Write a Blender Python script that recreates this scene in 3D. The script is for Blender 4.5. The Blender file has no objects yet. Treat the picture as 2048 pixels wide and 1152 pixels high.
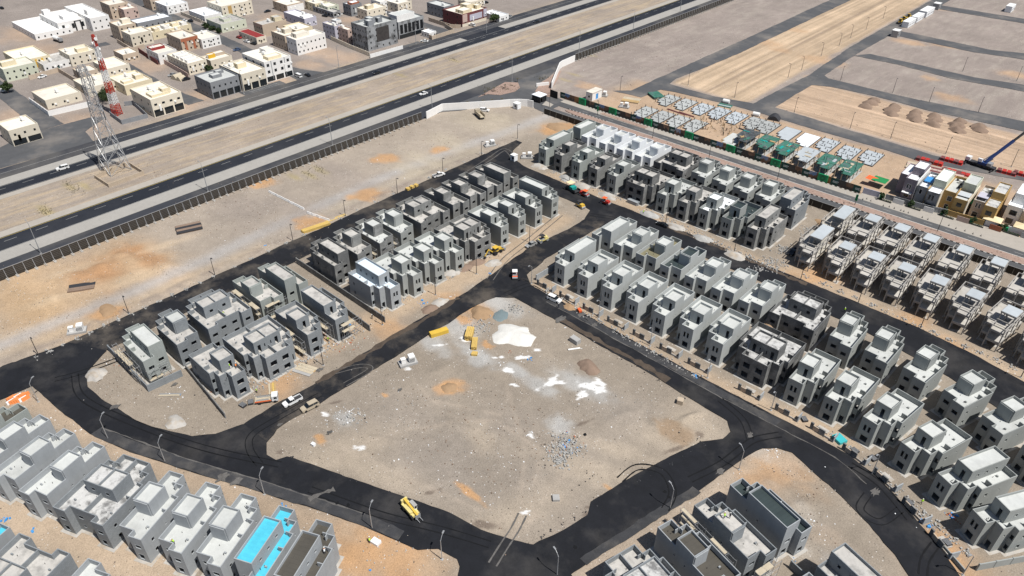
import bpy, bmesh, math, random
import numpy as np
random.seed(7); rng = np.random.default_rng(11)
sc = bpy.context.scene; COL = sc.collection
R = math.radians

# ---------------------------------------------------------------- camera, world, sun, exposure
CAMH = 140.0; FPX = 1476.37; PITCH, ROLL, YAW = R(35.59817), R(-0.63594), R(42.1093)
_cp, _sp, _cr, _sr = math.cos(PITCH), math.sin(PITCH), math.cos(ROLL), math.sin(ROLL)
_fw = np.array([0, _cp, -_sp]); _dn = np.array([0, -_sp, -_cp]); _rt = np.array([1., 0, 0])
_M = np.array([_cr*_rt + _sr*_dn, -_sr*_rt + _cr*_dn, _fw])
_W = np.array([[math.cos(YAW), -math.sin(YAW), 0], [math.sin(YAW), math.cos(YAW), 0], [0, 0, 1.]])
CR = _M @ _W.T                      # rows: camera right, down, forward in world axes
def P(px, py, z=0.0):
    """point of the place that the surveyed photograph pixel (2048 wide) falls on, at height z"""
    d = CR.T @ np.array([(px-1024)/FPX, (py-576)/FPX, 1.0]); t = (z-CAMH)/d[2]
    return float(d[0]*t), float(d[1]*t)
cam = bpy.data.cameras.new('camera'); camo = bpy.data.objects.new('camera', cam); COL.objects.link(camo)
from mathutils import Matrix, Vector
m4 = Matrix.Identity(4)
for i in range(3):
    m4[i][0] = CR[0][i]; m4[i][1] = -CR[1][i]; m4[i][2] = -CR[2][i]
m4[2][3] = CAMH; camo.matrix_world = m4
cam.sensor_width = 36; cam.lens = 36*FPX/2048; cam.clip_start = 1; cam.clip_end = 12000
sc.camera = camo
SUN_EL, SUN_AZ = R(62), R(4)        # SUN_AZ measured from +X towards +Y
w = bpy.data.worlds.new('World'); sc.world = w; w.use_nodes = True
nt = w.node_tree; nt.nodes.clear()
sky = nt.nodes.new('ShaderNodeTexSky'); sky.sky_type = 'NISHITA'; sky.sun_disc = False
sky.sun_elevation = SUN_EL; sky.sun_rotation = R(90)-SUN_AZ; sky.dust_density = 1.5; sky.altitude = 600
bg = nt.nodes.new('ShaderNodeBackground'); bg.inputs[1].default_value = 0.06
wo = nt.nodes.new('ShaderNodeOutputWorld'); nt.links.new(sky.outputs[0], bg.inputs[0]); nt.links.new(bg.outputs[0], wo.inputs[0])
sl = bpy.data.lights.new('sun', 'SUN'); sl.energy = 4.8; sl.angle = R(0.5); sl.color = (1, .965, .91)
so = bpy.data.objects.new('sun', sl); COL.objects.link(so)
sd = Vector((math.cos(SUN_EL)*math.cos(SUN_AZ), math.cos(SUN_EL)*math.sin(SUN_AZ), math.sin(SUN_EL)))
so.rotation_euler = sd.to_track_quat('Z', 'Y').to_euler()
sc.view_settings.view_transform = 'Standard'; sc.view_settings.look = 'None'
sc.view_settings.exposure = 0.16; sc.view_settings.gamma = 1.0; sc.view_settings.use_curve_mapping = False

# ---------------------------------------------------------------- materials
MATS = {}
def mat(name, col, rough=.85, var=.18, sc1=.5, sc2=.06, grain=.10, hue=None, hfac=.0, hsc=.12, brick=None, obj_var=.0,
        bump=0., metal=0., attr=None, spec=.3, streak=0., speck=None, coat=0):
    """weathered surface: two noise scales for value, optional second colour in patches, block joints, stains"""
    m = bpy.data.materials.new(name); m.use_nodes = True; n = m.node_tree.nodes; l = m.node_tree.links; n.clear()
    out = n.new('ShaderNodeOutputMaterial'); b = n.new('ShaderNodeBsdfPrincipled'); l.new(b.outputs[0], out.inputs[0])
    b.inputs['Roughness'].default_value = rough; b.inputs['Metallic'].default_value = metal
    b.inputs['Specular IOR Level'].default_value = spec
    if coat: b.inputs['Coat Weight'].default_value = coat
    g = n.new('ShaderNodeNewGeometry'); pos = g.outputs['Position']
    def noise(s, det=4, vec=pos, rgh=.6):
        t = n.new('ShaderNodeTexNoise'); t.inputs['Scale'].default_value = s; t.inputs['Detail'].default_value = det
        t.inputs['Roughness'].default_value = rgh; l.new(vec, t.inputs['Vector']); return t.outputs['Fac']
    def math_(op, a, b_=None, c=None):
        t = n.new('ShaderNodeMath'); t.operation = op
        for i, x in enumerate((a, b_, c)):
            if x is None: continue
            if isinstance(x, (int, float)): t.inputs[i].default_value = x
            else: l.new(x, t.inputs[i])
        return t.outputs[0]
    def mix(f, a, c, mode='MIX'):
        t = n.new('ShaderNodeMix'); t.data_type = 'RGBA'; t.blend_type = mode
        if isinstance(f, (int, float)): t.inputs[0].default_value = f
        else: l.new(f, t.inputs[0])
        for i, x in ((6, a), (7, c)):
            if isinstance(x, tuple): t.inputs[i].default_value = (*x[:3], 1)
            else: l.new(x, t.inputs[i])
        return t.outputs[2]
    def ramp(x, a, c):
        t = n.new('ShaderNodeMapRange'); t.inputs[1].default_value = a; t.inputs[2].default_value = c; l.new(x, t.inputs[0]); return t.outputs[0]
    if attr:
        a = n.new('ShaderNodeVertexColor'); a.layer_name = attr; c = a.outputs[0]
    else: c = tuple(col)
    if hue: c = mix(math_('MULTIPLY', ramp(noise(hsc, 5), .48, .66), hfac), c, tuple(hue))
    f = math_('ADD', math_('MULTIPLY', math_('SUBTRACT', noise(sc1, 5), .5), var*2.2), 1)
    f = math_('ADD', f, math_('MULTIPLY', math_('SUBTRACT', noise(sc2, 3), .5), var*2))
    if grain: f = math_('ADD', f, math_('MULTIPLY', math_('SUBTRACT', noise(3.2, 3, rgh=.7), .5), grain*2.4))
    if obj_var:
        oi = n.new('ShaderNodeObjectInfo'); f = math_('ADD', f, math_('MULTIPLY', math_('SUBTRACT', oi.outputs['Random'], .5), obj_var*2))
    if streak:
        mp = n.new('ShaderNodeMapping'); mp.inputs['Scale'].default_value = (1.4, 1.4, .12); l.new(pos, mp.inputs[0])
        f = math_('ADD', f, math_('MULTIPLY', math_('SUBTRACT', noise(1.0, 4, mp.outputs[0]), .5), streak*2))
    if brick:
        uv = n.new('ShaderNodeUVMap'); bt = n.new('ShaderNodeTexBrick'); l.new(uv.outputs[0], bt.inputs['Vector'])
        bt.inputs['Color1'].default_value = (1, 1, 1, 1); bt.inputs['Color2'].default_value = (brick[3],)*3+(1,); bt.inputs['Mortar'].default_value = (brick[2],)*3+(1,)
        bt.inputs['Scale'].default_value = 1; bt.inputs['Brick Width'].default_value = brick[0]; bt.inputs['Row Height'].default_value = brick[1]
        bt.inputs['Mortar Size'].default_value = .02
        c = mix(1., c, bt.outputs[0], 'MULTIPLY')
    gm = n.new('ShaderNodeCombineColor')
    for i in range(3): l.new(f, gm.inputs[i])
    c = mix(1., c, gm.outputs[0], 'MULTIPLY')
    if speck:
        for (s, th, scol) in speck:
            v = n.new('ShaderNodeTexVoronoi'); v.inputs['Scale'].default_value = s; l.new(pos, v.inputs['Vector'])
            k = math_('MULTIPLY', math_('LESS_THAN', v.outputs['Distance'], th), math_('GREATER_THAN', noise(.13, 3), .5))
            c = mix(k, c, tuple(scol))
    l.new(c, b.inputs['Base Color'])
    if bump:
        bp = n.new('ShaderNodeBump'); bp.inputs['Strength'].default_value = bump; bp.inputs['Distance'].default_value = .12
        l.new(noise(2.2, 5), bp.inputs['Height']); l.new(bp.outputs[0], b.inputs['Normal'])
    MATS[name] = m; return m
M = MATS
mat('soil', (.3, .25, .2), .95, .16, .8, .05, .42, attr='soil', bump=1.0, speck=[(.8, .12, (.52, .49, .45)), (1.5, .13, (.085, .07, .06)), (1.1, .10, (.44, .40, .36)), (.55, .10, (.10, .085, .07))])
mat('heap_soil', (.33, .22, .13), .95, .16, .5, .1, .14, bump=.8)
mat('heap_brown', (.23, .165, .125), .95, .16, .5, .1, .14, bump=.8)
mat('fresh_asphalt', (.0125, .0135, .017), .8, .34, .30, .07, .22, hue=(.058, .055, .053), hfac=.5, hsc=.09, spec=.2, bump=.15)
mat('dusty_asphalt', (.0145, .0155, .019), .85, .4, .3, .08, .3, hue=(.095, .082, .068), hfac=.75, hsc=.10, bump=.2, spec=.2)
mat('highway_asphalt', (.019, .022, .030), .8, .16, .4, .05, .08, spec=.2, hue=(.042, .044, .05), hfac=.5, hsc=.03)
mat('frontage_asphalt', (.040, .043, .052), .85, .20, .3, .04, .10, spec=.2, hue=(.16, .15, .135), hfac=.5, hsc=.025)
mat('old_asphalt', (.085, .087, .092), .85, .20, .3, .05, .12, hue=(.20, .18, .16), hfac=.6, hsc=.05)
mat('boulevard_asphalt', (.082, .084, .088), .85, .12, .4, .04, .07, hue=(.15, .148, .145), hfac=.5, hsc=.04)
mat('paving_pale', (.34, .325, .30), .85, .10, .6, .06, .08, brick=(1.2, .6, .86, .96))
mat('verge_pale', (.36, .33, .29), .9, .12, .5, .05, .10)
mat('paint_white', (.36, .36, .35), .7, .25, 1.2, .2, .1)
mat('paint_yellow', (.50, .38, .10), .7, .2, 1.2, .2, .1)
mat('kerb_white', (.62, .60, .56), .8, .12); mat('kerb_black', (.035, .035, .035), .8, .12)
mat('gravel_planting', (.31, .22, .18), .95, .25, 1.3, .1, .35, speck=[(.8, .25, (.12, .08, .06)), (1.2, .16, (.45, .36, .3))])
# concrete and block finishes of the new villas
mat('plaster_grey', (.30, .315, .305), .9, .11, .45, .12, .05, obj_var=.07, streak=.10, brick=(30, 1.05, .93, .985))
mat('plaster_pale', (.385, .405, .40), .9, .09, .4, .12, .05, obj_var=.06, streak=.09, brick=(30, 1.05, .94, .99))
mat('plaster_green', (.30, .325, .31), .9, .12, .45, .12, .06, obj_var=.06, streak=.10)
mat('plaster_bluegrey', (.325, .345, .36), .9, .10, .4, .1, .05, obj_var=.05, streak=.12, brick=(30, .42, .92, .98))
mat('plaster_white', (.70, .72, .74), .85, .05, .5, .1, .03)
mat('block_raw', (.225, .23, .225), .95, .16, .6, .15, .12, obj_var=.08, brick=(.62, .31, .62, .84), hue=(.36, .36, .355), hfac=.55, hsc=.35)
mat('block_dark', (.165, .168, .168), .95, .16, .6, .15, .12, obj_var=.06, brick=(.62, .31, .58, .82), hue=(.34, .34, .33), hfac=.5, hsc=.30)
mat('block_blue', (.245, .265, .28), .9, .14, .5, .15, .10, obj_var=.06, brick=(.62, .42, .72, .88))
mat('roof_pale', (.50, .515, .50), .9, .12, .7, .18, .08, obj_var=.08, hue=(.40, .41, .40), hfac=.6, hsc=.25)
mat('roof_dusty', (.45, .435, .41), .95, .16, .7, .2, .12, obj_var=.08, hue=(.24, .235, .225), hfac=.75, hsc=.45)
mat('roof_stained', (.50, .50, .49), .95, .16, .8, .2, .12, hue=(.13, .13, .13), hfac=.85, hsc=.55)
mat('roof_white', (.80, .83, .86), .6, .05, .6, .1, .03); mat('roof_bluewhite', (.62, .72, .82), .6, .05, .6, .1, .03)
mat('roof_cyan', (.08, .50, .66), .55, .12, .4, .3, .03, brick=(1.3, .62, .85, .88))
mat('roof_wet', (.085, .078, .065), .35, .2, .3, .1, .08, spec=.5, brick=(12, 1.0, .7, .95))
mat('roof_wetgreen', (.045, .06, .06), .3, .2, .3, .1, .08, spec=.5, brick=(14, .9, .6, .9))
mat('roof_olive', (.19, .175, .11), .7, .2, .4, .1, .08)
mat('frame_concrete', (.335, .32, .30), .9, .14, .6, .15, .08, obj_var=.06)
mat('frame_slab', (.44, .42, .39), .9, .14, .6, .15, .08, obj_var=.08, hue=(.36, .33, .25), hfac=.5, hsc=.12)
mat('slab_bluegrey', (.40, .435, .46), .9, .10, .6, .15, .06, obj_var=.05)
mat('slab_foundation', (.37, .385, .38), .9, .16, .5, .12, .09, obj_var=.10)
mat('formwork_green', (.045, .155, .115), .8, .4, .8, .2, .2, hue=(.09, .11, .12), hfac=.9, hsc=.4)
mat('formwork_dark', (.06, .068, .075), .8, .3, .8, .2, .2, hue=(.13, .145, .15), hfac=.6, hsc=.4)
mat('concrete', (.36, .355, .345), .9, .13, .6, .15, .08); mat('blinding', (.42, .40, .37), .95, .2, .6, .2, .15, hue=(.33, .27, .2), hfac=.8, hsc=.4)
mat('timber', (.42, .29, .14), .85, .2, 1.5, .4, .1); mat('timber_yellow', (.56, .39, .12), .8, .15, 1.5, .4, .08)
mat('timber_pale', (.46, .40, .30), .85, .2, 1.5, .4, .1)
mat('steel_grey', (.36, .37, .38), .5, .1, metal=.4); mat('steel_dark', (.055, .055, .06), .6, .12, metal=.3); mat('galvanised', (.47, .48, .49), .45, .1, metal=.5)
mat('black_panel', (.018, .018, .02), .5, .15); mat('fence_brown', (.040, .034, .028), .75, .2); mat('fence_rail', (.11, .10, .085), .75, .2)
mat('white_wall', (.78, .77, .75), .8, .05, .6, .1, .04, streak=.05)
mat('red_paint', (.42, .035, .025), .5, .12); mat('orange_paint', (.75, .13, .04), .5, .1); mat('teal_paint', (.02, .30, .27), .45, .1)
mat('machine_yellow', (.60, .40, .06), .5, .15); mat('machine_pale', (.62, .53, .22), .5, .15); mat('tyre', (.02, .02, .022), .9, .15); mat('glass_dark', (.012, .016, .02), .12, .05, spec=.6)
mat('car_white', (.74, .74, .73), .35, .03, coat=.4); mat('car_silver', (.40, .40, .39), .35, .05, metal=.3, coat=.4); mat('car_black', (.015, .016, .02), .3, .05, coat=.4)
mat('car_blue', (.06, .09, .16), .35, .05, coat=.4); mat('car_green', (.04, .10, .10), .35, .05, coat=.4); mat('car_tan', (.42, .36, .27), .4, .05, coat=.4); mat('car_red', (.33, .03, .03), .4, .05, coat=.4)
mat('lamp_pole', (.30, .30, .31), .5, .1, metal=.4); mat('lamp_pole_dark', (.085, .08, .08), .6, .1, metal=.3)
mat('print_green', (.012, .060, .052), .5, .08); mat('box_green', (.012, .26, .10), .5, .05); mat('print_rock', (.15, .085, .055), .6, .5, .9, .3, .3, hue=(.30, .20, .14), hfac=.8, hsc=.5); mat('print_sky', (.13, .21, .36), .6, .2, .6, .2, .1, hue=(.42, .40, .42), hfac=.8, hsc=.25)
mat('print_rust', (.27, .13, .05), .6, .45, 1.2, .3, .3); mat('print_letter', (.70, .74, .72), .6, .05); mat('print_dark', (.055, .050, .048), .6, .4, 1, .3, .3)
mat('emblem', (.015, .12, .055), .5, .05)
mat('cream', (.66, .60, .49), .85, .06, .5, .1, .04, obj_var=.08, streak=.05); mat('cream_roof', (.70, .66, .58), .9, .08, .5, .1, .05, obj_var=.06, hue=(.55, .50, .43), hfac=.6, hsc=.2)
mat('cream_yellow', (.66, .58, .41), .85, .06, .5, .1, .04, obj_var=.06, streak=.05); mat('sand_stone', (.47, .385, .30), .85, .07, .5, .1, .05, obj_var=.08, streak=.05)
mat('pink_stone', (.50, .38, .33), .85, .07, .5, .1, .05); mat('town_white', (.76, .75, .73), .8, .05, .5, .1, .03, obj_var=.05, streak=.05); mat('town_grey', (.24, .25, .265), .9, .10, .5, .1, .06, obj_var=.05, streak=.08, brick=(.8, .4, .8, .92))
mat('lavender', (.46, .45, .52), .85, .07, .5, .1, .04); mat('pale_green', (.55, .57, .46), .85, .06, .5, .1, .04); mat('brick_red', (.40, .145, .08), .85, .12, .6, .1, .06, brick=(.5, .25, .8, .9)); mat('maroon', (.16, .055, .055), .8, .12, .6, .1, .05)
mat('roof_red', (.27, .035, .035), .7, .1, .6, .1, .05, brick=(.4, 3, .7, .9)); mat('ochre', (.60, .36, .03), .7, .06); mat('ochre_wall', (.45, .30, .12), .85, .08, .5, .1, .04); mat('burnt_stone', (.30, .31, .32), .8, .2, .4, .12, .08, hue=(.05, .05, .05), hfac=.9, hsc=.22)
mat('metal_sheet', (.50, .53, .55), .5, .12, .6, .1, .04, brick=(.5, 9, .85, .96)); mat('dark_opening', (.010, .011, .013), .5, .1); mat('tank_white', (.78, .78, .76), .5, .05); mat('purple_stone', (.26, .225, .25), .85, .08, .5, .1, .05); mat('shade_cream', (.72, .60, .38), .7, .05)
mat('bark', (.13, .095, .065), .9, .2); mat('leaf', (.055, .085, .028), .7, .35, 1.2, .2, .2); mat('leaf_dark', (.038, .060, .022), .7, .3, 1.2, .2, .2); mat('leaf_shrub', (.085, .075, .045), .8, .35, 1.2, .2, .2)
mat('lime_powder', (.62, .61, .575), .95, .10, .6, .1, .06, bump=.5); mat('grout_wet', (.17, .215, .225), .4, .15, .5, .1, .08); mat('rubble_mix', (.36, .355, .34), .95, .3, 1.5, .2, .25); mat('sheet_blue', (.06, .28, .62), .5, .1); mat('sheet_white', (.76, .78, .80), .6, .06); mat('sheet_teal', (.05, .42, .45), .5, .1); mat('green_net', (.02, .22, .07), .8, .2); mat('barrel_orange', (.72, .25, .08), .5, .1)
mat('skin', (.30, .17, .11), .7, .05); mat('hivis_green', (.45, .80, .05), .6, .05); mat('hivis_orange', (.80, .22, .03), .6, .05); mat('trousers_dark', (.03, .035, .05), .8, .1); mat('helmet_white', (.75, .75, .72), .4, .03)
mat('enclosure_block', (.46, .38, .29), .9, .1, .5, .1, .06, brick=(.5, .25, .85, .93)); mat('crane_blue', (.025, .05, .16), .45, .1); mat('lattice_white', (.70, .70, .69), .5, .05); mat('lattice_red', (.45, .045, .03), .5, .05)

# ---------------------------------------------------------------- mesh helpers
class MB:
    def __init__(s): s.v = []; s.f = []; s.m = []
    def poly(s, pts, m=0):
        k = len(s.v); s.v += [tuple(p) for p in pts]; s.f.append(list(range(k, k+len(pts)))); s.m.append(m)
    def box(s, x0, y0, z0, x1, y1, z1, m=0, top=None):
        s.hexa([(x0, y0), (x1, y0), (x1, y1), (x0, y1)], z0, z1, m, top)
    def hexa(s, q, z0, z1, m=0, top=None, q2=None):
        q2 = q2 or q; n = len(q); k = len(s.v)
        s.v += [(a, b, z0) for a, b in q]+[(a, b, z1) for a, b in q2]
        for i in range(n):
            j = (i+1) % n; s.f.append([k+i, k+j, k+n+j, k+n+i]); s.m.append(m)
        s.f.append([k+n+i for i in range(n)]); s.m.append(m if top is None else top)
        s.f.append([k+n-1-i for i in range(n)]); s.m.append(m)
    def obox(s, cx, cy, lx, ly, z0, z1, rz=0, m=0, top=None):
        c, d = math.cos(rz), math.sin(rz); q = []
        for a, b in ((-1, -1), (1, -1), (1, 1), (-1, 1)):
            x, y = a*lx/2, b*ly/2; q.append((cx+c*x-d*y, cy+d*x+c*y))
        s.hexa(q, z0, z1, m, top)
    def bar(s, p, q, w, h=None, m=0):
        h = h or w; p = Vector(p); q = Vector(q); d = (q-p)
        if d.length < 1e-6: return
        d.normalize(); up = Vector((0, 0, 1)) if abs(d.z) < .95 else Vector((1, 0, 0))
        a = d.cross(up).normalized(); b = a.cross(d).normalized(); k = len(s.v)
        for o in (p, q):
            for u, v2 in ((-1, -1), (1, -1), (1, 1), (-1, 1)): s.v.append(tuple(o+a*u*w/2+b*v2*h/2))
        for f in ([0, 1, 5, 4], [1, 2, 6, 5], [2, 3, 7, 6], [3, 0, 4, 7], [3, 2, 1, 0], [4, 5, 6, 7]):
            s.f.append([k+i for i in f]); s.m.append(m)
    def cyl(s, p, q, r0, r1=None, n=8, m=0):
        r1 = r0 if r1 is None else r1; p = Vector(p); q = Vector(q); d = (q-p).normalized()
        up = Vector((0, 0, 1)) if abs(d.z) < .95 else Vector((1, 0, 0)); a = d.cross(up).normalized(); b = d.cross(a).normalized(); k = len(s.v)
        for o, r in ((p, r0), (q, r1)):
            for i in range(n):
                t = 2*math.pi*i/n; s.v.append(tuple(o+a*r*math.cos(t)-b*r*math.sin(t)))
        for i in range(n):
            j = (i+1) % n; s.f.append([k+i, k+j, k+n+j, k+n+i]); s.m.append(m)
        s.f.append([k+n+i for i in range(n)]); s.m.append(m); s.f.append([k+n-1-i for i in range(n)]); s.m.append(m)
    def mesh(s, name, mats, smooth=False):
        me = bpy.data.meshes.new(name); me.from_pydata(s.v, [], s.f)
        for x in (mats if isinstance(mats, (list, tuple)) else [mats]): me.materials.append(M[x])
        if len(me.materials) > 1: me.polygons.foreach_set('material_index', s.m)
        finish(me, smooth); return me
def finish(me, smooth=False):
    n = len(me.polygons); nl = len(me.loops)
    nor = np.empty(n*3, np.float32); me.polygons.foreach_get('normal', nor); nor = nor.reshape(-1, 3)
    tot = np.empty(n, np.int32); me.polygons.foreach_get('loop_total', tot)
    vi = np.empty(nl, np.int32); me.loops.foreach_get('vertex_index', vi)
    co = np.empty(len(me.vertices)*3, np.float32); me.vertices.foreach_get('co', co); co = co.reshape(-1, 3)
    ln = np.repeat(nor, tot, axis=0); p = co[vi]; h = np.hypot(ln[:, 0], ln[:, 1])+1e-9
    tx, ty = -ln[:, 1]/h, ln[:, 0]/h; wall = np.abs(ln[:, 2]) < .7
    u = np.where(wall, p[:, 0]*tx+p[:, 1]*ty, p[:, 0]); v = np.where(wall, p[:, 2], p[:, 1])
    uv = me.uv_layers.new(name='UVMap'); uv.data.foreach_set('uv', np.stack([u, v], 1).astype(np.float32).ravel())
    if smooth: me.polygons.foreach_set('use_smooth', [True]*n)
    me.update()
def obj(name, me, parent=None, loc=(0, 0, 0), rz=0., mats=None, kind=None):
    o = bpy.data.objects.new(name, me); COL.objects.link(o); o.location = loc; o.rotation_euler = (0, 0, rz)
    if parent: o.parent = parent
    if kind: o['kind'] = kind
    if mats:
        for i, x in enumerate(mats):
            if x and i < len(o.material_slots): o.material_slots[i].link = 'OBJECT'; o.material_slots[i].material = M[x]
    return o
LABELS = set()
def tag(o, label, cat, group=None):
    o['label'] = label; o['category'] = cat
    if group: o['group'] = group
    if label in LABELS: print('DUP LABEL', label)
    LABELS.add(label); return o
def thing(name, label, cat, loc, rz=0., group=None):
    o = bpy.data.objects.new(name, None); COL.objects.link(o); o.empty_display_size = .5
    o.location = (loc[0], loc[1], loc[2] if len(loc) > 2 else 0); o.rotation_euler = (0, 0, rz)
    return tag(o, label, cat, group)
def copy_tree(root, loc, rz, label, swap=None):
    r = root.copy(); COL.objects.link(r); r.location = loc; r.rotation_euler = (0, 0, rz); r['label'] = label; LABELS.add(label)
    for ch in list(root.children):
        c = ch.copy(); COL.objects.link(c); c.parent = r
        for g in list(ch.children):
            d = g.copy(); COL.objects.link(d); d.parent = c
    return r
ORD = ['first', 'second', 'third', 'fourth', 'fifth', 'sixth', 'seventh', 'eighth', 'ninth', 'tenth', 'eleventh', 'twelfth', 'thirteenth', 'fourteenth', 'fifteenth', 'sixteenth', 'seventeenth', 'eighteenth', 'nineteenth', 'twentieth']
_h = rng.random((512, 512))
def vnoise(x, y, s):
    x = np.asarray(x)/s; y = np.asarray(y)/s; i = np.floor(x).astype(int); j = np.floor(y).astype(int); fx = x-i; fy = y-j
    fx = fx*fx*(3-2*fx); fy = fy*fy*(3-2*fy); g = lambda a, b: _h[a % 512, b % 512]
    return (g(i, j)*(1-fx)+g(i+1, j)*fx)*(1-fy)+(g(i, j+1)*(1-fx)+g(i+1, j+1)*fx)*fy
def fbm(x, y, s, o=4):
    a = 0; t = 0; k = 1.
    for q in range(o): a = a+k*vnoise(np.asarray(x)+q*37.1, np.asarray(y)-q*11.7, s); t += k; k *= .5; s *= .5
    return a/t

# ---------------------------------------------------------------- ground sheet with its soil colours and relief
def lines(segs):
    out = []
    for a, b, s in segs: out += list(np.arange(a, b, s))
    return np.array(out+[segs[-1][1]])
gx = lines([(-6000, -1200, 400), (-1200, -660, 20), (-660, -330, 3.2), (-330, -150, .95), (-150, -38, .5), (-38, 40, .95), (40, 160, 8), (160, 6000, 400)])
gy = lines([(-3000, -80, 200), (-80, -10, 6), (-10, 38, .95), (38, 152, .5), (152, 330, .95), (330, 400, 1.1), (400, 800, 3.4), (800, 1500, 20), (1500, 9000, 400)])
GX, GY = np.meshgrid(gx, gy)
soil = np.zeros(GX.shape+(3,)); soil[:] = (.262, .222, .178); gz = np.zeros(GX.shape)
def region(mask, col, k=1.0):
    global soil
    mm = np.asarray(mask, float)[..., None]*k; soil = soil*(1-mm)+np.array(col)*mm
def soft(d, s): return 1/(1+np.exp(np.clip(d/s, -40, 40)))
wob = (fbm(GX, GY, 9)-.5)*14; wob2 = (fbm(GX+90, GY, 2.5, 3)-.5)*5
# land west of the estate, highway reserve, town, plots
region(soft(GX+205+wob*.4, 1.2)*soft(-GX-256, 1), (.315, .268, .22))
region(soft(GX+256, .6), (.30, .25, .203)); region(soft(GX+345+wob*.2, 2), (.245, .212, .19))
region(soft(GX+256, .6)*soft(-GX-345, 1)*np.clip((fbm(GX*5, GY*.35, 6)-.45)*5, 0, 1), (.40, .315, .215), .65)
region(soft(GX+256, .6)*soft(-GX-345, 1)*np.clip((fbm(GX*6+50, GY*.4, 5)-.52)*6, 0, 1), (.225, .195, .175), .6)
region(soft(-GY+268, 2)*soft(-GX-258, 1), (.262, .222, .198))
region(soft(-GY+268, 2)*soft(-GX-258, 1)*np.clip((fbm(GX*3, GY*.7, 7)-.5)*5, 0, 1), (.31, .27, .235), .7)
region(soft(-GY+286, .7)*soft(GY-335+wob*.4, 1)*soft(-GX-212+wob*.3, 2), (.40, .29, .20))
sx = (fbm(GX, GY*.02, 1.6, 3)-.5); sy = (fbm(GX*.02, GY, 1.6, 3)-.5)
f1 = soft(-GX-196+wob*.15, .5)*soft(GX+153+wob*.15, .5)*soft(-GY+343, 1); f2 = soft(-GX-141+wob*.1, .5)*soft(-GY+349, .7)*soft(GY-397+wob*.1, .6)
region(f1, (.43, .325, .225)); soil *= (1+f1[..., None]*sx[..., None]*.9)
region(f2, (.41, .30, .212)); soil *= (1+f2[..., None]*sy[..., None]*.8)
region(f1*soft(np.abs(GX+176)-.8, .3), (.25, .19, .14), .8)
def blob(px, py, rx, ry=None, col=(.4, .3, .2), k=.8, rot=0, edge=.25, rag=1.):
    x, y = P(px, py); ry = ry or rx; c, s = math.cos(R(rot)), math.sin(R(rot))
    sel = (np.abs(GX-x) < (max(rx, ry)*2+3)) & (np.abs(GY-y) < (max(rx, ry)*2+3))
    if not sel.any(): return
    X = GX[sel]-x; Y = GY[sel]-y; u = (c*X+s*Y)/rx; v = (-s*X+c*Y)/ry
    d = np.sqrt(u*u+v*v)-1+(fbm(GX[sel], GY[sel], max(rx, ry)*.6)-.5)*1.3*rag
    mm = (soft(d, edge*.4)*k)[:, None]; soil[sel] = soil[sel]*(1-mm)+np.array(col)*mm
def band(pts, wd, col, k=.8, edge=.4, px=True):
    q = [P(*p) for p in pts] if px else pts; D = np.full(GX.shape, 1e9)
    for (a, b), (c, d) in zip(q, q[1:]):
        L2 = (c-a)**2+(d-b)**2; t = np.clip(((GX-a)*(c-a)+(GY-b)*(d-b))/L2, 0, 1); D = np.minimum(D, np.hypot(GX-a-t*(c-a), GY-b-t*(d-b)))
    region(soft(D-wd+wob2*.35, edge), col, k)
def heap_relief(px, py, rx, ry, h, rot=0):
    x, y = P(px, py); c, s = math.cos(R(rot)), math.sin(R(rot)); X = GX-x; Y = GY-y; u = (c*X+s*Y)/rx; v = (-s*X+c*Y)/ry
    d2 = u*u+v*v; gz[...] = gz+h*np.exp(-d2*1.6)*(.55+.9*fbm(GX, GY, 3.5))*(d2 < 6)
ORG = (.46, .265, .125); TAN = (.42, .315, .215); PALE = (.50, .46, .40); GRY = (.30, .29, .28); DRK = (.13, .10, .08)
# orange sand field by the boundary fence
for a in [(150, 560, 20, 12), (60, 620, 18, 9), (250, 520, 13, 8), (30, 585, 13, 8), (330, 540, 12, 6), (110, 640, 14, 6)]: blob(*a, col=(.42, .29, .17), k=.75, edge=.9)
for a in [(215, 535, 7, 4), (165, 560, 6, 3), (300, 518, 8, 3), (250, 505, 5, 3), (200, 555, 9, 3), (280, 505, 5, 2.5)]: blob(*a, col=(.36, .20, .10), k=.75, edge=.8)
for a in [(150, 540, 8, 2), (330, 490, 9, 2), (110, 600, 9, 2), (260, 560, 12, 2.5), (60, 660, 8, 2)]: blob(*a, col=(.50, .39, .27), k=.6, edge=.8, rot=80)
band([(-20, 700), (100, 650), (250, 590), (420, 515), (530, 462), (620, 420), (760, 357), (900, 302), (1000, 268), (1095, 232)], 2.8, (.36, .345, .335), .75, .9)
band([(-20, 715), (150, 655), (330, 578), (520, 495)], 1.6, (.46, .36, .25), .5, .9); band([(640, 430), (800, 360), (960, 300)], 1.4, (.44, .38, .29), .5, .8)
for a in [(905, 290, 11, 5), (860, 322, 12, 4), (960, 245, 14, 7), (820, 340, 9, 4), (1000, 235, 8, 4)]: blob(*a, col=(.40, .345, .26), k=.6, edge=.9)
for a in [(590, 420, 14, 7), (480, 420, 14, 7), (690, 350, 16, 6)]: blob(*a, col=(.275, .235, .205), k=.7, edge=.9)
for x, y, r in [(735, 390, 4.5), (620, 445, 4), (215, 625, 3.5), (880, 300, 3), (770, 318, 4), (1118, 255, 5.5), (525, 365, 4), (1105, 262, 4), (870, 660, 2), (900, 775, 2.6)]: blob(x, y, r*1.5, r, col=ORG, k=.8, edge=.35, rot=60)
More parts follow.
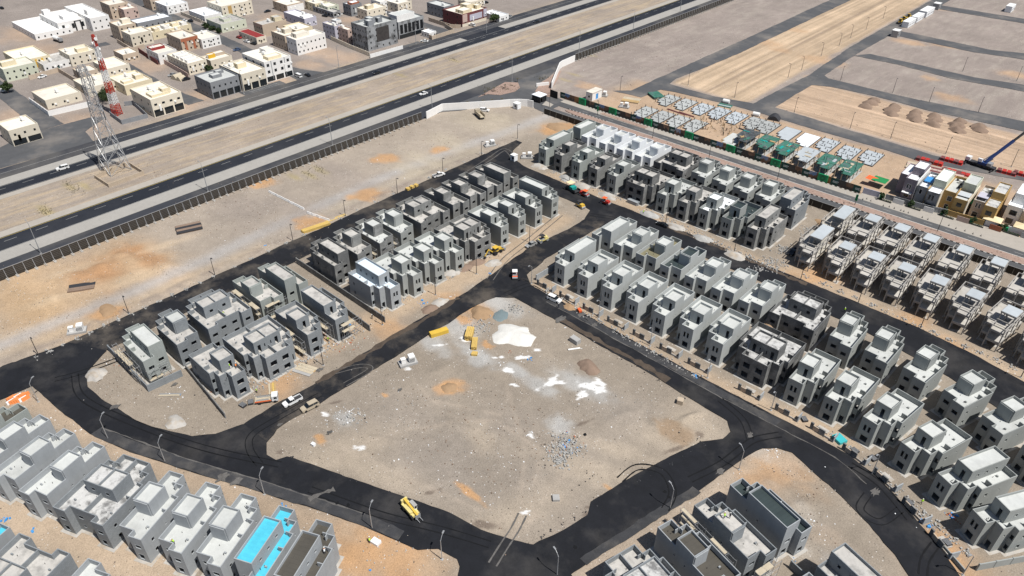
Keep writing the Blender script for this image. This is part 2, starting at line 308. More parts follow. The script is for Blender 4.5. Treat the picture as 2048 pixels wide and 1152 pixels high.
for x, y, r in [(1175, 172, 4), (1535, 85, 5.5), (1640, 120, 7), (1592, 60, 4), (1890, 90, 5), (1862, 157, 3), (1900, 195, 5), (1560, 100, 4), (2030, 150, 5), (1817, 84, 5), (1880, 16, 5), (1620, 155, 3)]: blob(x, y, r*1.6, r, col=(.46, .30, .18), k=.65, edge=.4)
# town ground
for x, y, r in [(30, 235, 9), (690, 118, 8), (640, 105, 8), (300, 130, 10), (620, 130, 6), (50, 70, 14), (560, 35, 9), (90, 100, 9), (560, 160, 6), (700, 40, 6), (400, 190, 6), (370, 208, 8), (150, 250, 10)]: blob(x, y, r*1.3, r, col=(.42, .30, .21), k=.65, edge=.6)
# plot strips along the estate streets: made-up sandy ground, trenches, spoil
for pts, wd in [([(560, 740), (690, 665), (830, 600), (960, 540), (1120, 440)], 4.5), ([(1110, 352), (1290, 420), (1400, 480), (1560, 545)], 4.), ([(1085, 570), (1200, 650), (1330, 725), (1560, 830), (1700, 880)], 3.5), ([(1590, 540), (1750, 615), (1900, 680), (2048, 760)], 3.5)]: band(pts, wd, (.42, .315, .215), .7, .9)
band([(10, 800), (90, 810), (200, 880), (330, 940), (520, 1005), (720, 1075), (860, 1130)], 3., (.40, .30, .21), .7, .8); band([(1180, 1150), (1320, 1070), (1480, 960), (1560, 920)], 3.2, (.39, .31, .235), .7, .8)
band([(0, 1010), (110, 1060), (230, 1105), (330, 1150)], 5, (.42, .325, .235), .8, 1.)
for x, y, r in [(760, 1090, 6), (820, 1120, 6), (700, 1120, 5), (905, 600, 3.5), (560, 770, 5), (640, 660, 4), (950, 620, 4), (1560, 940, 5), (1510, 970, 3), (1900, 1130, 5), (1880, 1090, 3), (780, 660, 4), (1645, 545, 4), (1620, 555, 4), (1830, 640, 3.5), (1900, 690, 3)]: blob(x, y, r*1.3, r, col=ORG, k=.62, edge=.7)
# the open plot
for a in [(960, 870, 9, 16), (800, 850, 14, 9), (1100, 950, 12, 14), (1250, 830, 9, 9), (900, 950, 12, 6)]: blob(*a, col=(.255, .222, .19), k=.7, edge=.9)
for a in [(700, 900, 12, 4), (760, 950, 12, 3), (1020, 1030, 14, 4), (1330, 880, 10, 4), (1170, 940, 16, 3), (1390, 850, 6, 5), (960, 870, 3, 5), (1230, 900, 12, 2)]: blob(*a, col=(.40, .335, .26), k=.65, edge=.8, rot=random.choice((20, 70)))
for a in [(870, 690, 6, 3), (1080, 770, 5, 2.4), (1140, 760, 6, 3.5), (1190, 780, 5, 3), (960, 720, 4, 3), (1030, 740, 4, 2), (920, 650, 6, 4), (1120, 850, 3, 3), (690, 840, 3, 2), (1000, 605, 8, 4), (940, 700, 6, 2)]: blob(*a, col=(.40, .40, .39), k=.7, edge=.5)
for a in [(1100, 765, 3.2, 1.1), (1185, 775, 3.2, 1.5), (1200, 765, 2, 1), (1120, 765, 1.6, .6), (935, 680, 2.6, .8), (1045, 715, 1.6, .8), (1015, 740, 1.8, .9), (1062, 870, .5, 1.5), (1005, 715, 1., .6), (1075, 700, .8, .6), (720, 895, 1.4, .6), (650, 830, 1, .6), (1050, 1025, .8, .5), (1165, 790, 1.2, 1.6), (1028, 770, 1.2, .5), (880, 690, 1.8, .4), (812, 735, 1.4, .8), (990, 715, 1, .4)]: blob(*a, col=(.72, .72, .71), k=.95, edge=.12, rot=random.uniform(0, 90), rag=1.6)
for a in [(900, 777, 2.3, 1.7), (930, 640, 3, 2), (640, 877, 2.6, 1), (975, 690, 2.2, 1.2), (770, 790, 1, .6), (945, 990, 4, .8), (1230, 985, 3, .7), (960, 622, 4, 2)]: blob(*a, col=ORG, k=.85, edge=.25)
for a in [(860, 985, 1.2, .5), (880, 980, .3, .9), (670, 805, 1.6, .4), (1170, 845, 2.4, .5), (1400, 870, 1, 1), (1180, 1040, 1, 2.6), (1190, 1015, 2.5, .4), (975, 1050, 3.2, 1.1), (1260, 965, 5, .4), (560, 905, 1, .6), (1360, 895, 4, .6), (950, 1060, 1, .6)]: blob(*a, col=DRK, k=.75, edge=.25, rot=random.uniform(30, 90))
for pts in ([(900, 850), (800, 860), (700, 900), (640, 950)], [(890, 846), (990, 840), (1080, 900), (1060, 1040)], [(1010, 760), (1050, 900), (1035, 1070)], [(780, 700), (860, 800), (1000, 830)], [(1200, 880), (1100, 980), (1050, 1060)], [(660, 880), (800, 950), (960, 1020)]): band(pts, .35, (.37, .31, .25), .5, .25)
for a in [(1340, 860, 5, 3.2, -.2), (1380, 835, 4, 1.2, .9), (1310, 845, 2, 4, .6), (880, 740, 5, 3, .7), (760, 880, 6, 1.5, .6), (900, 850, 6, 2, .5), (1160, 715, 3, 2, .6), (1250, 830, 7, 2, .5), (250, 520, 10, 4, 1.6), (160, 560, 12, 5, 1.3), (100, 600, 12, 5, .9), (1560, 985, 4, 3, .8), (1530, 965, 5, 2.5, .9), (1600, 1010, 4, 1.5, .6), (330, 535, 8, 3, 1), (205, 535, 5, 3, 1.)]: heap_relief(*a[:4], a[4], random.uniform(0, 90))
blob(1350, 862, 4.5, 3, col=(.27, .195, .13), k=.9, edge=.3); blob(1100, 400, 6, 2, col=PALE, k=.4)
for x, y in [(1510, 900), (1570, 930), (1610, 1030), (1540, 990), (1650, 1070), (1590, 1090), (1680, 1130)]: blob(x, y, 4, 2.6, col=random.choice(((.42, .38, .33), (.36, .29, .225), GRY)), k=.6, edge=.5)
# plants on the dry land, dark scrub stains
for x, y in [(640, 340), (620, 350), (590, 355), (170, 372), (140, 375), (85, 420), (100, 425), (720, 138), (800, 150), (905, 120), (1180, 110), (1130, 160), (1150, 150)]: blob(x, y, 4, 1.2, col=(.33, .27, .11), k=.5, edge=.9)
soil = soil*(1+(fbm(GX, GY, 14)-.5)*.28)[..., None]*(1+(fbm(GX+300, GY, 2.2, 3)-.5)*.22)[..., None]
# spoil ridges along the NW road verge
vr = soft(np.abs(GX+210.5+wob2*.3)-1.4, .4)*(GY > -20)*(GY < 228); region(vr*np.clip((fbm(GX, GY, 3)-.4)*5, 0, 1), (.25, .205, .17), .8)
gz += vr*.5*fbm(GX, GY, 2.2); gz += np.where((GX > -256) & (GX < 30), .09*fbm(GX, GY, 1.6, 3)*soft(-np.abs(GX+130)+150, 3)*0+.05*fbm(GX, GY, 1.6, 3), .03)
gz = np.minimum(gz, 3.)
ny, nx = GX.shape; nv = nx*ny
me = bpy.data.meshes.new('ground'); me.vertices.add(nv)
me.vertices.foreach_set('co', np.stack([GX, GY, gz], -1).astype(np.float32).ravel())
idx = np.arange(nv).reshape(ny, nx); quads = np.stack([idx[:-1, :-1], idx[:-1, 1:], idx[1:, 1:], idx[1:, :-1]], -1).reshape(-1, 4)
me.loops.add(quads.size); me.loops.foreach_set('vertex_index', quads.ravel().astype(np.int32))
me.polygons.add(len(quads)); me.polygons.foreach_set('loop_start', np.arange(0, quads.size, 4, dtype=np.int32)); me.polygons.foreach_set('loop_total', np.full(len(quads), 4, np.int32))
me.polygons.foreach_set('use_smooth', np.ones(len(quads), bool)); me.update(calc_edges=True)
ca = me.color_attributes.new('soil', 'FLOAT_COLOR', 'POINT'); ca.data.foreach_set('color', np.concatenate([np.clip(soil, 0, 1).reshape(-1, 3), np.ones((nv, 1))], 1).astype(np.float32).ravel())
me.materials.append(M['soil']); obj('ground', me, kind='structure')

# ---------------------------------------------------------------- roads, pavings, markings
def jit(pts, step=1.6, amp=.35, closed=True):
    out = []; n = len(pts)
    for i in range(n if closed else n-1):
        a = pts[i]; b = pts[(i+1) % n]; L = math.hypot(b[0]-a[0], b[1]-a[1]); k = max(1, int(L/step))
        for q in range(k):
            t = q/k; x = a[0]+(b[0]-a[0])*t; y = a[1]+(b[1]-a[1])*t
            d = (float(fbm(x, y, 7, 3))-.5)*2*amp+(float(vnoise(x*1.7+9, y*1.7, 1.0))-.5)*amp*.8
            nx_, ny_ = -(b[1]-a[1])/max(L, 1e-6), (b[0]-a[0])/max(L, 1e-6); out.append((x+nx_*d, y+ny_*d))
    return out
def sheet(name, pts, z, m, amp=0, step=1.6, skirt=True):
    q = jit(pts, step, amp) if amp else pts
    bm = bmesh.new(); vs = [bm.verts.new((x, y, z)) for x, y in q]; f = bm.faces.new(vs)
    f.normal_update()
    if f.normal.z < 0: f.normal_flip()
    bmesh.ops.triangulate(bm, faces=[f])
    if skirt:
        lo = [bm.verts.new((x, y, -.05)) for x, y in q]
        for i in range(len(q)):
            j = (i+1) % len(q); bm.faces.new((vs[i], vs[j], lo[j], lo[i]))
        bmesh.ops.recalc_face_normals(bm, faces=bm.faces)
    me = bpy.data.meshes.new(name); bm.to_mesh(me); bm.free(); me.materials.append(M[m]); finish(me); return obj(name, me, kind='structure')
def fillet(c, r, a0, a1, n=8): return [(c[0]+r*math.cos(R(a0+(a1-a0)*i/n)), c[1]+r*math.sin(R(a0+(a1-a0)*i/n))) for i in range(n+1)]
Z0 = .17
sheet('road', [(-207.3, -60), (-195.6, -60), (-195.6, 190), (-193, 199), (-187, 203.6), (-187, 213.8), (-196, 216), (-201, 222), (-203.5, 231), (-207.3, 231)], Z0, 'dusty_asphalt', .5)
sheet('road', [(-198, 203.8), (-147, 203.6), (-144, 203), (-141.3, 197)] + [(-132.3, 195), (-131, 201), (-126, 203.9), (-92, 204.2), (-67, 203.7), (-42, 201.8), (-27, 200.1), (-15, 197.7), (-3.7, 194.5), (7.8, 191.2), (40, 176), (48, 190), (20, 203), (3.6, 209.4), (-10, 212.8), (-26, 214.4), (-64, 214.5), (-117, 214.2), (-150, 213.4), (-198, 213.8)], Z0+.004, 'fresh_asphalt', .35)
sheet('road', [(-142.2, 44), (-127, 50), (-130.5, 53), (-132.8, 58), (-132.8, 131), (-131.5, 138), (-127, 141.5), (-127, 150), (-132.5, 154), (-134, 165), (-133.5, 200), (-140.8, 200), (-140.8, 186), (-143.5, 170), (-141.5, 150), (-140.4, 137), (-140.4, 72), (-141, 50)], Z0+.008, 'dusty_asphalt', .55)
sheet('road', [(-137, 141.6), (-100, 141.6), (-73, 140.8), (-58, 140), (-49.8, 139.5), (-47, 136.5), (-46.9, 131.5), (-40.4, 131.5), (-38.6, 137), (-36, 139.6), (-32.4, 140.9), (-26.2, 138.6), (-17, 135.5), (-10, 132.5), (-3, 128.4), (1, 125), (20, 105), (33, 112), (9.1, 132.6), (5, 136), (-.3, 139.7), (-7.5, 144.2), (-13, 147.2), (-22, 149.6), (-31, 149.9), (-60, 149.5), (-100, 150), (-137, 150.6)], Z0+.012, 'fresh_asphalt', .35)
sheet('road', [(-211, 13), (-198, 14.5), (-195.3, 21.8), (-177.7, 23.3), (-166.2, 24.9), (-152.8, 29), (-143.2, 33.2), (-133.7, 37.2), (-119.7, 43.7), (-108.8, 48.4), (-94.3, 54.3), (-84.2, 57.5), (-80, 58.8), (-76.9, 62), (-72, 63), (-68, 61), (-64, 54), (-54, 62), (-55.5, 72), (-60, 77.5), (-68.2, 74.1), (-73.6, 71.9), (-76.7, 71.4), (-82, 70.4), (-94, 65.8), (-109.2, 60), (-123.3, 54.6), (-124.3, 52.2), (-127.4, 51.5), (-131.5, 54), (-141, 53), (-143, 46.5), (-146.5, 42), (-160, 35.4), (-176.6, 32.4), (-184, 31.8), (-190, 34), (-195.4, 42), (-207, 36)], Z0+.016, 'fresh_asphalt', .25)
sheet('road', [(-64, 54), (-52, 76), (-50.1, 84.8), (-46.9, 97.4), (-43.3, 115), (-40.4, 131), (-38.6, 138.5), (-47, 140), (-47.4, 133), (-51.2, 128.3), (-56.8, 109.7), (-60.2, 94.6), (-58.5, 91.3), (-59.7, 84.6), (-62.3, 76.8), (-70, 72), (-70, 62)], Z0+.020, 'fresh_asphalt', .25)
sheet('road', [(-71, 63), (-64, 54), (-40, 40), (-20, 60), (-52, 77)], Z0+.024, 'fresh_asphalt', .3)
# highway reserve
YA, YB = -120, 1500
def strip(name, xa, xb, z, m, ya=YA, yb=YB): return sheet(name, [(xa, ya), (xb, ya), (xb, yb), (xa, yb)], z, m)
strip('road', -267, -255.6, Z0-.04, 'frontage_asphalt'); strip('pavement', -274.4, -267, Z0+.08, 'paving_pale'); strip('road', -284.3, -274.4, Z0, 'highway_asphalt')
strip('pavement', -288.6, -284.3, Z0+.02, 'verge_pale'); strip('pavement', -318, -314.6, Z0+.02, 'verge_pale'); strip('road', -326.4, -318, Z0, 'highway_asphalt'); strip('pavement', -332.8, -326.4, Z0+.08, 'paving_pale', YA, 318); strip('pavement', -332.8, -326.4, Z0+.08, 'paving_pale', 352, YB)
strip('road', -342.8, -332.8, Z0-.02, 'frontage_asphalt'); sheet('road', [(-333, 316), (-326, 316), (-326, 354), (-333, 354)], Z0+.01, 'highway_asphalt')
mb = MB()
for y in np.arange(-20, 900, 10.5):
    mb.box(-280.72, y, Z0+.004, -280.58, y+4.2, Z0+.012); mb.box(-323.27, y, Z0+.004, -323.13, y+4.2, Z0+.012)
mb.box(-283.9, -100, Z0+.004, -283.72, 1200, Z0+.01, 1); mb.box(-274.9, -100, Z0+.004, -274.75, 1200, Z0+.01); mb.box(-318.6, -100, Z0+.004, -318.45, 1200, Z0+.01, 0); mb.box(-326.0, -100, Z0+.004, -325.85, 1200, Z0+.01); mb.box(-338.0, -100, Z0-.012, -337.85, 700, Z0-.006)
obj('lane_marking', mb.mesh('lane_marking', ['paint_white', 'paint_yellow']), kind='structure')
# boulevard beside the estate (runs 1.2 degrees off the grid)
def YBL(x, y): return y+.021*(x+180)
def bstrip(name, xa, xb, y0, y1, z, m): return sheet(name, [(xa, YBL(xa, y0)), (xb, YBL(xb, y0)), (xb, YBL(xb, y1)), (xa, YBL(xa, y1))], z, m)
bstrip('road', -222, 120, 276.4, 281.2, Z0, 'boulevard_asphalt'); bstrip('road', -222, 120, 266.2, 271.8, Z0, 'boulevard_asphalt')
bstrip('pavement', -222, -73, 281.2, 284.9, Z0+.03, 'verge_pale'); bstrip('pavement', -73, 120, 281.2, 291.6, Z0+.03, 'verge_pale')
sheet('planting_strip', [(-208, 272.2), (-206, 271.9)]+[(60, YBL(60, 271.9)), (60, YBL(60, 276.4)), (-206, YBL(-206, 276.3)), (-212, YBL(-212, 275.4)), (-213.6, 273.9), (-212, 272.6)], Z0+.14, 'gravel_planting')
sheet('planting_strip', [(-198, 281.5), (-172, YBL(-172, 281.4)), (-172, YBL(-172, 284.2)), (-198, YBL(-198, 284.2))], Z0+.16, 'gravel_planting')
mb = MB()
for x in np.arange(-208, 40, 1.0):
    for y in (271.75, ): mb.obox(x, YBL(x, y), .96, .3, 0, Z0+.17, .021, int(round(x)) % 2)
    if x < -73: mb.obox(x, YBL(x, 285.05), .96, .3, 0, Z0+.17, .021, int(round(x)) % 2)
for x in np.arange(-213, 40, 1.): mb.obox(x, YBL(x, 276.5), .98, .25, 0, Z0+.17, .021, 0 if x > -190 else int(round(x)) % 2)
obj('kerb', mb.mesh('kerb', ['kerb_white', 'kerb_black']), kind='structure')
mb = MB()
for x in np.arange(-205, 30, 7.6): mb.obox(x, YBL(x, 279.15), 3, .16, Z0+.004, Z0+.012, .021)
for x in np.arange(-190, -74, 7.): mb.obox(x, YBL(x, 283.), .15, 3.2, Z0+.034, Z0+.042, .35)
obj('lane_marking', mb.mesh('lane_marking', ['paint_white']), kind='structure')
# entry loop from the frontage road to the gate
sheet('road', [(-258, 226), (-258, 318), (-254.6, 318), (-249, 303), (-247, 293), (-243, 288), (-238, 285.5), (-224, 283.5), (-219, 281.5), (-219, 264), (-226, 265), (-229, 267.5), (-236, 264), (-246, 250), (-250, 238)], Z0-.03, 'old_asphalt', .1)
isl = [(-256.2, 256)]+[P(*q) for q in ((975, 189), (1000, 191), (1030, 184), (1040, 176), (1036, 166), (1010, 165))]
sheet('planting_strip', isl, Z0+.1, 'gravel_planting'); sheet('planting_strip', [P(*q) for q in ((1106, 150), (1122, 142), (1115, 160), (1103, 178), (1100, 196), (1070, 184), (1080, 168))], Z0+.1, 'gravel_planting')
sheet('pavement', [P(*q) for q in ((1084, 211), (1092, 203), (1107, 210), (1100, 215))], Z0+.12, 'verge_pale')
# plain roads through the empty plots
rd = lambda pts, z=0, amp=.45: sheet('road', pts, Z0+z, 'old_asphalt', amp, 2.2)
rd([(-212, 311), (-205.4, 318), (-205.3, 345), (-205, 470), (-207, 900), (-195, 900), (-194, 410), (-196, 372), (-198, 350), (-196, 340), (-188, 340), (-170, 341), (-150, 346), (-140, 349), (-101, 347), (-83, 346.8), (-64, 346), (40, 360), (40, 350), (-28, 346.5), (-64, 336), (-88, 337), (-121, 336.5), (-150, 337), (-170, 334.6), (-188, 332), (-195, 330), (-196, 314)], 0)
rd([(-150, 340), (-150, 360), (-148, 406), (-151, 470), (-153, 900), (-141, 900), (-142, 541), (-143, 466), (-141.5, 411), (-138, 408), (-126, 408), (-100, 408.6), (40, 428), (40, 416), (-41, 403), (-84, 398.3), (-109, 399.4), (-132, 396.5), (-140, 392), (-140.5, 372), (-140, 349), (-138, 342)], .004)
rd([(-143, 456), (-117, 458), (-89, 455), (-55, 461), (40, 470), (40, 482), (-57, 472), (-80, 466), (-137, 466)], .008); rd([(-142, 514), (-93, 513), (-60, 521), (60, 535), (60, 547), (-70, 532), (-87, 525), (-142, 526)], .008); rd([(-150, 598), (80, 612), (80, 624), (-150, 610)], .008)
# town streets
for k, pts in enumerate([[(-372, 84), (-366, 70), (-358, 60), (-344, 50), (-342, 100), (-356, 102), (-366, 116), (-371, 110)], [(-372, 99), (-500, 99), (-650, 96), (-650, 88), (-430, 90), (-372, 88)],
    [(-343, 207), (-360, 208.5), (-420, 211), (-520, 215), (-650, 219), (-650, 226), (-520, 222.5), (-420, 219), (-366, 216), (-354, 219), (-343, 224)], [(-365, 148), (-400, 149), (-440, 151.5), (-440, 158), (-400, 156.5), (-368, 156), (-352, 158.5), (-352, 150)], [(-343, 300), (-352, 314), (-366, 318), (-420, 320), (-420, 326), (-352, 325), (-343, 322)], [(-480, 95), (-480, 165), (-473, 165), (-473, 95)], [(-343, 272), (-347, 272), (-347, 296), (-343, 296)]]):
    sheet('road', pts, Z0-.05+.004*k, 'old_asphalt', .4)
mb = MB()
for i in range(9): mb.obox(-346.4, 181+i*1.9, 4.6, .14, Z0-.03, Z0-.02, .25)
sheet('parking_bay', [(-343, 176), (-349, 176), (-349, 200), (-343, 200)], Z0-.04, 'old_asphalt'); obj('lane_marking', mb.mesh('lane_marking', ['paint_white']), kind='structure')

# ---------------------------------------------------------------- the new villas: shell walls with real openings
W, D = 7.3, 16.5
def outline(kind, mir, dbl):
    W2 = 2*W
    if kind == 'R': a = [(3.4, 0), (W, 0), (W, D), (0, D), (0, 5.4), (1.2, 5.4), (1.2, 2.5), (3.4, 2.5)]
    else: a = [(3.4, 0), (W, 0), (W, 15.7), (3.7, 15.7), (3.7, 17.2), (.4, 17.2), (.4, 5.4), (1.4, 5.4), (1.4, 2.5), (3.4, 2.5)]
    if dbl:
        if kind == 'R': return [(3.4, 0), (W2-3.4, 0), (W2-3.4, 2.5), (W2-1.2, 2.5), (W2-1.2, 5.4), (W2, 5.4), (W2, D), (0, D), (0, 5.4), (1.2, 5.4), (1.2, 2.5), (3.4, 2.5)]
        return [(3.4, 0), (W2-3.4, 0), (W2-3.4, 2.5), (W2-1.4, 2.5), (W2-1.4, 5.4), (W2-.4, 5.4), (W2-.4, 17.2), (W2-3.7, 17.2), (W2-3.7, 15.7), (3.7, 15.7), (3.7, 17.2), (.4, 17.2), (.4, 5.4), (1.4, 5.4), (1.4, 2.5), (3.4, 2.5)]
    if mir: a = [(W-x, y) for x, y in a][::-1]
    return a
def inset(o, t):
    n = len(o); r = []
    for i in range(n):
        p, q, s = o[i-1], o[i], o[(i+1) % n]
        def nn(a, b): L = math.hypot(b[0]-a[0], b[1]-a[1]); return (-(b[1]-a[1])/L, (b[0]-a[0])/L)
        n1, n2 = nn(p, q), nn(q, s); k = 1+n1[0]*n2[0]+n1[1]*n2[1]; r.append((q[0]+(n1[0]+n2[0])*t/k, q[1]+(n1[1]+n2[1])*t/k))
    return r
def ring(mb, o, z0, z1, t=.2, ops=None, m=0):
    ops = ops or {}; n = len(o); I = inset(o, t)
    for i in range(n):
        p, q = o[i], o[(i+1) % n]; pi, qi = I[i], I[(i+1) % n]; L = math.hypot(q[0]-p[0], q[1]-p[1]); d = ((q[0]-p[0])/L, (q[1]-p[1])/L); nr = (-d[1], d[0])
        si0 = (pi[0]-p[0])*d[0]+(pi[1]-p[1])*d[1]; si1 = (qi[0]-p[0])*d[0]+(qi[1]-p[1])*d[1]
        op = [x for x in ops.get(i, []) if x[0] > .02 and x[1] < L-.02]
        S = sorted({0, L, *[x[0] for x in op], *[x[1] for x in op]}); Z = sorted({z0, z1, *[x[2] for x in op], *[x[3] for x in op]})
        O = lambda s, z: (p[0]+d[0]*s, p[1]+d[1]*s, z)
        def N(s, z): s = si0 if s <= 0 else (si1 if s >= L else s); return (p[0]+d[0]*s+nr[0]*t, p[1]+d[1]*s+nr[1]*t, z)
        for a, b in zip(S, S[1:]):
            for c, e in zip(Z, Z[1:]):
                if any(x[0] <= a+1e-6 and x[1] >= b-1e-6 and x[2] <= c+1e-6 and x[3] >= e-1e-6 for x in op): continue
                mb.poly([O(a, c), O(b, c), O(b, e), O(a, e)], m); mb.poly([N(b, c), N(a, c), N(a, e), N(b, e)], m)
        for a, b, c, e in op:
            mb.poly([O(a, c), O(a, e), N(a, e), N(a, c)], m); mb.poly([O(b, c), N(b, c), N(b, e), O(b, e)], m)
            mb.poly([O(a, c), N(a, c), N(b, c), O(b, c)], m); mb.poly([O(a, e), O(b, e), N(b, e), N(a, e)], m)
        mb.poly([(*p, z1), (*q, z1), (*qi, z1), (*pi, z1)], m)
def deck(mb, o, z, th=.2, m=0):
    mb.poly([(x, y, z) for x, y in o], m); mb.poly([(x, y, z-th) for x, y in o][::-1], m)
    for i in range(len(o)):
        p, q = o[i], o[(i+1) % len(o)]; mb.poly([(*p, z-th), (*q, z-th), (*q, z), (*p, z)], m)
FRAME = {}
def frame_mesh(wd, ht):
    k = (round(wd, 2), round(ht, 2))
    if k not in FRAME:
        mb = MB(); e = .09; y = -.035
        mb.box(-e, y, -e, wd+e, .0, 0); mb.box(-e, y, ht, wd+e, .0, ht+e); mb.box(-e, y, 0, 0, .0, ht); mb.box(wd, y, 0, wd+e, .0, ht)
        FRAME[k] = mb.mesh('window_frame', 'plaster_grey')
    return FRAME[k]
ROOF = 6.5; PAR = 8.0; TWR = 10.6
VC = {}
def villa_kit(kind, mir, long, dbl, raw):
    key = (kind, mir, long, dbl, raw)
    if key in VC: return VC[key]
    o = outline(kind, mir, dbl); n = len(o); ops = {}; W2 = 2*W if dbl else W
    FR = lambda: [(1.0, 2.9, 4.2, 5.9), (1.0, 2.9, .8, 2.6)] if raw else [(1.05, 1.65, 4.2, 6.0), (2.15, 2.75, 4.2, 6.0), (1.1, 2.85, .8, 2.6)]
    for i in range(n):
        p, q = o[i], o[(i+1) % n]; L = math.hypot(q[0]-p[0], q[1]-p[1]); my = (p[1]+q[1])/2; hor = abs(p[1]-q[1]) < .01
        if hor and my < .1: ops[i] = FR() if not dbl else [(1.1, 3., 4.2, 5.9), (L-3, L-1.1, 4.2, 5.9), (1.1, 3., .8, 2.6), (L-3, L-1.1, .8, 2.6)]
        elif hor and abs(my-2.5) < .1: ops[i] = [(.45, 1.55, .15, 2.4)]
        elif hor and abs(my-5.4) < .1: ops[i] = [(.2, L-.2, .9, 2.4), (.2, L-.2, 4.3, 5.7)]
        elif hor and my > 15:
            if L > 10: ops[i] = [(x, x+1.5, 4.4, 5.5) for x in (1.2, 4.7, L-6.2, L-2.7)]+[(x, x+.9, 1.5, 2.4) for x in (1.6, L-2.5)]
            elif L > 5: ops[i] = [(1.1, 2.6, 4.4, 5.5), (4.6, 6.1, 4.4, 5.5), (1.4, 2.2, 1.4, 2.3), (4.7, 6.2, .2, 2.5)]
            else: ops[i] = [(L/2-.75, L/2+.75, 4.4, 5.5), (L/2-.9, L/2+.5, .6, 2.3)]
        elif not hor and L > 9:
            ops[i] = [(L*.35, L*.35+.35, 5.0, 5.4), (L*.55, L*.55+.35, 5.0, 5.4), (L*.35, L*.35+.4, 1.8, 2.2)] if L > 13 else [(2.2, 2.9, 4.6, 5.6), (6.4, 6.8, 5, 5.4), (2.2, 3.0, 1.2, 2.3)]
        elif not hor and abs(L-2.9) < .1: ops[i] = [(1.2, 1.6, 5.0, 5.5)]
    K = []     # (part name, mesh, slot role, parent index, loc, rz)
    wn = ['plaster_grey']
    mb = MB(); ring(mb, o, -.3, PAR, .2, ops); K.append(('wall', mb.mesh('wall', wn), 'w', None, (0, 0, 0), 0))
    I = inset(o, .2); mb = MB(); deck(mb, inset(o, .15), ROOF); K.append(('roof', mb.mesh('roof', 'roof_pale'), 'r', None, (0, 0, 0), 0))
    mb = MB(); deck(mb, inset(o, .15), 3.4); deck(mb, inset(o, .15), .1); K.append(('floor_slab', mb.mesh('floor_slab', 'concrete'), None, None, (0, 0, 0), 0))
    # stair tower flush with the plain side wall
    ya, yb = 4.9, 10.1
    if long: yb = (D if kind == 'R' else 15.7)+.004
    if kind == 'S' and not long: ya, yb = 5.5, 10.6
    x0, x1 = (W-4.1, W+4.1) if dbl else ((W-4.1, W+.004) if not mir else (-.004, 4.1))
    to = [(x0, ya), (x1, ya), (x1, yb), (x0, yb)]; Lx = x1-x0; Ly = yb-ya
    if dbl: top = {0: [(1, 1.9, ROOF+.05, 9.2), (Lx-1.9, Lx-1, ROOF+.05, 9.2), (3, 3.3, 7.6, 8.8), (Lx-3.3, Lx-3, 7.6, 8.8)], 2: [(1.6, 2.6, 7.9, 8.9), (Lx-2.6, Lx-1.6, 7.9, 8.9)]}
    else:
        top = {0: [(2.2, 3.1, ROOF+.05, 9.2)] if not mir else [(1.9, 2.8, ROOF+.05, 9.2)], 2: [(1.5, 2.45, 7.9, 8.85)]}
        if long: top[3 if not mir else 1] = [(2.2, 2.9, 8.1, 8.9), (5., 5.7, 8.1, 8.9), (8, 8.7, 8.1, 8.9)]; top.pop(2)
    mb = MB(); ring(mb, to, ROOF-.02, TWR, .2, top)
    cx = x1 if not mir else x0
    if not dbl and not long:     # short screen wall and gutter box behind the tower
        sgn = -1 if not mir else 1; mb.box(min(cx, cx+sgn*4.0)+.21, yb+.02, ROOF, max(cx, cx+sgn*4.0)-.21, yb+.22, TWR-.25)
    if dbl: mb.box(W-.1, ya+.21, 10.0, W+.1, yb-.21, TWR-.02)
    K.append(('stair_tower', mb.mesh('stair_tower', wn), 'w', None, (0, 0, 0), 0)); ti = len(K)-1
    mb = MB(); deck(mb, inset(to, .15), 9.9); K.append(('tower_roof', mb.mesh('tower_roof', 'roof_pale'), 'r', ti, (0, 0, 0), 0))
    # low cross walls on the roof, each a piece
    def cw(*a):
        mb = MB(); mb.box(*a); K.append(('roof_cross_wall', mb.mesh('roof_cross_wall', wn), 'w', None, (0, 0, 0), 0))
    sides = [False, True] if dbl else [mir]
    for sd_ in sides:
        fx = (lambda x: W2-x) if sd_ else (lambda x: x)
        def bx(xa, xb, y0, y1, z1): a, b = sorted((fx(xa), fx(xb))); cw(a, y0, ROOF, b, y1, z1)
        bx(3.42, 4.5, 2.31, 2.49, PAR-.25); bx(1.42, 2.5, 5.22, 5.39, PAR-.25); bx(3.22, 3.4, 2.5, 3.4, PAR-.01); bx(.45, 1.9, 9.0, 9.2, PAR-.2); bx(2.0, 2.5, 13.2, 13.5, ROOF+.45)
    if dbl: cw(W-.1, .21, ROOF, W+.1, ya-.01, PAR-.12); cw(W-.1, yb+.01, ROOF, W+.1, (D if kind == 'R' else 15.7)-.21, PAR-.12)
    mb = MB()
    r2 = random.Random(str(key))
    for q in range(9 if dbl else 6): mb.cyl((a := r2.uniform(1.8, W2-1.2), b := r2.choice((r2.uniform(.6, 4), r2.uniform(11, 15))), ROOF), (a, b, ROOF+r2.uniform(.3, .7)), .06, n=6)
    K.append(('vent_pipe', mb.mesh('vent_pipe', 'steel_dark'), None, None, (0, 0, 0), 0))
    mb = MB(); deck(mb, inset(o, -.7), .06, .3); K.append(('apron', mb.mesh('apron', 'blinding'), None, None, (0, 0, 0), 0))
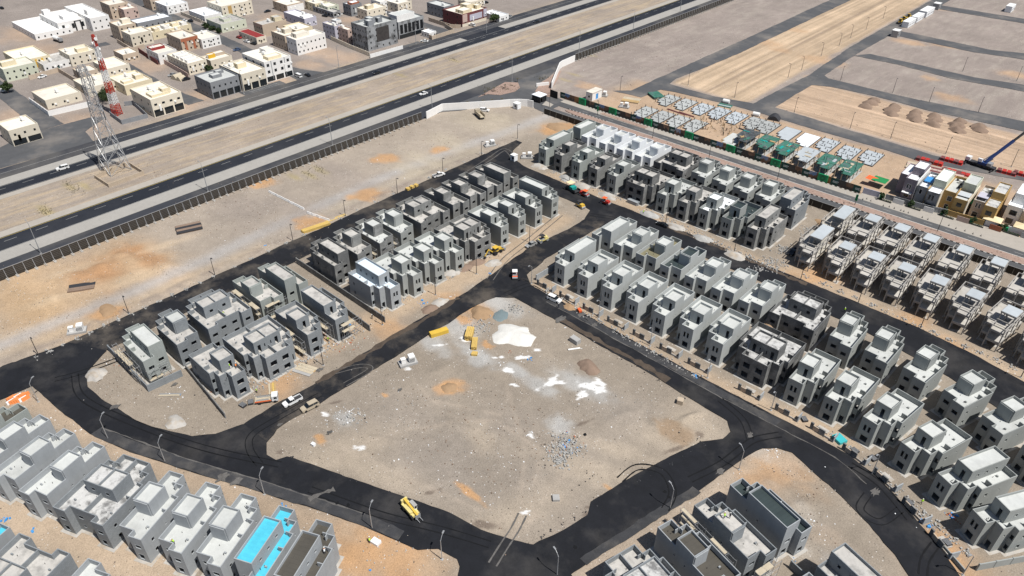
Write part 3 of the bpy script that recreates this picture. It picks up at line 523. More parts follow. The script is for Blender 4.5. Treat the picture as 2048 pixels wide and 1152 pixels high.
    for (oo, opp) in ((o, ops), (to, top)):
        for i, L in opp.items():
            p, q = oo[i], oo[(i+1) % len(oo)]; l = math.hypot(q[0]-p[0], q[1]-p[1]); d = ((q[0]-p[0])/l, (q[1]-p[1])/l)
            for a, b, c, e in L:
                if a <= .02 or b >= l-.02 or (b-a) < .5: continue
                dz = c < .3 or (oo is to and c < 7.1)
                K.append(('door_frame' if dz else 'window_frame', frame_mesh(b-a, e-c), 'w', ti if oo is to else None, (p[0]+d[0]*a, p[1]+d[1]*a, c), math.atan2(d[1], d[0])))
    VC[key] = K; return K
def villa(label, loc, rz, anchor, kind='R', mir=False, long=False, dbl=False, raw=False, wall='plaster_grey', roof='roof_pale', troof=None, group='unfinished concrete villas', cat='villa', name='unfinished_villa'):
    c, s = math.cos(rz), math.sin(rz); x = loc[0]-(c*anchor[0]-s*anchor[1]); y = loc[1]-(s*anchor[0]+c*anchor[1])
    t = thing(name, label, cat, (x, y, 0), rz, group); made = []
    for nm, me, role, par, l, r in villa_kit(kind, mir, long, dbl, raw):
        mm = wall if role == 'w' else (roof if role == 'r' else None)
        if nm == 'tower_roof' and troof: mm = troof
        made.append(obj(nm, me, made[par] if par is not None else t, l, r, [mm] if mm else None, 'stuff' if nm == 'vent_pipe' else None))
    return t
H90 = R(90)
def deep(wall):
    return {'plaster_grey': 'grey plastered', 'plaster_pale': 'pale plastered', 'plaster_green': 'greenish grey plastered', 'plaster_bluegrey': 'blue grey plastered', 'plaster_white': 'white coated', 'block_raw': 'bare block', 'block_dark': 'dark bare block', 'block_blue': 'blue grey bare block'}[wall]
RF = {'roof_pale': '', 'roof_dusty': 'dusty roofed ', 'roof_stained': 'speckle roofed ', 'roof_white': 'white roofed ', 'roof_bluewhite': 'sky blue roofed ', 'roof_cyan': 'cyan roofed ', 'roof_wet': 'wet roofed ', 'roof_wetgreen': 'dark roofed ', 'roof_olive': 'olive roofed '}
def lab(i, dbl, long, wall, roof, row): return f"{RF[roof]}{deep(wall).replace(' plastered', '').replace(' coated', '')} {'double ' if dbl else ''}villa, {ORD[i]} {row}"
PG, PP, PE, PB, BR, BD, BB, WH = 'plaster_grey', 'plaster_pale', 'plaster_green', 'plaster_bluegrey', 'block_raw', 'block_dark', 'block_blue', 'plaster_white'
def row(desc, items, group):
    for i, it in enumerate(items):
        loc, rz, anc = it[0], it[1], it[2]; kw = dict(it[3]) if len(it) > 3 else {}
        kw.setdefault('wall', PG); kw.setdefault('roof', 'roof_pale')
        villa(lab(i, kw.get('dbl', False), kw.get('long', False), kw['wall'], kw['roof'], desc), loc, rz, anc, group=group, **kw)
# block east of the open plot: front row and back row
F = dict
RW = [((-119.3+9.48*i, 157.1), 0, (W, 0), F(wall=PP, long=(i == 0))) for i in range(7)]
RW += [((-60.2, 157.1), 0, (0, 0), F(dbl=True, wall=BD, roof='roof_stained', raw=True)), ((-42.9, 156.9), 0, (0, 0), F(mir=True)), ((-33.1, 156.9), R(-3), (0, 0), F(mir=True)), ((-23, 156.2), R(-9), (0, 0), F(mir=True)), ((-13, 154), R(-18.7), (0, 0), F(mir=True)), ((-3.4, 150), R(-26), (0, 0), F(mir=True, long=True)), ((5.5, 144.5), R(-32), (0, 0), F(mir=True, long=True))]
row('from the crossroads, row facing the open plot', RW, 'front row villas by the open plot')
S1 = [((x, 179.6), math.pi, (W-.4, 17.2), F(kind='S', mir=True, long=(i == 0), wall=PP, roof=r, troof=tr)) for i, (x, r, tr) in enumerate([(-125.6, 'roof_pale', None), (-116.5, 'roof_pale', None), (-107.3, 'roof_olive', 'roof_pale'), (-97.8, 'roof_wetgreen', 'roof_wetgreen'), (-88.6, 'roof_pale', None), (-79.1, 'roof_pale', None), (-69.7, 'roof_pale', None)])]
S1 += [((-60.2, 180.3), math.pi, (2*W-.4, 17.2), F(kind='S', dbl=True, wall=BD, roof='roof_stained')), ((-35.5, 180.2), math.pi, (.4, 17.2), F(kind='S')), ((-25.8, 180.4), R(178), (.4, 17.2), F(kind='S')), ((-15.6, 179.5), R(171), (.4, 17.2), F(kind='S')), ((-5.3, 176.7), R(161), (.4, 17.2), F(kind='S')), ((4.5, 173.2), R(157), (.4, 17.2), F(kind='S')), ((14, 168.4), R(150), (.4, 17.2), F(kind='S'))]
row('from the crossroads, row along the upper street', S1, 'back row villas by the upper street')
# block under the boulevard
B2 = [((-180, 219.3), 0, (W, 0), F(long=True, wall=PE)), ((-171.6, 219.5), 0, (W, 0), F(wall=BR, raw=True, roof='roof_dusty')), ((-162.2, 219.4), 0, (W, 0), F(wall=PE)), ((-153.4, 219.5), 0, (W, 0), F(wall=BR, raw=True, roof='roof_dusty')), ((-144.4, 219.7), 0, (W, 0), F(wall=PG)), ((-142.6, 219.8), 0, (0, 0), F(dbl=True, wall=BD, raw=True, roof='roof_dusty')),
      ((-125.6, 220), 0, (0, 0), F(mir=True)), ((-116.6, 220.3), 0, (0, 0), F(mir=True, wall=BR, raw=True, roof='roof_dusty')), ((-107.9, 220.5), 0, (0, 0), F(mir=True, roof='roof_white')), ((-98.6, 220.6), 0, (0, 0), F(mir=True, roof='roof_wetgreen')), ((-88.6, 220.4), 0, (0, 0), F(mir=True, long=True, wall=BR, raw=True, roof='roof_dusty'))]
row('from the left, row behind the paving machine', B2, 'villas north of the paver')
xb1 = P(1133.3, 260.8, 8)[0]
B3 = [((xb1, 240.2), math.pi, (W-.4, 17.2), F(kind='S', mir=True, long=True, wall=PE))]+[((x, 241.0+.1*i), math.pi, (W-.4, 17.2), F(kind='S', mir=True, wall=WH)) for i, x in enumerate((-178.3, -168.7, -159.7, -150.7))]
B3 += [((-141.6, 241.7), math.pi, (2*W-.4, 17.2), F(kind='S', dbl=True, wall=BD, roof='roof_dusty'))]+[((x, 242.7), math.pi, (.4, 17.2), F(kind='S')) for x in (-118.5, -109.2, -100.2, -91)]+[((-81.3, 242.8), math.pi, (.4, 17.2), F(kind='S', long=True, wall=BB, roof='roof_dusty'))]
row('from the gate, row backing onto the boulevard', B3, 'villas backing onto the boulevard')
# double row beside the long outer street
I1 = [((-150.7, y), H90, (0, 0), F(mir=True, long=(i == 0))) for i, y in enumerate((188.2, 178.9, 169.8, 160.7))]+[((-150.6, 144.3), H90, (0, 0), F(dbl=True, wall=BR, raw=True, roof='roof_dusty'))]+[((-150.5, y), H90, (3.4, 0), F(roof='roof_pale')) for y in (138.5, 129.4, 120.1)]+[((-150.4, 110.8), H90, (3.4, 0), F(long=True, wall=PB, roof='roof_bluewhite'))]
row('from crossroads, inner row on middle street', I1, 'inner row villas')
O1 = [((-174.3, y), -H90, (W, 15.7), F(kind='S', long=(i == 0), wall=BR, roof='roof_dusty')) for i, y in enumerate((187.4, 178.3, 169.2, 160.3))]+[((-173, 143.6), -H90, (2*W-.4, 17.2), F(kind='S', dbl=True, wall=BR, roof='roof_dusty'))]+[((-173.1, y), -H90, (W-.4, 17.2), F(kind='S', mir=True, wall=wl, roof=rf)) for y, wl, rf in ((134.4, PG, 'roof_pale'), (125.3, BR, 'roof_pale'), (116, BR, 'roof_dusty'))]+[((-173, 106.7), -H90, (W-.4, 17.2), F(kind='S', mir=True, long=True, wall=BD, roof='roof_dusty'))]
row('from crossroads, outer row on long street', O1, 'outer row villas')
J1 = [((-150, 90), H90, (0, 0), F(mir=True, long=True, wall=BB, raw=True, roof='roof_dusty')), ((-150.1, 80.6), H90, (0, 0), F(mir=True, wall=BB, raw=True, roof='roof_dusty')), ((-150, 63.7), H90, (0, 0), F(dbl=True, wall=BB, raw=True, roof='roof_dusty')), ((-150.1, 57.1), H90, (3.4, 0), F(wall=BB, raw=True, roof='roof_dusty'))]
row('from the walls, scaffolded middle street row', J1, 'scaffolded villas on the middle street')
K1 = [((-174.3, 89.5), -H90, (W, 15.7), F(kind='S', long=True, wall=PE, roof='roof_dusty')), ((-173.7, 80.3), -H90, (W, 15.7), F(kind='S', wall=PE, roof='roof_dusty')), ((-172.9, 63), -H90, (2*W-.4, 17.2), F(kind='S', dbl=True, wall=BB, roof='roof_dusty')), ((-172.7, 53.6), -H90, (W-.4, 17.2), F(kind='S', mir=True, wall=BB, roof='roof_dusty', troof='roof_pale')), ((-172.7, 44), -H90, (W-.4, 17.2), F(kind='S', mir=True, long=True, wall=PE, roof='roof_pale'))]
row('from the walls, scaffolded long street row', K1, 'scaffolded villas on the outer street')
# rows at the lower left, turned along the slanting street
U = [((-97, 45.85), R(205), (W, 0), F(kind='S', long=True, wall=PB, roof='roof_wet')), ((-105.9, 42.5), R(205), (W, 0), F(kind='S', long=True, wall=PB, roof='roof_cyan')), ((-114.85, 38.64), R(205), (W, 0), F(kind='S', wall=PB)), ((-123.4, 35), R(204.5), (W, 0), F(kind='S', wall=PB)), ((-132.4, 31), R(204), (W, 0), F(kind='S', wall=PB)), ((-141.2, 27.6), R(202), (W, 0), F(kind='S', dbl=True, wall=BB, roof='roof_stained')), ((-150.3, 24.2), R(199), (0, 0), F(kind='S', mir=True, wall=PB)), ((-159.6, 21.2), R(197), (0, 0), F(kind='S', mir=True, wall=PB)), ((-168.7, 18.9), R(194.5), (0, 0), F(kind='S', mir=True, wall=PB)), ((-176.7, 16.6), R(193), (0, 0), F(kind='S', mir=True, wall=PE, roof='roof_wet', troof='roof_dusty'))]
row('from telehandler, lower left row', U, 'villas along the lower left street')
V_ = [((-122.9, 8.1), R(24), (0, 16.4), F(kind='S', wall=PB)), ((-139.4, 1.8), R(22), (.4, 17.2), F(kind='S', dbl=True, wall=BB, roof='roof_dusty')), ((-141.6, .4), R(20), (W, 16.4), F(kind='S', mir=True, wall=PB, roof='roof_cyan'))]
row('from the right, behind the lower left alley', V_, 'lower left corner villas')
X6 = [((-36.67, 114.37), R(-106), (W, 0), F(kind='S', long=True, wall=PB, roof='roof_wetgreen')), ((-39.66, 104), R(-105.5), (W, 0), F(kind='S', wall=BB, roof='roof_dusty')), ((-42.36, 93.75), R(-105.5), (W, 0), F(kind='S', wall=PB, roof='roof_wet')), ((-44.6, 83.2), R(-105), (W, 0), F(kind='S', dbl=True, wall=BB, roof='roof_dusty', troof='roof_stained')), (P(1683.5, 1100, 8), R(73), (W, 16.5), F(kind='R', long=True, wall=BB, roof='roof_dusty')), ((P(1683.5, 1100, 8)[0]-2.8, P(1683.5, 1100, 8)[1]-9.4), R(73), (W, 16.5), F(kind='R', wall=PB, roof='roof_dusty'))]
row('from the street bend, lower right corner block', X6, 'lower right corner villas')

# ---------------------------------------------------------------- bare concrete frames of the next villas
FK = {}
def frame_kit(kind, mir, long):
    k = (kind, mir, long)
    if k in FK: return FK[k]
    o = outline(kind, mir, False); K = []
    mb = MB(); deck(mb, inset(o, .03), 3.4, .35); K.append(('floor_slab', mb.mesh('floor_slab', 'frame_slab'), (0, 0, 0)))
    x0, x1 = (W-4.1, W) if not mir else (0, 4.1); ya, yb = (5.2, 10.2); yb = 15.6 if long else yb
    mb = MB(); deck(mb, inset(o, .03), ROOF, .35); K.append(('roof_slab', mb.mesh('roof_slab', 'frame_slab'), (0, 0, 0)))
    mb = MB(); mb.box(x0+.02, ya, 10.15, x1-.02, yb, 10.4); K.append(('tower_slab', mb.mesh('tower_slab', 'slab_bluegrey'), (0, 0, 0)))
    mb = MB()
    for a, b in (((x0, ya), (x1, ya)), ((x1, ya), (x1, yb)), ((x1, yb), (x0, yb)), ((x0, yb), (x0, ya))): mb.bar((*a, 10.05), (*b, 10.05), .22, .5)
    mb.bar((x0, ya-1.2, 8.1), (x1, ya-1.2, 8.1), .2, .25)
    K.append(('tower_beam', mb.mesh('tower_beam', 'frame_concrete'), (0, 0, 0)))
    mb = MB(); I = inset(o, .12)
    for i in range(len(I)): a, b = I[i], I[(i+1) % len(I)]; mb.bar((*a, 8.05), (*b, 8.05), .22, .28)
    K.append(('parapet_beam', mb.mesh('parapet_beam', 'frame_concrete'), (0, 0, 0)))
    mb = MB()
    for z in (3.1, 6.65):
        for i in range(len(I)): a, b = I[i], I[(i+1) % len(I)]; mb.bar((*a, z-.2), (*b, z-.2), .25, .5)
    K.append(('edge_beam', mb.mesh('edge_beam', 'frame_concrete'), (0, 0, 0)))
    mb = MB(); mb.box(-.15, -.15, -.3, .15, .15, 8.15); cm = mb.mesh('column', 'frame_concrete'); mb = MB(); mb.box(-.15, -.15, 0, .15, .15, 3.35); tm = mb.mesh('column', 'frame_concrete'); pts = []
    for i in range(len(I)):
        a, b = I[i], I[(i+1) % len(I)]; L = math.hypot(b[0]-a[0], b[1]-a[1]); kk = max(1, round(L/4.3))
        pts += [(a[0]+(b[0]-a[0])*q/kk, a[1]+(b[1]-a[1])*q/kk) for q in range(kk)]
    for x, y in pts: K.append(('column', cm, (x, y, 0)))
    for x in (x0+.2, x1-.2):
        for y in (ya+.1, yb-.1): K.append(('column', tm, (x, y, ROOF)))
    mb = MB(); mb.box(min(x0, x1)+1.2, ya+1.2, ROOF, min(x0, x1)+1.4, ya+3.6, 10.1); mb.hexa([(x0+2, ya+1), (x0+3.1, ya+1), (x0+3.1, ya+3.6), (x0+2, ya+3.6)], 3.5, 7.0); K.append(('stair_wall', mb.mesh('stair_wall', 'frame_concrete'), (0, 0, 0)))
    mb = MB(); deck(mb, inset(o, -.3), .02, .3); K.append(('ground_slab', mb.mesh('ground_slab', 'blinding'), (0, 0, 0)))
    FK[k] = K; return K
def frame(label, loc, rz, anc, group, **kw):
    c, s = math.cos(rz), math.sin(rz); t = thing('villa_frame', label, 'concrete frame', (loc[0]-(c*anc[0]-s*anc[1]), loc[1]-(s*anc[0]+c*anc[1]), 0), rz, group)
    for nm, me, l in frame_kit(kw.get('kind', 'R'), kw.get('mir', False), kw.get('long', False)): obj(nm, me, t, l)
for i, (x, y, a) in enumerate([(-64.6, 220.5, 0), (-54.7, 220.4, 0), (-45.2, 220.6, 0), (-35.7, 220.8, 0), (-25.7, 220.5, 0), (-15.8, 220, -3), (-6.1, 218.1, -8), (3.6, 215.4, -13)]):
    frame(f'bare concrete frame, {ORD[i]} from the rubble heap, row facing the black street', (x, y), R(a), (W, 0), 'concrete frames in the front row', long=(i == 0))
for i, (x, y, a) in enumerate([(-71.5, 242.6, 0), (-62.3, 242.9, 0), (-52.5, 243.3, 0), (-42.9, 243, 0), (-32.4, 243.1, 0), (-22, 242.8, 0), (-11.8, 242.2, -3), (-1.8, 240.4, -8)]):
    frame(f'bare concrete frame, {ORD[i]} from the rubble heap, row backing the boulevard', (x, y), math.pi+R(a), (W-.4, 17.2), 'concrete frames in the back row', kind='S', mir=True, long=(i == 0))

# ---------------------------------------------------------------- town across the highway
PANES = {}
def pane(wd, ht, m='glass_dark'):
    k = (round(wd, 2), round(ht, 2), m)
    if k not in PANES:
        mb = MB(); mb.box(0, .12, 0, wd, .16, ht); PANES[k] = mb.mesh('window', m)
    return PANES[k]
def house(label, corner, h, ly, lx, wall='cream', roof='cream_roof', st=2, nr=4, nl=3, rooms=(), front=None, cat='house', name='town_house', rz=0., tanks=1, par=.7, shop=False, wh=1.1, ww=.9, group='houses of the town', acs=2):
    """corner = the corner nearest the estate (+X,-Y); runs lx towards -X and ly towards +Y"""
    t = thing(name, label, cat, (corner[0], corner[1], 0), rz, group); o = [(-lx, 0), (0, 0), (0, ly), (-lx, ly)]; ops = {0: [], 1: []}; fh = (h-par)/st; doors = []
    for e, L, n in ((1, ly, nr), (0, lx, nl)):
        for k in range(st):
            if not n: continue
            if shop and e == 1 and k == 0:
                q = max(2, n-1); gap = L/q
                for i in range(q): ops[e].append((i*gap+.35, (i+1)*gap-.35, .15, fh-.55))
                continue
            for i in range(n):
                s = L*(i+.5)/n; ops[e].append((s-ww/2, s+ww/2, k*fh+fh*.32, k*fh+fh*.32+min(wh, fh*.5)))
    mb = MB(); ring(mb, o, -.3, h, .22, ops); w_ = obj('wall', mb.mesh('wall', wall), t)
    mb = MB(); deck(mb, inset(o, .17), h-par); obj('roof', mb.mesh('roof', roof), t)
    for e, L in ops.items():
        p, q = o[e], o[e+1]; l = math.hypot(q[0]-p[0], q[1]-p[1]); d = ((q[0]-p[0])/l, (q[1]-p[1])/l)
        for a, b, c, z in L: obj('window' if not (shop and c < .3) else 'shopfront', pane(b-a, z-c), w_, (p[0]+d[0]*a, p[1]+d[1]*a, c), math.atan2(d[1], d[0]))
    rr = random.Random(label)
    if front:
        for (y0, y1, z0, z1, m) in front:
            mb = MB(); mb.box(0, ly*y0, z0, .12, ly*y1, z1); obj('facade_panel', mb.mesh('facade_panel', m), t)
    for (fx, fy, wx, wy, hh, m) in rooms:
        mb = MB(); x0 = -lx*fx; y0 = ly*fy; rm = [(x0-wx, y0), (x0, y0), (x0, y0+wy), (x0-wx, y0+wy)]
        ring(mb, rm, h-par-.02, h-par+hh, .2, {0: [(wx*.35, wx*.35+.9, h-par+.1, h-par+min(2.1, hh-.4))]} if hh > 1.6 else {}); r_ = obj('roof_room', mb.mesh('roof_room', m), t)
        mb = MB(); deck(mb, inset(rm, .15), h-par+hh-.3); obj('roof', mb.mesh('roof', roof), r_)
    for i in range(tanks):
        x = -rr.uniform(.25, .8)*lx; y = rr.uniform(.15, .85)*ly; mb = MB(); mb.box(x-.9, y-.5, h-par, x+.9, y+.5, h-par+.5); mb.cyl((x-1.1, y, h-par+1.2), (x+1.1, y, h-par+1.2), .75, n=10); obj('water_tank', mb.mesh('water_tank', 'tank_white'), t)
    for i in range(acs):
        y = ly*(rr.randrange(max(1, nr))+.5)/max(1, nr)+ww*.9; mb = MB(); mb.box(.01, y, h*.3+fh*rr.randrange(st)*.5, .45, y+.9, h*.3+fh*rr.randrange(st)*.5*0+.7 if False else h*.3+.7+fh*.5*(st-1)); obj('air_conditioner', mb.mesh('air_conditioner', 'tank_white'), t)
    return t
def H(label, top, h, ly, lx, **k): return house(label, P(top[0], top[1], h), h, ly, lx, **k)
TW, SS, CY = 'town_white', 'sand_stone', 'cream_yellow'
RMc = lambda m: ((.35, .45, 4, 5, 2.6, m),)
H('cream shop building with grey roof edge beside the mast compound', (300.2, 199.7), 8.9, 15.2, 21, wall='cream', nr=4, rooms=((.15, .15, 6, 9, 1.2, 'cream_yellow'), (.2, .55, 4, 4, 2.4, 'cream_yellow')), tanks=2, shop=True, ww=1.4)
H('unplastered grey block building under construction on the frontage road', (419.8, 165.4), 8.8, 15.5, 15.7, wall='town_grey', roof='roof_pale', nr=5, nl=4, rooms=((.35, .3, 4, 5, 1.6, 'town_grey'), (.65, .6, 3, 4, 1.4, 'town_grey')), tanks=0, shop=True, acs=0)
H('cream two storey shop row between grey shell and white block', (481.8, 149), 9, 13.8, 21.6, wall='cream', nr=4, rooms=((.45, .3, 4, 5, 2.6, CY), (.6, .1, 7, 9, .6, 'metal_sheet')), tanks=2, shop=True)
H('white three storey block with square patterned windows over shops', (527.5, 124.5), 11, 16.1, 21.2, wall=TW, st=3, nr=4, rooms=((.1, .25, 5, 8, 1.6, CY), (.5, .5, 6, 5, 2.8, TW)), tanks=2, shop=True, ww=1.5, wh=1.6, front=((.24, .26, 1, 10.8, 'town_grey'), (.74, .76, 1, 10.8, 'town_grey')))
H('long white villa with small dark windows above the sandy lot', (591.6, 80), 9, 20, 9.8, wall=TW, nr=7, nl=3, rooms=((.4, .15, 5, 9, 2.4, 'cream_roof'),), tanks=0)
H('brown rear villa tucked behind the long white villa', (568.8, 72), 8.6, 8, 14, wall=SS, nr=2, nl=5, rooms=RMc('cream'), tanks=1)
H('fire blackened grey four storey building beside the highway', (732.7, 54.5), 14.1, 22.3, 14.5, wall='burnt_stone', roof='roof_pale', st=4, nr=5, nl=6, par=1.4, rooms=((.25, .2, 4, 4, 3.2, 'town_grey'), (.45, .35, 5, 4, 3.4, 'town_grey'), (.4, .6, 3, 3, 2.6, 'town_grey')), tanks=0, acs=0, front=((.3, .72, 4.2, 12.2, 'print_dark'),))
b8 = H('grey showroom with tall black glass bays and white top floor', (796, 44.8), 10.4, 20.5, 12.9, wall='burnt_stone', roof='roof_pale', st=2, nr=0, nl=3, rooms=((.12, .03, 8, 14, 4.0, TW), (.7, .2, 4, 3, 3.4, 'town_grey')), tanks=1, acs=0, front=tuple((.06+.158*i, .06+.158*i+.11, 3.2, 8.4, 'dark_opening') for i in range(6))+((.02, .97, .3, 2.6, 'glass_dark'),))
H('maroon fronted building with arched pale patterns by the service road', (924, 29), 8, 22.6, 17.9, wall='maroon', nr=4, nl=2, wh=1.4, rooms=((.1, .12, 7, 8, 2, CY), (.4, .5, 6, 6, 3, CY), (.2, .75, 4, 4, 2.4, CY)), tanks=1, front=((.02, .2, 2.8, 7.6, 'pink_stone'), (.3, .8, 2.8, 6.4, 'lavender'), (.86, .99, 2.8, 7.6, 'lavender'), (0, .99, 0, 1.9, 'cream')))
H('bare grey building behind the maroon fronted one', (888, 14), 7.6, 9, 16.8, wall='town_grey', roof='roof_pale', nr=2, nl=5, tanks=1)
# white complex at the upper left
H('low white hall with flat ribbed roof and covered walk', (68.6, 68.6), 3.8, 21.5, 37.5, wall=TW, roof='town_white', st=1, nr=6, nl=8, tanks=0, acs=0, cat='hall', name='white_hall')
H('tall white wing with black window slits, right of the hall', (179.3, 36.9), 8, 11.5, 38.6, wall=TW, roof='town_white', st=2, nr=3, nl=5, rooms=((.25, .25, 5, 5, 3, TW),), tanks=0, acs=0, cat='hall', name='white_hall')
H('white middle block with black portal frames and small lantern', (114.3, 46.6), 6.6, 17.1, 28.8, wall=TW, roof='town_white', st=1, nr=3, nl=4, ww=1.6, wh=3, rooms=((.2, .35, 7, 9, 2.2, TW), (.85, .1, 4, 4, 3, TW)), tanks=0, acs=0, cat='hall', name='white_hall', front=((.55, .6, .2, 5.6, 'black_panel'), (.75, .8, .2, 5.6, 'black_panel'), (.55, .8, 5.6, 6, 'black_panel')))
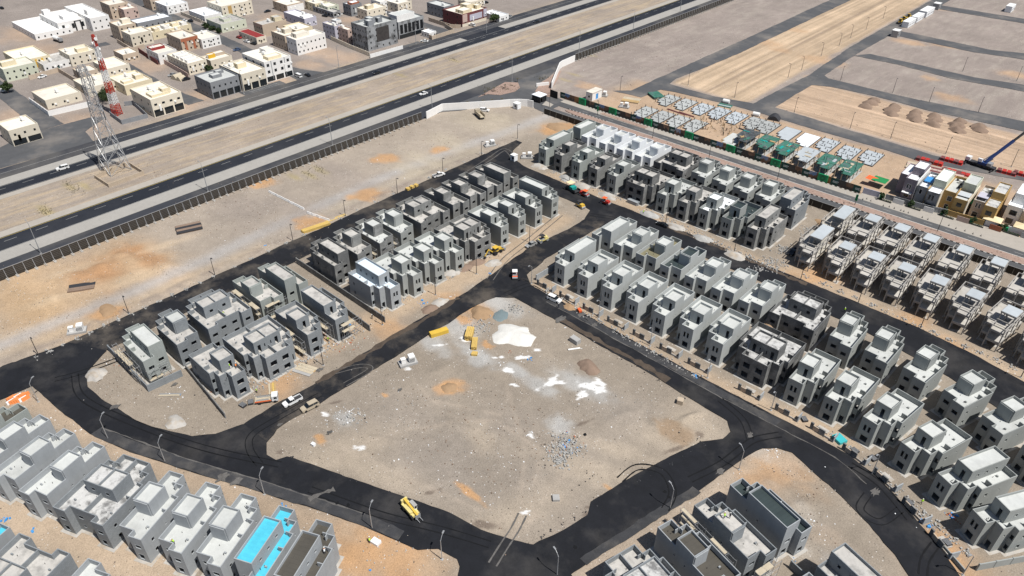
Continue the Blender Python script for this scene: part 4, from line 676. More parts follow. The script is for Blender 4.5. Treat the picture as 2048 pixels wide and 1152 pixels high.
TL = [('tan two storey house with arched windows right of the white hall', (259.8, 69.5), 7.4, 12.6, 12, F(wall='cream', nr=4, nl=4)), ('taller tan house with a rooftop tank behind the arched one', (236, 52.7), 9.2, 10.4, 12.6, F(wall=SS, nr=3, nl=4, st=3, rooms=RMc('cream'))),
 ('pinkish house with red terrace wall at the upper left', (246.6, 19.3), 7.2, 9, 8, F(wall='pink_stone', nr=2, nl=2)), ('tall tan house with white air units behind the pinkish one', (218, 10.5), 9.1, 12, 14.2, F(wall=SS, st=3, nr=3, nl=5)),
 ('low house with grey parapet and white roof', (273.8, 46.6), 4.6, 22.6, 11, F(wall='town_grey', roof='roof_white', st=1, nr=6)), ('open topped yellow house with many white partitions', (303.7, 65), 4.6, 25, 12.4, F(wall=CY, st=1, nr=5, rooms=((.1, .1, 5, 3, 2, CY), (.1, .35, 6, 3, 2, TW), (.3, .6, 4, 4, 2, CY), (.1, .8, 4, 3, 2, TW)))),
 ('tan house with red brick facade strips in mid town', (360, 78.2), 7.8, 10.6, 17.2, F(wall=SS, nr=3, nl=5, front=((.02, .98, 5.9, 7.6, 'brick_red'), (.18, .32, .8, 5.9, 'brick_red'), (.66, .8, .8, 5.9, 'brick_red')))), ('white stepped house on the inner town street', (402.2, 79), 5.6, 11.8, 15, F(wall=TW, nr=4)),
 ('bluish white house with dark red roof beside vacant lot', (315.2, 107.3), 6.3, 10.8, 14, F(wall=TW, nr=2, nl=4, rooms=((.62, .05, 5, 8, 1.5, 'roof_red'),))), ('cream house whose open roof shows rows of partitions', (374, 127.5), 6.4, 11, 22.7, F(wall='cream', nr=4, nl=7, rooms=tuple((.1+.2*i, .12, 3, 7, 1.5, TW) for i in range(4)))),
 ('cream house with orange door on its roof room', (420.7, 121.3), 5, 12.8, 10.3, F(wall='cream', st=1, nr=3, rooms=((.5, .15, 3, 4, 2, 'ochre'), (.6, .5, 4, 6, 1.6, SS)))), ('white roofed low villa inside the corner compound wall', (89.7, 200.9), 4.6, 16.6, 17.1, F(wall='cream', roof='cream_roof', st=1, nr=3, nl=3)),
 ('pale green two storey house beside the street tree', (5.3, 139), 6.8, 16, 14, F(wall='pale_green', nr=5, nl=2, rooms=((.4, .1, 4, 7, 2.4, CY),))), ('house with bright ochre columns at the left edge', (37, 123), 5.6, 15.8, 23.7, F(wall=CY, st=2, nr=4, front=((.3, .36, .5, 4.8, 'ochre'), (.5, .56, .5, 4.8, 'ochre'), (.7, .76, .5, 4.8, 'ochre')))),
 ('low house with broad grey slab roof and white door wall', (86, 130), 3.9, 14.6, 15.7, F(wall=TW, roof='roof_dusty', st=1, nr=5)), ('tan house with white tank, below the white hall', (138, 110.8), 6.3, 14.2, 14.8, F(wall='cream', nr=4, rooms=((.2, .4, 4, 6, 2, CY),))),
 ('low cream house behind the red and white mast', (213.6, 138), 4.2, 12, 17.9, F(wall='cream', st=1, nr=3)), ('cream house with cantilevered roof below the vacant lot', (248.4, 171.5), 5.2, 14.3, 18.8, F(wall=CY, st=1, nr=3, rooms=((.2, .1, 4, 5, 1.2, CY), (.3, .6, 4, 4, 2.2, CY)))),
 ('low cream house by the dark tree near the mast', (174, 176.3), 4.6, 15.9, 17.3, F(wall='cream', st=1, nr=3)), ('cream and orange apartment house at the top of the town', (442.2, 13.2), 8.6, 22, 18.5, F(wall='cream', st=3, nr=6, nl=4, front=((.2, .32, .8, 8, 'ochre_wall'),))),
 ('white flat roofed house in a walled garden', (408.4, 32.5), 5, 12, 20, F(wall=TW, roof='roof_white', st=1, nr=3, nl=5)), ('rounded white house on the far street corner', (332.7, 12.3), 5.6, 14.7, 16.7, F(wall=TW, roof='roof_white', nr=4)),
 ('pale green house with porch and grey roof', (441.3, 49.2), 5.2, 17.3, 17.8, F(wall='pale_green', roof='roof_dusty', st=1, nr=4, rooms=((.3, .3, 6, 5, 1.6, 'pale_green'),))), ('single storey house under a dark red tiled roof', (512.5, 75.6), 3.9, 6.5, 19.8, F(wall='cream', roof='roof_red', st=1, nr=2, nl=5, par=.15, tanks=0)),
 ('brown sided house with pale front wall, right of the red roof', (524, 50), 7.4, 16.9, 10.2, F(wall=SS, roof='roof_dusty', nr=0, nl=4, rooms=((.2, .62, 5, 5, 2.6, CY),))), ('lavender house with a satellite dish roof', (608.4, 37.8), 5.4, 9, 23.2, F(wall='lavender', roof='town_white', st=1, nr=2, nl=5, rooms=((.1, .1, 4, 7, 1.4, TW),))),
 ('yellowish house with pale roof right of the brown one', (591.6, 60.7), 4.8, 12, 14, F(wall=CY, st=1, nr=3)), ('house with dark side wall and white ornate front', (573.2, 10.5), 5.6, 13.2, 16.8, F(wall='sand_stone', nr=4, front=((.02, .98, .3, 4.8, 'town_white'),))),
 ('lavender three storey house left of the burnt building', (668.6, 52.7), 8.9, 4.2, 12.1, F(wall='lavender', st=3, nr=1, nl=4)), ('pink three storey house touching the burnt building', (695, 59.8), 8.3, 4.2, 9.6, F(wall='pink_stone', st=3, nr=1, nl=3, rooms=())),
 ('cream house with pinkish side behind the burnt building', (733.6, 21.1), 6.6, 16.1, 10.4, F(wall='cream', nr=4, nl=3, rooms=((.3, .2, 4, 5, 2.4, CY),))), ('tan house with brown pergola at the top edge', (795.2, 7.9), 5.6, 12.4, 13.6, F(wall='cream', nr=3, nl=3)),
 ('row of low grey shops with dark doorways', (666, 24.6), 3.8, 6, 22.9, F(wall='burnt_stone', roof='roof_dusty', st=1, nr=2, nl=7, tanks=0, ww=1.8, wh=2.)), ('blue grey house with red brick roof room', (701, 10.5), 7.4, 9, 8.5, F(wall='town_grey', roof='roof_white', nr=2, nl=3, rooms=((.1, .2, 5, 6, 1.6, 'brick_red'),))),
 ('low white house behind the roadside tree', (998.7, 33), 3.6, 9, 14.7, F(wall=TW, roof='roof_white', st=1, nr=2)), ('cream house cut by the left edge of the picture', (16, 262), 7.4, 12, 14, F(wall='cream', nr=3, nl=3, shop=True)),
 ('small white house inside the ruined courtyard', (858, 66), 3.2, 6, 7, F(wall=TW, roof='roof_white', st=1, nr=2, tanks=0)), ('cream house with flat awning right of the green house', (630, 8), 5.4, 10, 12, F(wall=CY, nr=3)), ('grey roofed cream house beside the far cream row', (655, 14), 5, 9, 10, F(wall='pale_green', roof='cream_roof', nr=2)),
 ('small white kiosk house between lavender and pink houses', (672, 42), 3.4, 4, 5, F(wall=TW, roof='metal_sheet', st=1, nr=1, nl=2, tanks=0)), ('long tan house at the very top edge of the town', (300, 0), 7, 14, 12, F(wall=SS, nr=4)), ('white house at the top edge above the low grey shops', (760, 4), 6, 10, 10, F(wall=TW, nr=3)), ('cream house at the top edge near the car park', (940, 5), 5, 14, 12, F(wall='cream', nr=4)),
 ('tan house with courtyard walls left of the mast', (160, 146), 4.2, 9, 10, F(wall='sand_stone', st=1, nr=3)), ('cream house wedged between tan courtyards', (245, 110), 4.6, 9, 12, F(wall='sand_stone', st=1, nr=3)), ('white annex below the open topped yellow house', (345, 62), 3.8, 7, 8, F(wall='cream', st=1, nr=2))]
for l, tp, h, ly, lx, k in TL: H(l, tp, h, ly, lx, **k)
def wall_run(label, pts, h, m, th=.25, name='boundary_wall', cat='wall', closed=False, seg=4., group=None, coping=None):
    """a wall built of bays with posts between them"""
    n = len(pts); c = pts[0]; t = thing(name, label, cat, (c[0], c[1], 0), 0, group)
    for i in range(n if closed else n-1):
        a, b = pts[i], pts[(i+1) % n]; L = math.hypot(b[0]-a[0], b[1]-a[1]); k = max(1, round(L/seg)); ang = math.atan2(b[1]-a[1], b[0]-a[0])
        mb = MB(); mb.box(0, -th/2, -.3, L/k-.02, th/2, h); me = mb.mesh('wall_bay', m)
        mb = MB(); mb.box(-.16, -th/2-.06, -.3, .16, th/2+.06, h+.12); pm = mb.mesh('wall_post', coping or m)
        for q in range(k):
            f = q/k; obj('wall_bay', me, t, (a[0]+(b[0]-a[0])*f-c[0], a[1]+(b[1]-a[1])*f-c[1], 0), ang); obj('wall_post', pm, t, (a[0]+(b[0]-a[0])*f-c[0], a[1]+(b[1]-a[1])*f-c[1], 0), ang)
    return t
q = lambda *a: [P(*p) for p in a]
wall_run('low tan block wall round the foot of the power pylon', q((191, 357), (218.7, 375), (288, 349), (258, 330)), 1.6, 'enclosure_block', closed=True)
wall_run('white compound wall round the corner villa', q((62, 206), (99.3, 232.5), (182, 213)), 2.6, 'white_wall'); wall_run('grey and green compound wall round the mast yard', q((222, 232), (245, 249), (296, 236), (268, 210), (250, 212)), 2.2, 'town_grey')
wall_run('tan garden wall beside the vacant town lot', q((236, 86), (265, 104), (290, 96)), 2.4, 'sand_stone'); wall_run('brown wall along the bluish white house', q((279, 105), (317, 130)), 2.6, 'maroon'); wall_run('brown wall beside the partition roofed house', q((325, 125), (378, 156)), 2.6, 'pink_stone')
wall_run('white printed site wall in front of the burnt building', q((741, 116), (806, 98)), 2.2, 'white_wall'); wall_run('cream yard wall left of the burnt building', q((663, 80), (700, 97), (740, 113)), 2.4, 'cream')
wall_run('ruined low courtyard wall beside the showroom', q((852, 72), (864, 80), (908, 66), (890, 54)), 2.4, 'sand_stone'); wall_run('long tan garden wall with panels behind the courtyard', q((858, 42), (900, 56), (922, 57)), 2.4, 'sand_stone'); wall_run('garden wall round the pale green porch house', q((406, 48), (440, 62), (460, 60)), 2., 'cream'); wall_run('tan wall along the white flat roofed garden', q((363, 30), (403, 46)), 2.2, 'cream'); wall_run('wall between the tan courtyards left of the mast', q((60, 160), (118, 144), (160, 170)), 2.4, 'sand_stone')

# ---------------------------------------------------------------- fences, hoarding, gate
def slat_fence(label, x, y0, y1):
    t = thing('boundary_fence', label, 'fence', (x, y0, 0)); step = 2.93; n = int((y1-y0)/step)
    mb = MB()
    sl = []
    for k in range(6): m2 = MB(); m2.box(-.03, .06, .25+k*.6, .03, step-.06, .25+k*.6+.52); sl.append(m2.mesh('fence_slat', 'fence_brown'))
    m2 = MB()
    for k in range(6): m2.box(.032, .06, .72+k*.6, .06, step-.06, .80+k*.6)
    lip = m2.mesh('slat_edge', 'fence_rail')
    m2 = MB(); m2.box(-.06, 0, 3.86, .06, step, 3.98); rail = m2.mesh('top_rail', 'galvanised')
    m2 = MB(); m2.bar((.05, 0, 3.6), (1.25, 0, .3), .09, .09); m2.bar((.05, 0, 0), (.05, 0, 3.9), .1, .1); post = m2.mesh('fence_brace', 'galvanised')
    m2 = MB(); m2.box(.15, -.45, -.3, .75, .35, .42); foot = m2.mesh('footing', 'blinding'); m2 = MB(); m2.box(1.0, -.4, -.3, 1.65, .4, .45); foot2 = m2.mesh('footing', 'blinding')
    for i in range(n):
        y = i*step
        pn = obj('fence_panel', rail, t, (0, y, 0)); 
        if i < 50:
            for s_ in sl: obj('fence_slat', s_, pn)
        else:
            m3 = FK.get('joined')
            if not m3:
                mm = MB()
                for k in range(6): mm.box(-.03, .06, .25+k*.6, .03, step-.06, .25+k*.6+.52)
                m3 = FK['joined'] = mm.mesh('slat_panel', 'fence_brown')
            obj('slat_panel', m3, pn, kind='stuff')
        obj('slat_edge', lip, pn, kind='stuff')
        obj('fence_brace', post, t, (0, y, 0)); obj('footing', foot, t, (0, y, 0)); obj('footing', foot2, t, (0, y, 0))
slat_fence('dark slatted boundary fence with raking braces along the sandy land', -255.4, 18, 219.2)
slat_fence('dark slatted boundary fence beyond the entrance, running to the top edge', -255.8, 334.5, 520)
def panel_wall(label, a, b, h, m, seg=4, rail=True, name='site_wall', cat='wall', group=None):
    L = math.hypot(b[0]-a[0], b[1]-a[1]); k = round(L/seg); ang = math.atan2(b[1]-a[1], b[0]-a[0]); t = thing(name, label, cat, (*a, 0), ang, group)
    mb = MB(); mb.box(0, -.04, 0, L/k-.05, .04, h); pm = mb.mesh('panel', m); mb = MB(); mb.bar((0, -.1, 0), (0, -.1, h+.05), .14); mb.bar((0, -.1, h*.8), (0, -1.2, .1), .08); po = mb.mesh('post', 'fence_rail')
    mb = MB(); mb.box(0, -.06, h, L/k, .06, h+.1); rl = mb.mesh('coping', 'concrete')
    for i in range(k): obj('panel', pm, t, (i*L/k, 0, 0)); obj('post', po, t, (i*L/k, 0, 0)); obj('coping', rl, t, (i*L/k, 0, 0))
panel_wall('black panel wall between villas and the boulevard', (-218, 263.2), (-72, 265.4), 2.8, 'fence_brown', 3.7); panel_wall('black panel wall behind the concrete frames', (-71.6, 265.4), (34, 267.6), 2.8, 'fence_brown', 3.7)
def curved_wall(label, px, h, z1=None):
    pts = [P(*p) for p in px]; c = pts[0]; t = thing('entrance_wall', label, 'wall', (*c, 0)); mb = MB()
    for i, (a, b) in enumerate(zip(pts, pts[1:])):
        mb = MB(); ang = math.atan2(b[1]-a[1], b[0]-a[0]); L = math.hypot(b[0]-a[0], b[1]-a[1]); mb.box(0, -.2, -.2, L+.05, .2, h); o = obj('wall_bay', mb.mesh('wall_bay', 'white_wall'), t, (a[0]-c[0], a[1]-c[1], 0), ang)
curved_wall('white rendered entrance wall sweeping up to the gate, near side', [(853, 238), (885, 221.5), (920, 219.5), (960, 217), (1000, 214.5), (1020, 212.5), (1040, 212), (1055, 213), (1066, 215.5)], 3.6)
curved_wall('white rendered entrance wall, far side, climbing to the fence', [(1103, 178), (1110, 160), (1119, 138), (1124, 134), (1149, 123)], 3.6)
t = thing('sign_wall', 'white angular entrance sign wall on the red gravel bed', 'sign', (*P(1085, 172), 0), R(60)); mb = MB(); mb.hexa([(-3.5, -.3), (3.5, -.3), (3.5, .3), (-3.5, .3)], 0, 1.8); obj('sign_slab', mb.mesh('sign_slab', 'white_wall'), t); mb = MB(); mb.hexa([(-2.5, .3), (1.5, .3), (1.5, 1.3), (-2.5, 1.3)], 0, 1.1); obj('sign_plinth', mb.mesh('sign_plinth', 'white_wall'), t)
t = thing('gate_screen', 'black gate panel closing the end of the printed hoarding', 'gate', (*P(1100, 193), 0), R(-4)); mb = MB(); mb.box(0, -.1, 0, 5.2, .1, 3.8); obj('panel', mb.mesh('panel', 'black_panel'), t)
g0 = P(1064, 202); t = thing('guard_house', 'black glazed guard house with pale flat roof at the gate', 'guard house', (*g0, 0)); o = [(0, 0), (5.2, 0), (5.2, 5), (0, 5)]
mb = MB(); ring(mb, o, 0, 3.3, .2, {0: [(.5, 2, 1, 2.6), (2.6, 4.6, 1, 2.6)], 1: [(.8, 1.8, .1, 2.4), (2.5, 4.5, 1, 2.6)]}); w_ = obj('wall', mb.mesh('wall', 'black_panel'), t); mb = MB(); deck(mb, inset(o, -.25), 3.55, .25); obj('roof', mb.mesh('roof', 'roof_white'), t)
for a in (.5, 2.6): obj('window', pane(1.5 if a < 1 else 2, 1.6), w_, (a, 0, 1))
obj('window', pane(2, 1.6), w_, (5.2, 2.5, 1), H90)
# printed hoarding: panels of green, rock and sky prints and projecting green emblem boxes
t = thing('hoarding', 'printed site hoarding with green emblem boxes along the boulevard', 'hoarding', (-226, YBL(-226, 286), 0), .021); rr = random.Random(3)
pm = {}
def hpan(m, L, h=3.1):
    k = (m, L)
    if k not in pm: mb = MB(); mb.box(0, -.06, 0, L, .06, h); pm[k] = mb.mesh('hoarding_panel', m)
    return pm[k]
mb = MB(); mb.box(0, -.62, 0, 4.1, -.06, 3.35); bxm = mb.mesh('emblem_box', 'box_green')
mb = MB(); n = 12
for i in range(n):
    a0, a1 = 2*math.pi*i/n, 2*math.pi*(i+1)/n
    mb.poly([(2.05+math.cos(a)*r_, -.64, 1.8+math.sin(a)*r_) for a, r_ in ((a0, .95), (a1, .95), (a1, .55), (a0, .55))]); mb.poly([(2.05+math.cos(a0)*1.15, -.64, 1.8+math.sin(a0)*1.15), (2.05+math.cos((a0+a1)/2)*1.35, -.64, 1.8+math.sin((a0+a1)/2)*1.35), (2.05+math.cos(a1)*1.15, -.64, 1.8+math.sin(a1)*1.15)][::1])
emb = mb.mesh('emblem', 'emblem')
mb = MB()
for k, (z, L) in enumerate(((1.75, 2.4), (1.25, 1.8))):
    x = .9
    while x < .9+L: wd = rr.uniform(.18, .4); mb.box(x, -.075, z, x+wd, -.062, z+.26); x += wd+.09
let = mb.mesh('lettering', 'print_letter')
x = 0; seq = ['print_rust', 'print_rock', 'print_green', 'print_dark']; boxes = [-213.8, -195.5, -175.3, -153.4, -132.6, -111.6, -91]
cyc = [['print_green', 'print_rust', 'print_rock'], ['print_sky', 'print_rock'], ['print_rock', 'print_sky', 'print_rock'], ['print_rock', 'print_sky']]; i = 0; xs = np.arange(0, 152.5, 3.05); bi = 0
for i, x in enumerate(xs):
    m = ['print_green', 'print_sky', 'print_rock', 'print_rust', 'print_green', 'print_dark', 'print_rock'][i % 7]; X = -226+x
    p_ = obj('hoarding_panel', hpan(m, 3.03), t, (x, 0, 0))
    if m == 'print_green': obj('lettering', let, p_)
    if m in ('print_rock', 'print_sky'):
        mb = MB(); pk = [(0, -.068, .05)]+[(3.03*k/5, -.068, rr.uniform(.7, 2.2)) for k in range(6)]+[(3.03, -.068, .05)]; mb.poly(pk); obj('printed_rocks', mb.mesh('printed_rocks', 'print_rock' if m == 'print_sky' else 'print_dark'), p_)
for X in boxes: b_ = obj('emblem_box', bxm, t, (X+226, 0, 0)); obj('emblem', emb, b_)

# ---------------------------------------------------------------- lamps
def lamp_mesh(kind):
    out = []
    if kind == 'short': hgt, pm_, arm = 7.0, 'lamp_pole_dark', [(0, 0, 6.9), (0, .55, 7.1)]
    elif kind == 'tall': hgt, pm_, arm = 12.4, 'galvanised', [(0, 0, 12.2), (0, 1.4, 12.6)]
    elif kind == 'thin': hgt, pm_, arm = 7.6, 'lamp_pole_dark', [(0, 0, 7.5), (0, .5, 7.6)]
    else: hgt, pm_, arm = 6.6, 'galvanised', [(0, 0, 6.5), (0, .5, 7.1), (0, 1.15, 7.6)]
    mb = MB(); mb.cyl((0, 0, 0), (0, 0, hgt), .13 if kind != 'tall' else .17, .075, 8); out.append(('pole', mb.mesh('pole', pm_)))
    mb = MB()
    for a, b in zip(arm, arm[1:]): mb.cyl(a, b, .06, n=6)
    out.append(('arm', mb.mesh('arm', pm_))); e = arm[-1]
    mb = MB(); mb.box(-.17, e[1]-.05, e[2]-.05, .17, e[1]+.7, e[2]+.1); out.append(('lamp_head', mb.mesh('lamp_head', 'steel_grey' if kind in ('curved', 'tall') else 'steel_dark')))
    mb = MB(); mb.box(-.3, -.3, -.2, .3, .3, .15); out.append(('base', mb.mesh('base', 'concrete'))); return out
LK = {}
def lamps(kind, pts, rz, desc, group):
    if kind not in LK: LK[kind] = lamp_mesh(kind)
    for i, p in enumerate(pts):
        x, y = P(*p); t = thing('street_lamp', f'{desc}, {ORD[i]} along it', 'street lamp', (x, y, 0), rz if not isinstance(rz, list) else rz[i], group)
        for nm, me in LK[kind]: obj(nm, me, t)
lamps('short', [(78, 712), (258, 628), (430, 551), (586, 482), (691, 433), (795, 388), (886, 347), (963, 312), (1035, 278)], R(-90), 'dark lamp post on the long outer street, from the left', 'lamps of the long outer street')
lamps('short', [(1139, 364), (1331, 448), (1468, 504), (1601, 559), (1716, 606), (1840, 657), (2041, 755)], math.pi, 'dark lamp post on the upper black street, from the paver', 'lamps of the upper street')
lamps('short', [(647, 731), (765, 650), (871, 590), (953, 548), (1059, 485)], R(-90), 'dark lamp post on the middle street, upward from the pickup', 'lamps of the middle street')
lamps('curved', [(1063, 567), (1197, 637), (1300, 692), (1414.5, 756), (1541.6, 820.7), (1743.5, 948), (1925, 1150)], [R(a) for a in (180, 180, 180, 180, 180, 165, 150)], 'grey lamp post by the front row villas, from the crossroads', 'lamps of the front row street')
lamps('curved', [(77, 804), (216, 877), (330, 923), (529, 989), (744.5, 1056.5), (884, 1119)], R(23), 'silver lamp post on the lower left street, from the left', 'lamps of the lower left street')
lamps('curved', [(1477.8, 939), (1340, 1016.5), (1114, 1150)], R(75), 'silver lamp post on the lower right street, from the top', 'lamps of the lower right street')
lamps('tall', [(82, 507), (416, 383), (665, 290), (864.5, 220), (1024, 164), (1158, 103), (1266, 62), (1360, 24)], R(90), 'tall grey highway lamp mast, from the left', 'lamps of the highway')
lamps('thin', [(1099, 215), (1195, 231), (1305, 277), (1417, 320), (1554, 361), (1709, 411), (1874, 464)], math.pi, 'dark lamp post on the boulevard, from the gate', 'lamps of the boulevard')
lamps('thin', [(1240, 182), (1376, 170), (1469, 195), (1588, 226), (1700, 257), (1781, 277), (1891, 308), (2022, 334)], 0, 'thin lamp post on the plot road, from the left', 'lamps of the plot road')
lamps('thin', [(1576, 155), (1603, 140), (1642, 112), (1678, 92), (1701, 75), (1732, 59), (1766, 37)], R(90), 'thin lamp post climbing beside the tilled strip', 'lamps beside the tilled strip')
lamps('thin', [(1681, 161), (1785, 186), (1858, 205), (1956, 225)], 0, 'thin lamp post on the lowest branch road', 'lamps of the lowest branch road'); lamps('thin', [(1925, 143), (2033, 162)], 0, 'thin lamp post on the second branch road', 'lamps of the second branch road')
lamps('tall', [(678, 136), (832, 88), (973, 66), (488, 188)], R(-90), 'lamp mast on the town side service road', 'lamps of the service road')
# banners on two boulevard lamps
for i, (p, z) in enumerate((((1195, 231), 2.2), ((1709, 411), 2.2))):
    x, y = P(*p); mb = MB(); mb.box(-.45, -.04, z, .45, .04, z+2.6); tag(obj('banner', mb.mesh('banner', 'box_green'), None, (x, y-.25, 0)), ('green banner on the boulevard lamp near the gate', 'green banner on the boulevard lamp beside the finished villas')[i], 'banner', 'lamp banners')

# ---------------------------------------------------------------- lattice towers
def lattice(mb, r0, r1, z0, z1, n, w0=.12, m=lambda k: 0):
    cs = [(-1, -1), (1, -1), (1, 1), (-1, 1)]
    for k in range(n):
        za, zb = z0+(z1-z0)*k/n, z0+(z1-z0)*(k+1)/n; ra, rb = r0+(r1-r0)*k/n, r0+(r1-r0)*(k+1)/n
        for i in range(4):
            a, b = cs[i], cs[(i+1) % 4]
            mb.bar((a[0]*ra, a[1]*ra, za), (a[0]*rb, a[1]*rb, zb), w0*1.7, m=m(k)); mb.bar((a[0]*ra, a[1]*ra, za), (b[0]*rb, b[1]*rb, zb), w0, m=m(k)); mb.bar((b[0]*ra, b[1]*ra, za), (a[0]*rb, a[1]*rb, zb), w0, m=m(k)); mb.bar((a[0]*rb, a[1]*rb, zb), (b[0]*rb, b[1]*rb, zb), w0, m=m(k))
mx, my = P(235.6, 229); t = thing('telecom_mast', 'tall red and white lattice telecom mast in its walled yard', 'mast', (mx, my, 0), R(20))
for k in range(7):
    mb = MB(); lattice(mb, 1.6-.17*k, 1.6-.17*(k+1), k*5.4, (k+1)*5.4, 4, .13); obj('mast_section', mb.mesh('mast_section', 'lattice_red' if k % 2 == 0 else 'lattice_white'), t)
for k, (z, a) in enumerate(((36, 0), (35, 2.1), (34, 4.2), (31, 1), (29, 3), (27, 5))):
    mb = MB(); mb.cyl((math.cos(a)*.9, math.sin(a)*.9, z), (math.cos(a)*1.35, math.sin(a)*1.35, z), .75, .75, 10); obj('dish_antenna', mb.mesh('dish_antenna', 'tank_white'), t)
    mb = MB(); mb.box(math.cos(a+1)*1.2-.15, math.sin(a+1)*1.2-.15, z-1, math.cos(a+1)*1.2+.15, math.sin(a+1)*1.2+.15, z+1.2); obj('panel_antenna', mb.mesh('panel_antenna', 'lattice_white'), t)
t = thing('power_pylon', 'grey lattice power pylon standing in the highway median', 'pylon', (-307.5, 94.6, 0), R(3))
mb = MB(); lattice(mb, 4.4, 1.9, 0, 24, 4, .14); obj('tower_leg_frame', mb.mesh('tower_leg_frame', 'galvanised'), t); mb = MB(); lattice(mb, 1.9, 1.0, 24, 44, 7, .12); obj('tower_body', mb.mesh('tower_body', 'galvanised'), t)
for z in (27, 34, 41):
    for s_ in (-1, 1):
        mb = MB()
        for dy in (-1, 1): mb.bar((s_*1.2, dy*1.1, z), (s_*6.5, 0, z+.5), .14); mb.bar((s_*1.2, dy*1.1, z+2), (s_*6.5, 0, z+.5), .12); mb.bar((s_*3.2, dy*.7, z+.2), (s_*3.2, -dy*.7, z+1.2), .1)
        o = obj('cross_arm', mb.mesh('cross_arm', 'galvanised'), t); mb = MB(); mb.cyl((s_*6.3, 0, z+.4), (s_*6.3, 0, z-3.2), .16, n=6); obj('insulator', mb.mesh('insulator', 'steel_dark'), o)

# ---------------------------------------------------------------- vehicles
CK = {}
def loft(mb, secs, m=0, glass=None):
    """secs: list of (x, half width low, half width high, z low, z high)"""
    for a, b in zip(secs, secs[1:]):
        A = [(a[0], -a[1], a[3]), (a[0], -a[2], a[4]), (a[0], a[2], a[4]), (a[0], a[1], a[3])]; B = [(b[0], -b[1], b[3]), (b[0], -b[2], b[4]), (b[0], b[2], b[4]), (b[0], b[1], b[3])]
        mb.poly([A[0], A[1], B[1], B[0]], m); mb.poly([A[1], A[2], B[2], B[1]], m); mb.poly([A[2], A[3], B[3], B[2]], m)
    for s_, rev in ((secs[0], 1), (secs[-1], 0)):
        c = [(s_[0], -s_[1], s_[3]), (s_[0], -s_[2], s_[4]), (s_[0], s_[2], s_[4]), (s_[0], s_[1], s_[3])]; mb.poly(c if rev else c[::-1], m)
def car_kit(kind):
    if kind in CK: return CK[kind]
    K = []; L = {'sedan': 4.7, 'suv': 4.9, 'pickup': 5.3, 'van': 5.0}[kind]; h = L/2
    if kind == 'sedan': body = [(-h, .72, .70, .35, .80), (-h+.35, .86, .80, .25, .98), (-.9, .9, .84, .22, 1.0), (.9, .9, .84, .22, .98), (h-.6, .86, .78, .25, .86), (h, .68, .62, .35, .66)]; cab = [(-1.75, .76, .70, .98, 1.0), (-1.0, .78, .62, .98, 1.42), (.25, .78, .62, .98, 1.44), (1.15, .78, .72, .96, .99)]
    elif kind == 'suv': body = [(-h, .82, .80, .4, 1.05), (-h+.2, .93, .9, .3, 1.1), (.9, .95, .9, .3, 1.1), (h-.35, .92, .86, .32, 1.0), (h, .8, .76, .42, .85)]; cab = [(-h+.12, .86, .80, 1.08, 1.12), (-h+.45, .86, .72, 1.08, 1.76), (.35, .86, .72, 1.08, 1.78), (1.2, .86, .8, 1.08, 1.1)]
    elif kind == 'pickup': body = [(-h, .86, .86, .5, .78), (-h+.05, .93, .9, .42, .80), (-.55, .93, .9, .4, .80), (-.5, .93, .9, .4, 1.1), (1.3, .94, .9, .4, 1.1), (h-.3, .92, .86, .42, 1.02), (h, .8, .76, .5, .88)]; cab = [(-.55, .86, .8, 1.08, 1.12), (-.3, .86, .72, 1.08, 1.74), (.75, .86, .72, 1.08, 1.76), (1.5, .86, .8, 1.08, 1.1)]
    else: body = [(-h, .85, .82, .4, 1.2), (-h+.15, .92, .9, .3, 1.2), (h-.5, .92, .88, .3, 1.1), (h, .8, .76, .4, .9)]; cab = [(-h+.05, .88, .82, 1.18, 1.22), (-h+.2, .88, .78, 1.18, 1.95), (1.4, .88, .78, 1.18, 1.95), (2.2, .86, .8, 1.1, 1.12)]
    mb = MB(); loft(mb, body); K.append(('body', mb.mesh('body', 'car_white'), 'p', (0, 0, 0)))
    if kind == 'pickup':
        mb = MB(); y = .8; mb.box(-h+.02, -.92, .80, -.55, -y, 1.1); mb.box(-h+.02, y, .80, -.55, .92, 1.1); mb.box(-h+.02, -y, .80, -h+.12, y, 1.1); K.append(('bed_side', mb.mesh('bed_side', 'car_white'), 'p', (0, 0, 0)))
        mb = MB(); mb.box(-h+.13, -.79, .79, -.57, .79, .815); K.append(('bed_liner', mb.mesh('bed_liner', 'steel_dark'), None, (0, 0, 0)))
    mb = MB(); loft(mb, cab); K.append(('cabin_glass', mb.mesh('cabin_glass', 'glass_dark'), None, (0, 0, 0)))
    c1, c2 = cab[1], cab[2]; mb = MB(); mb.hexa([(c1[0]-.05, -c1[2]-.02), (c2[0]+.05, -c2[2]-.02), (c2[0]+.05, c2[2]+.02), (c1[0]-.05, c1[2]+.02)], c2[4]-.06, c2[4]+.03)
    for x in ((c1[0]+c2[0])/2, c1[0]):
        for s_ in (-1, 1): mb.bar((x, s_*(cab[1][1]+.01), c1[3]), (x+.02, s_*(c1[2]+.02), c2[4]), .1, .05)
    K.append(('cabin_roof', mb.mesh('cabin_roof', 'car_white'), 'p', (0, 0, 0)))
    mb = MB(); mb.cyl((0, -.12, 0), (0, .12, 0), .36 if kind != 'sedan' else .32, n=12); wm = mb.mesh('wheel', 'tyre'); wr = .36 if kind != 'sedan' else .32
    for x in (-h*.58, h*.62):
        for s_ in (-1, 1): K.append(('wheel', wm, None, (x, s_*.82, wr)))
    mb = MB(); mb.box(h-.16, -.72, .66, h+.005, -.42, .8); mb2 = MB(); mb2.box(h-.16, .42, .66, h+.005, .72, .8); K.append(('headlight', mb.mesh('headlight', 'sheet_white'), None, (0, 0, 0))); K.append(('headlight', mb2.mesh('headlight', 'sheet_white'), None, (0, 0, 0)))
    CK[kind] = K; return K
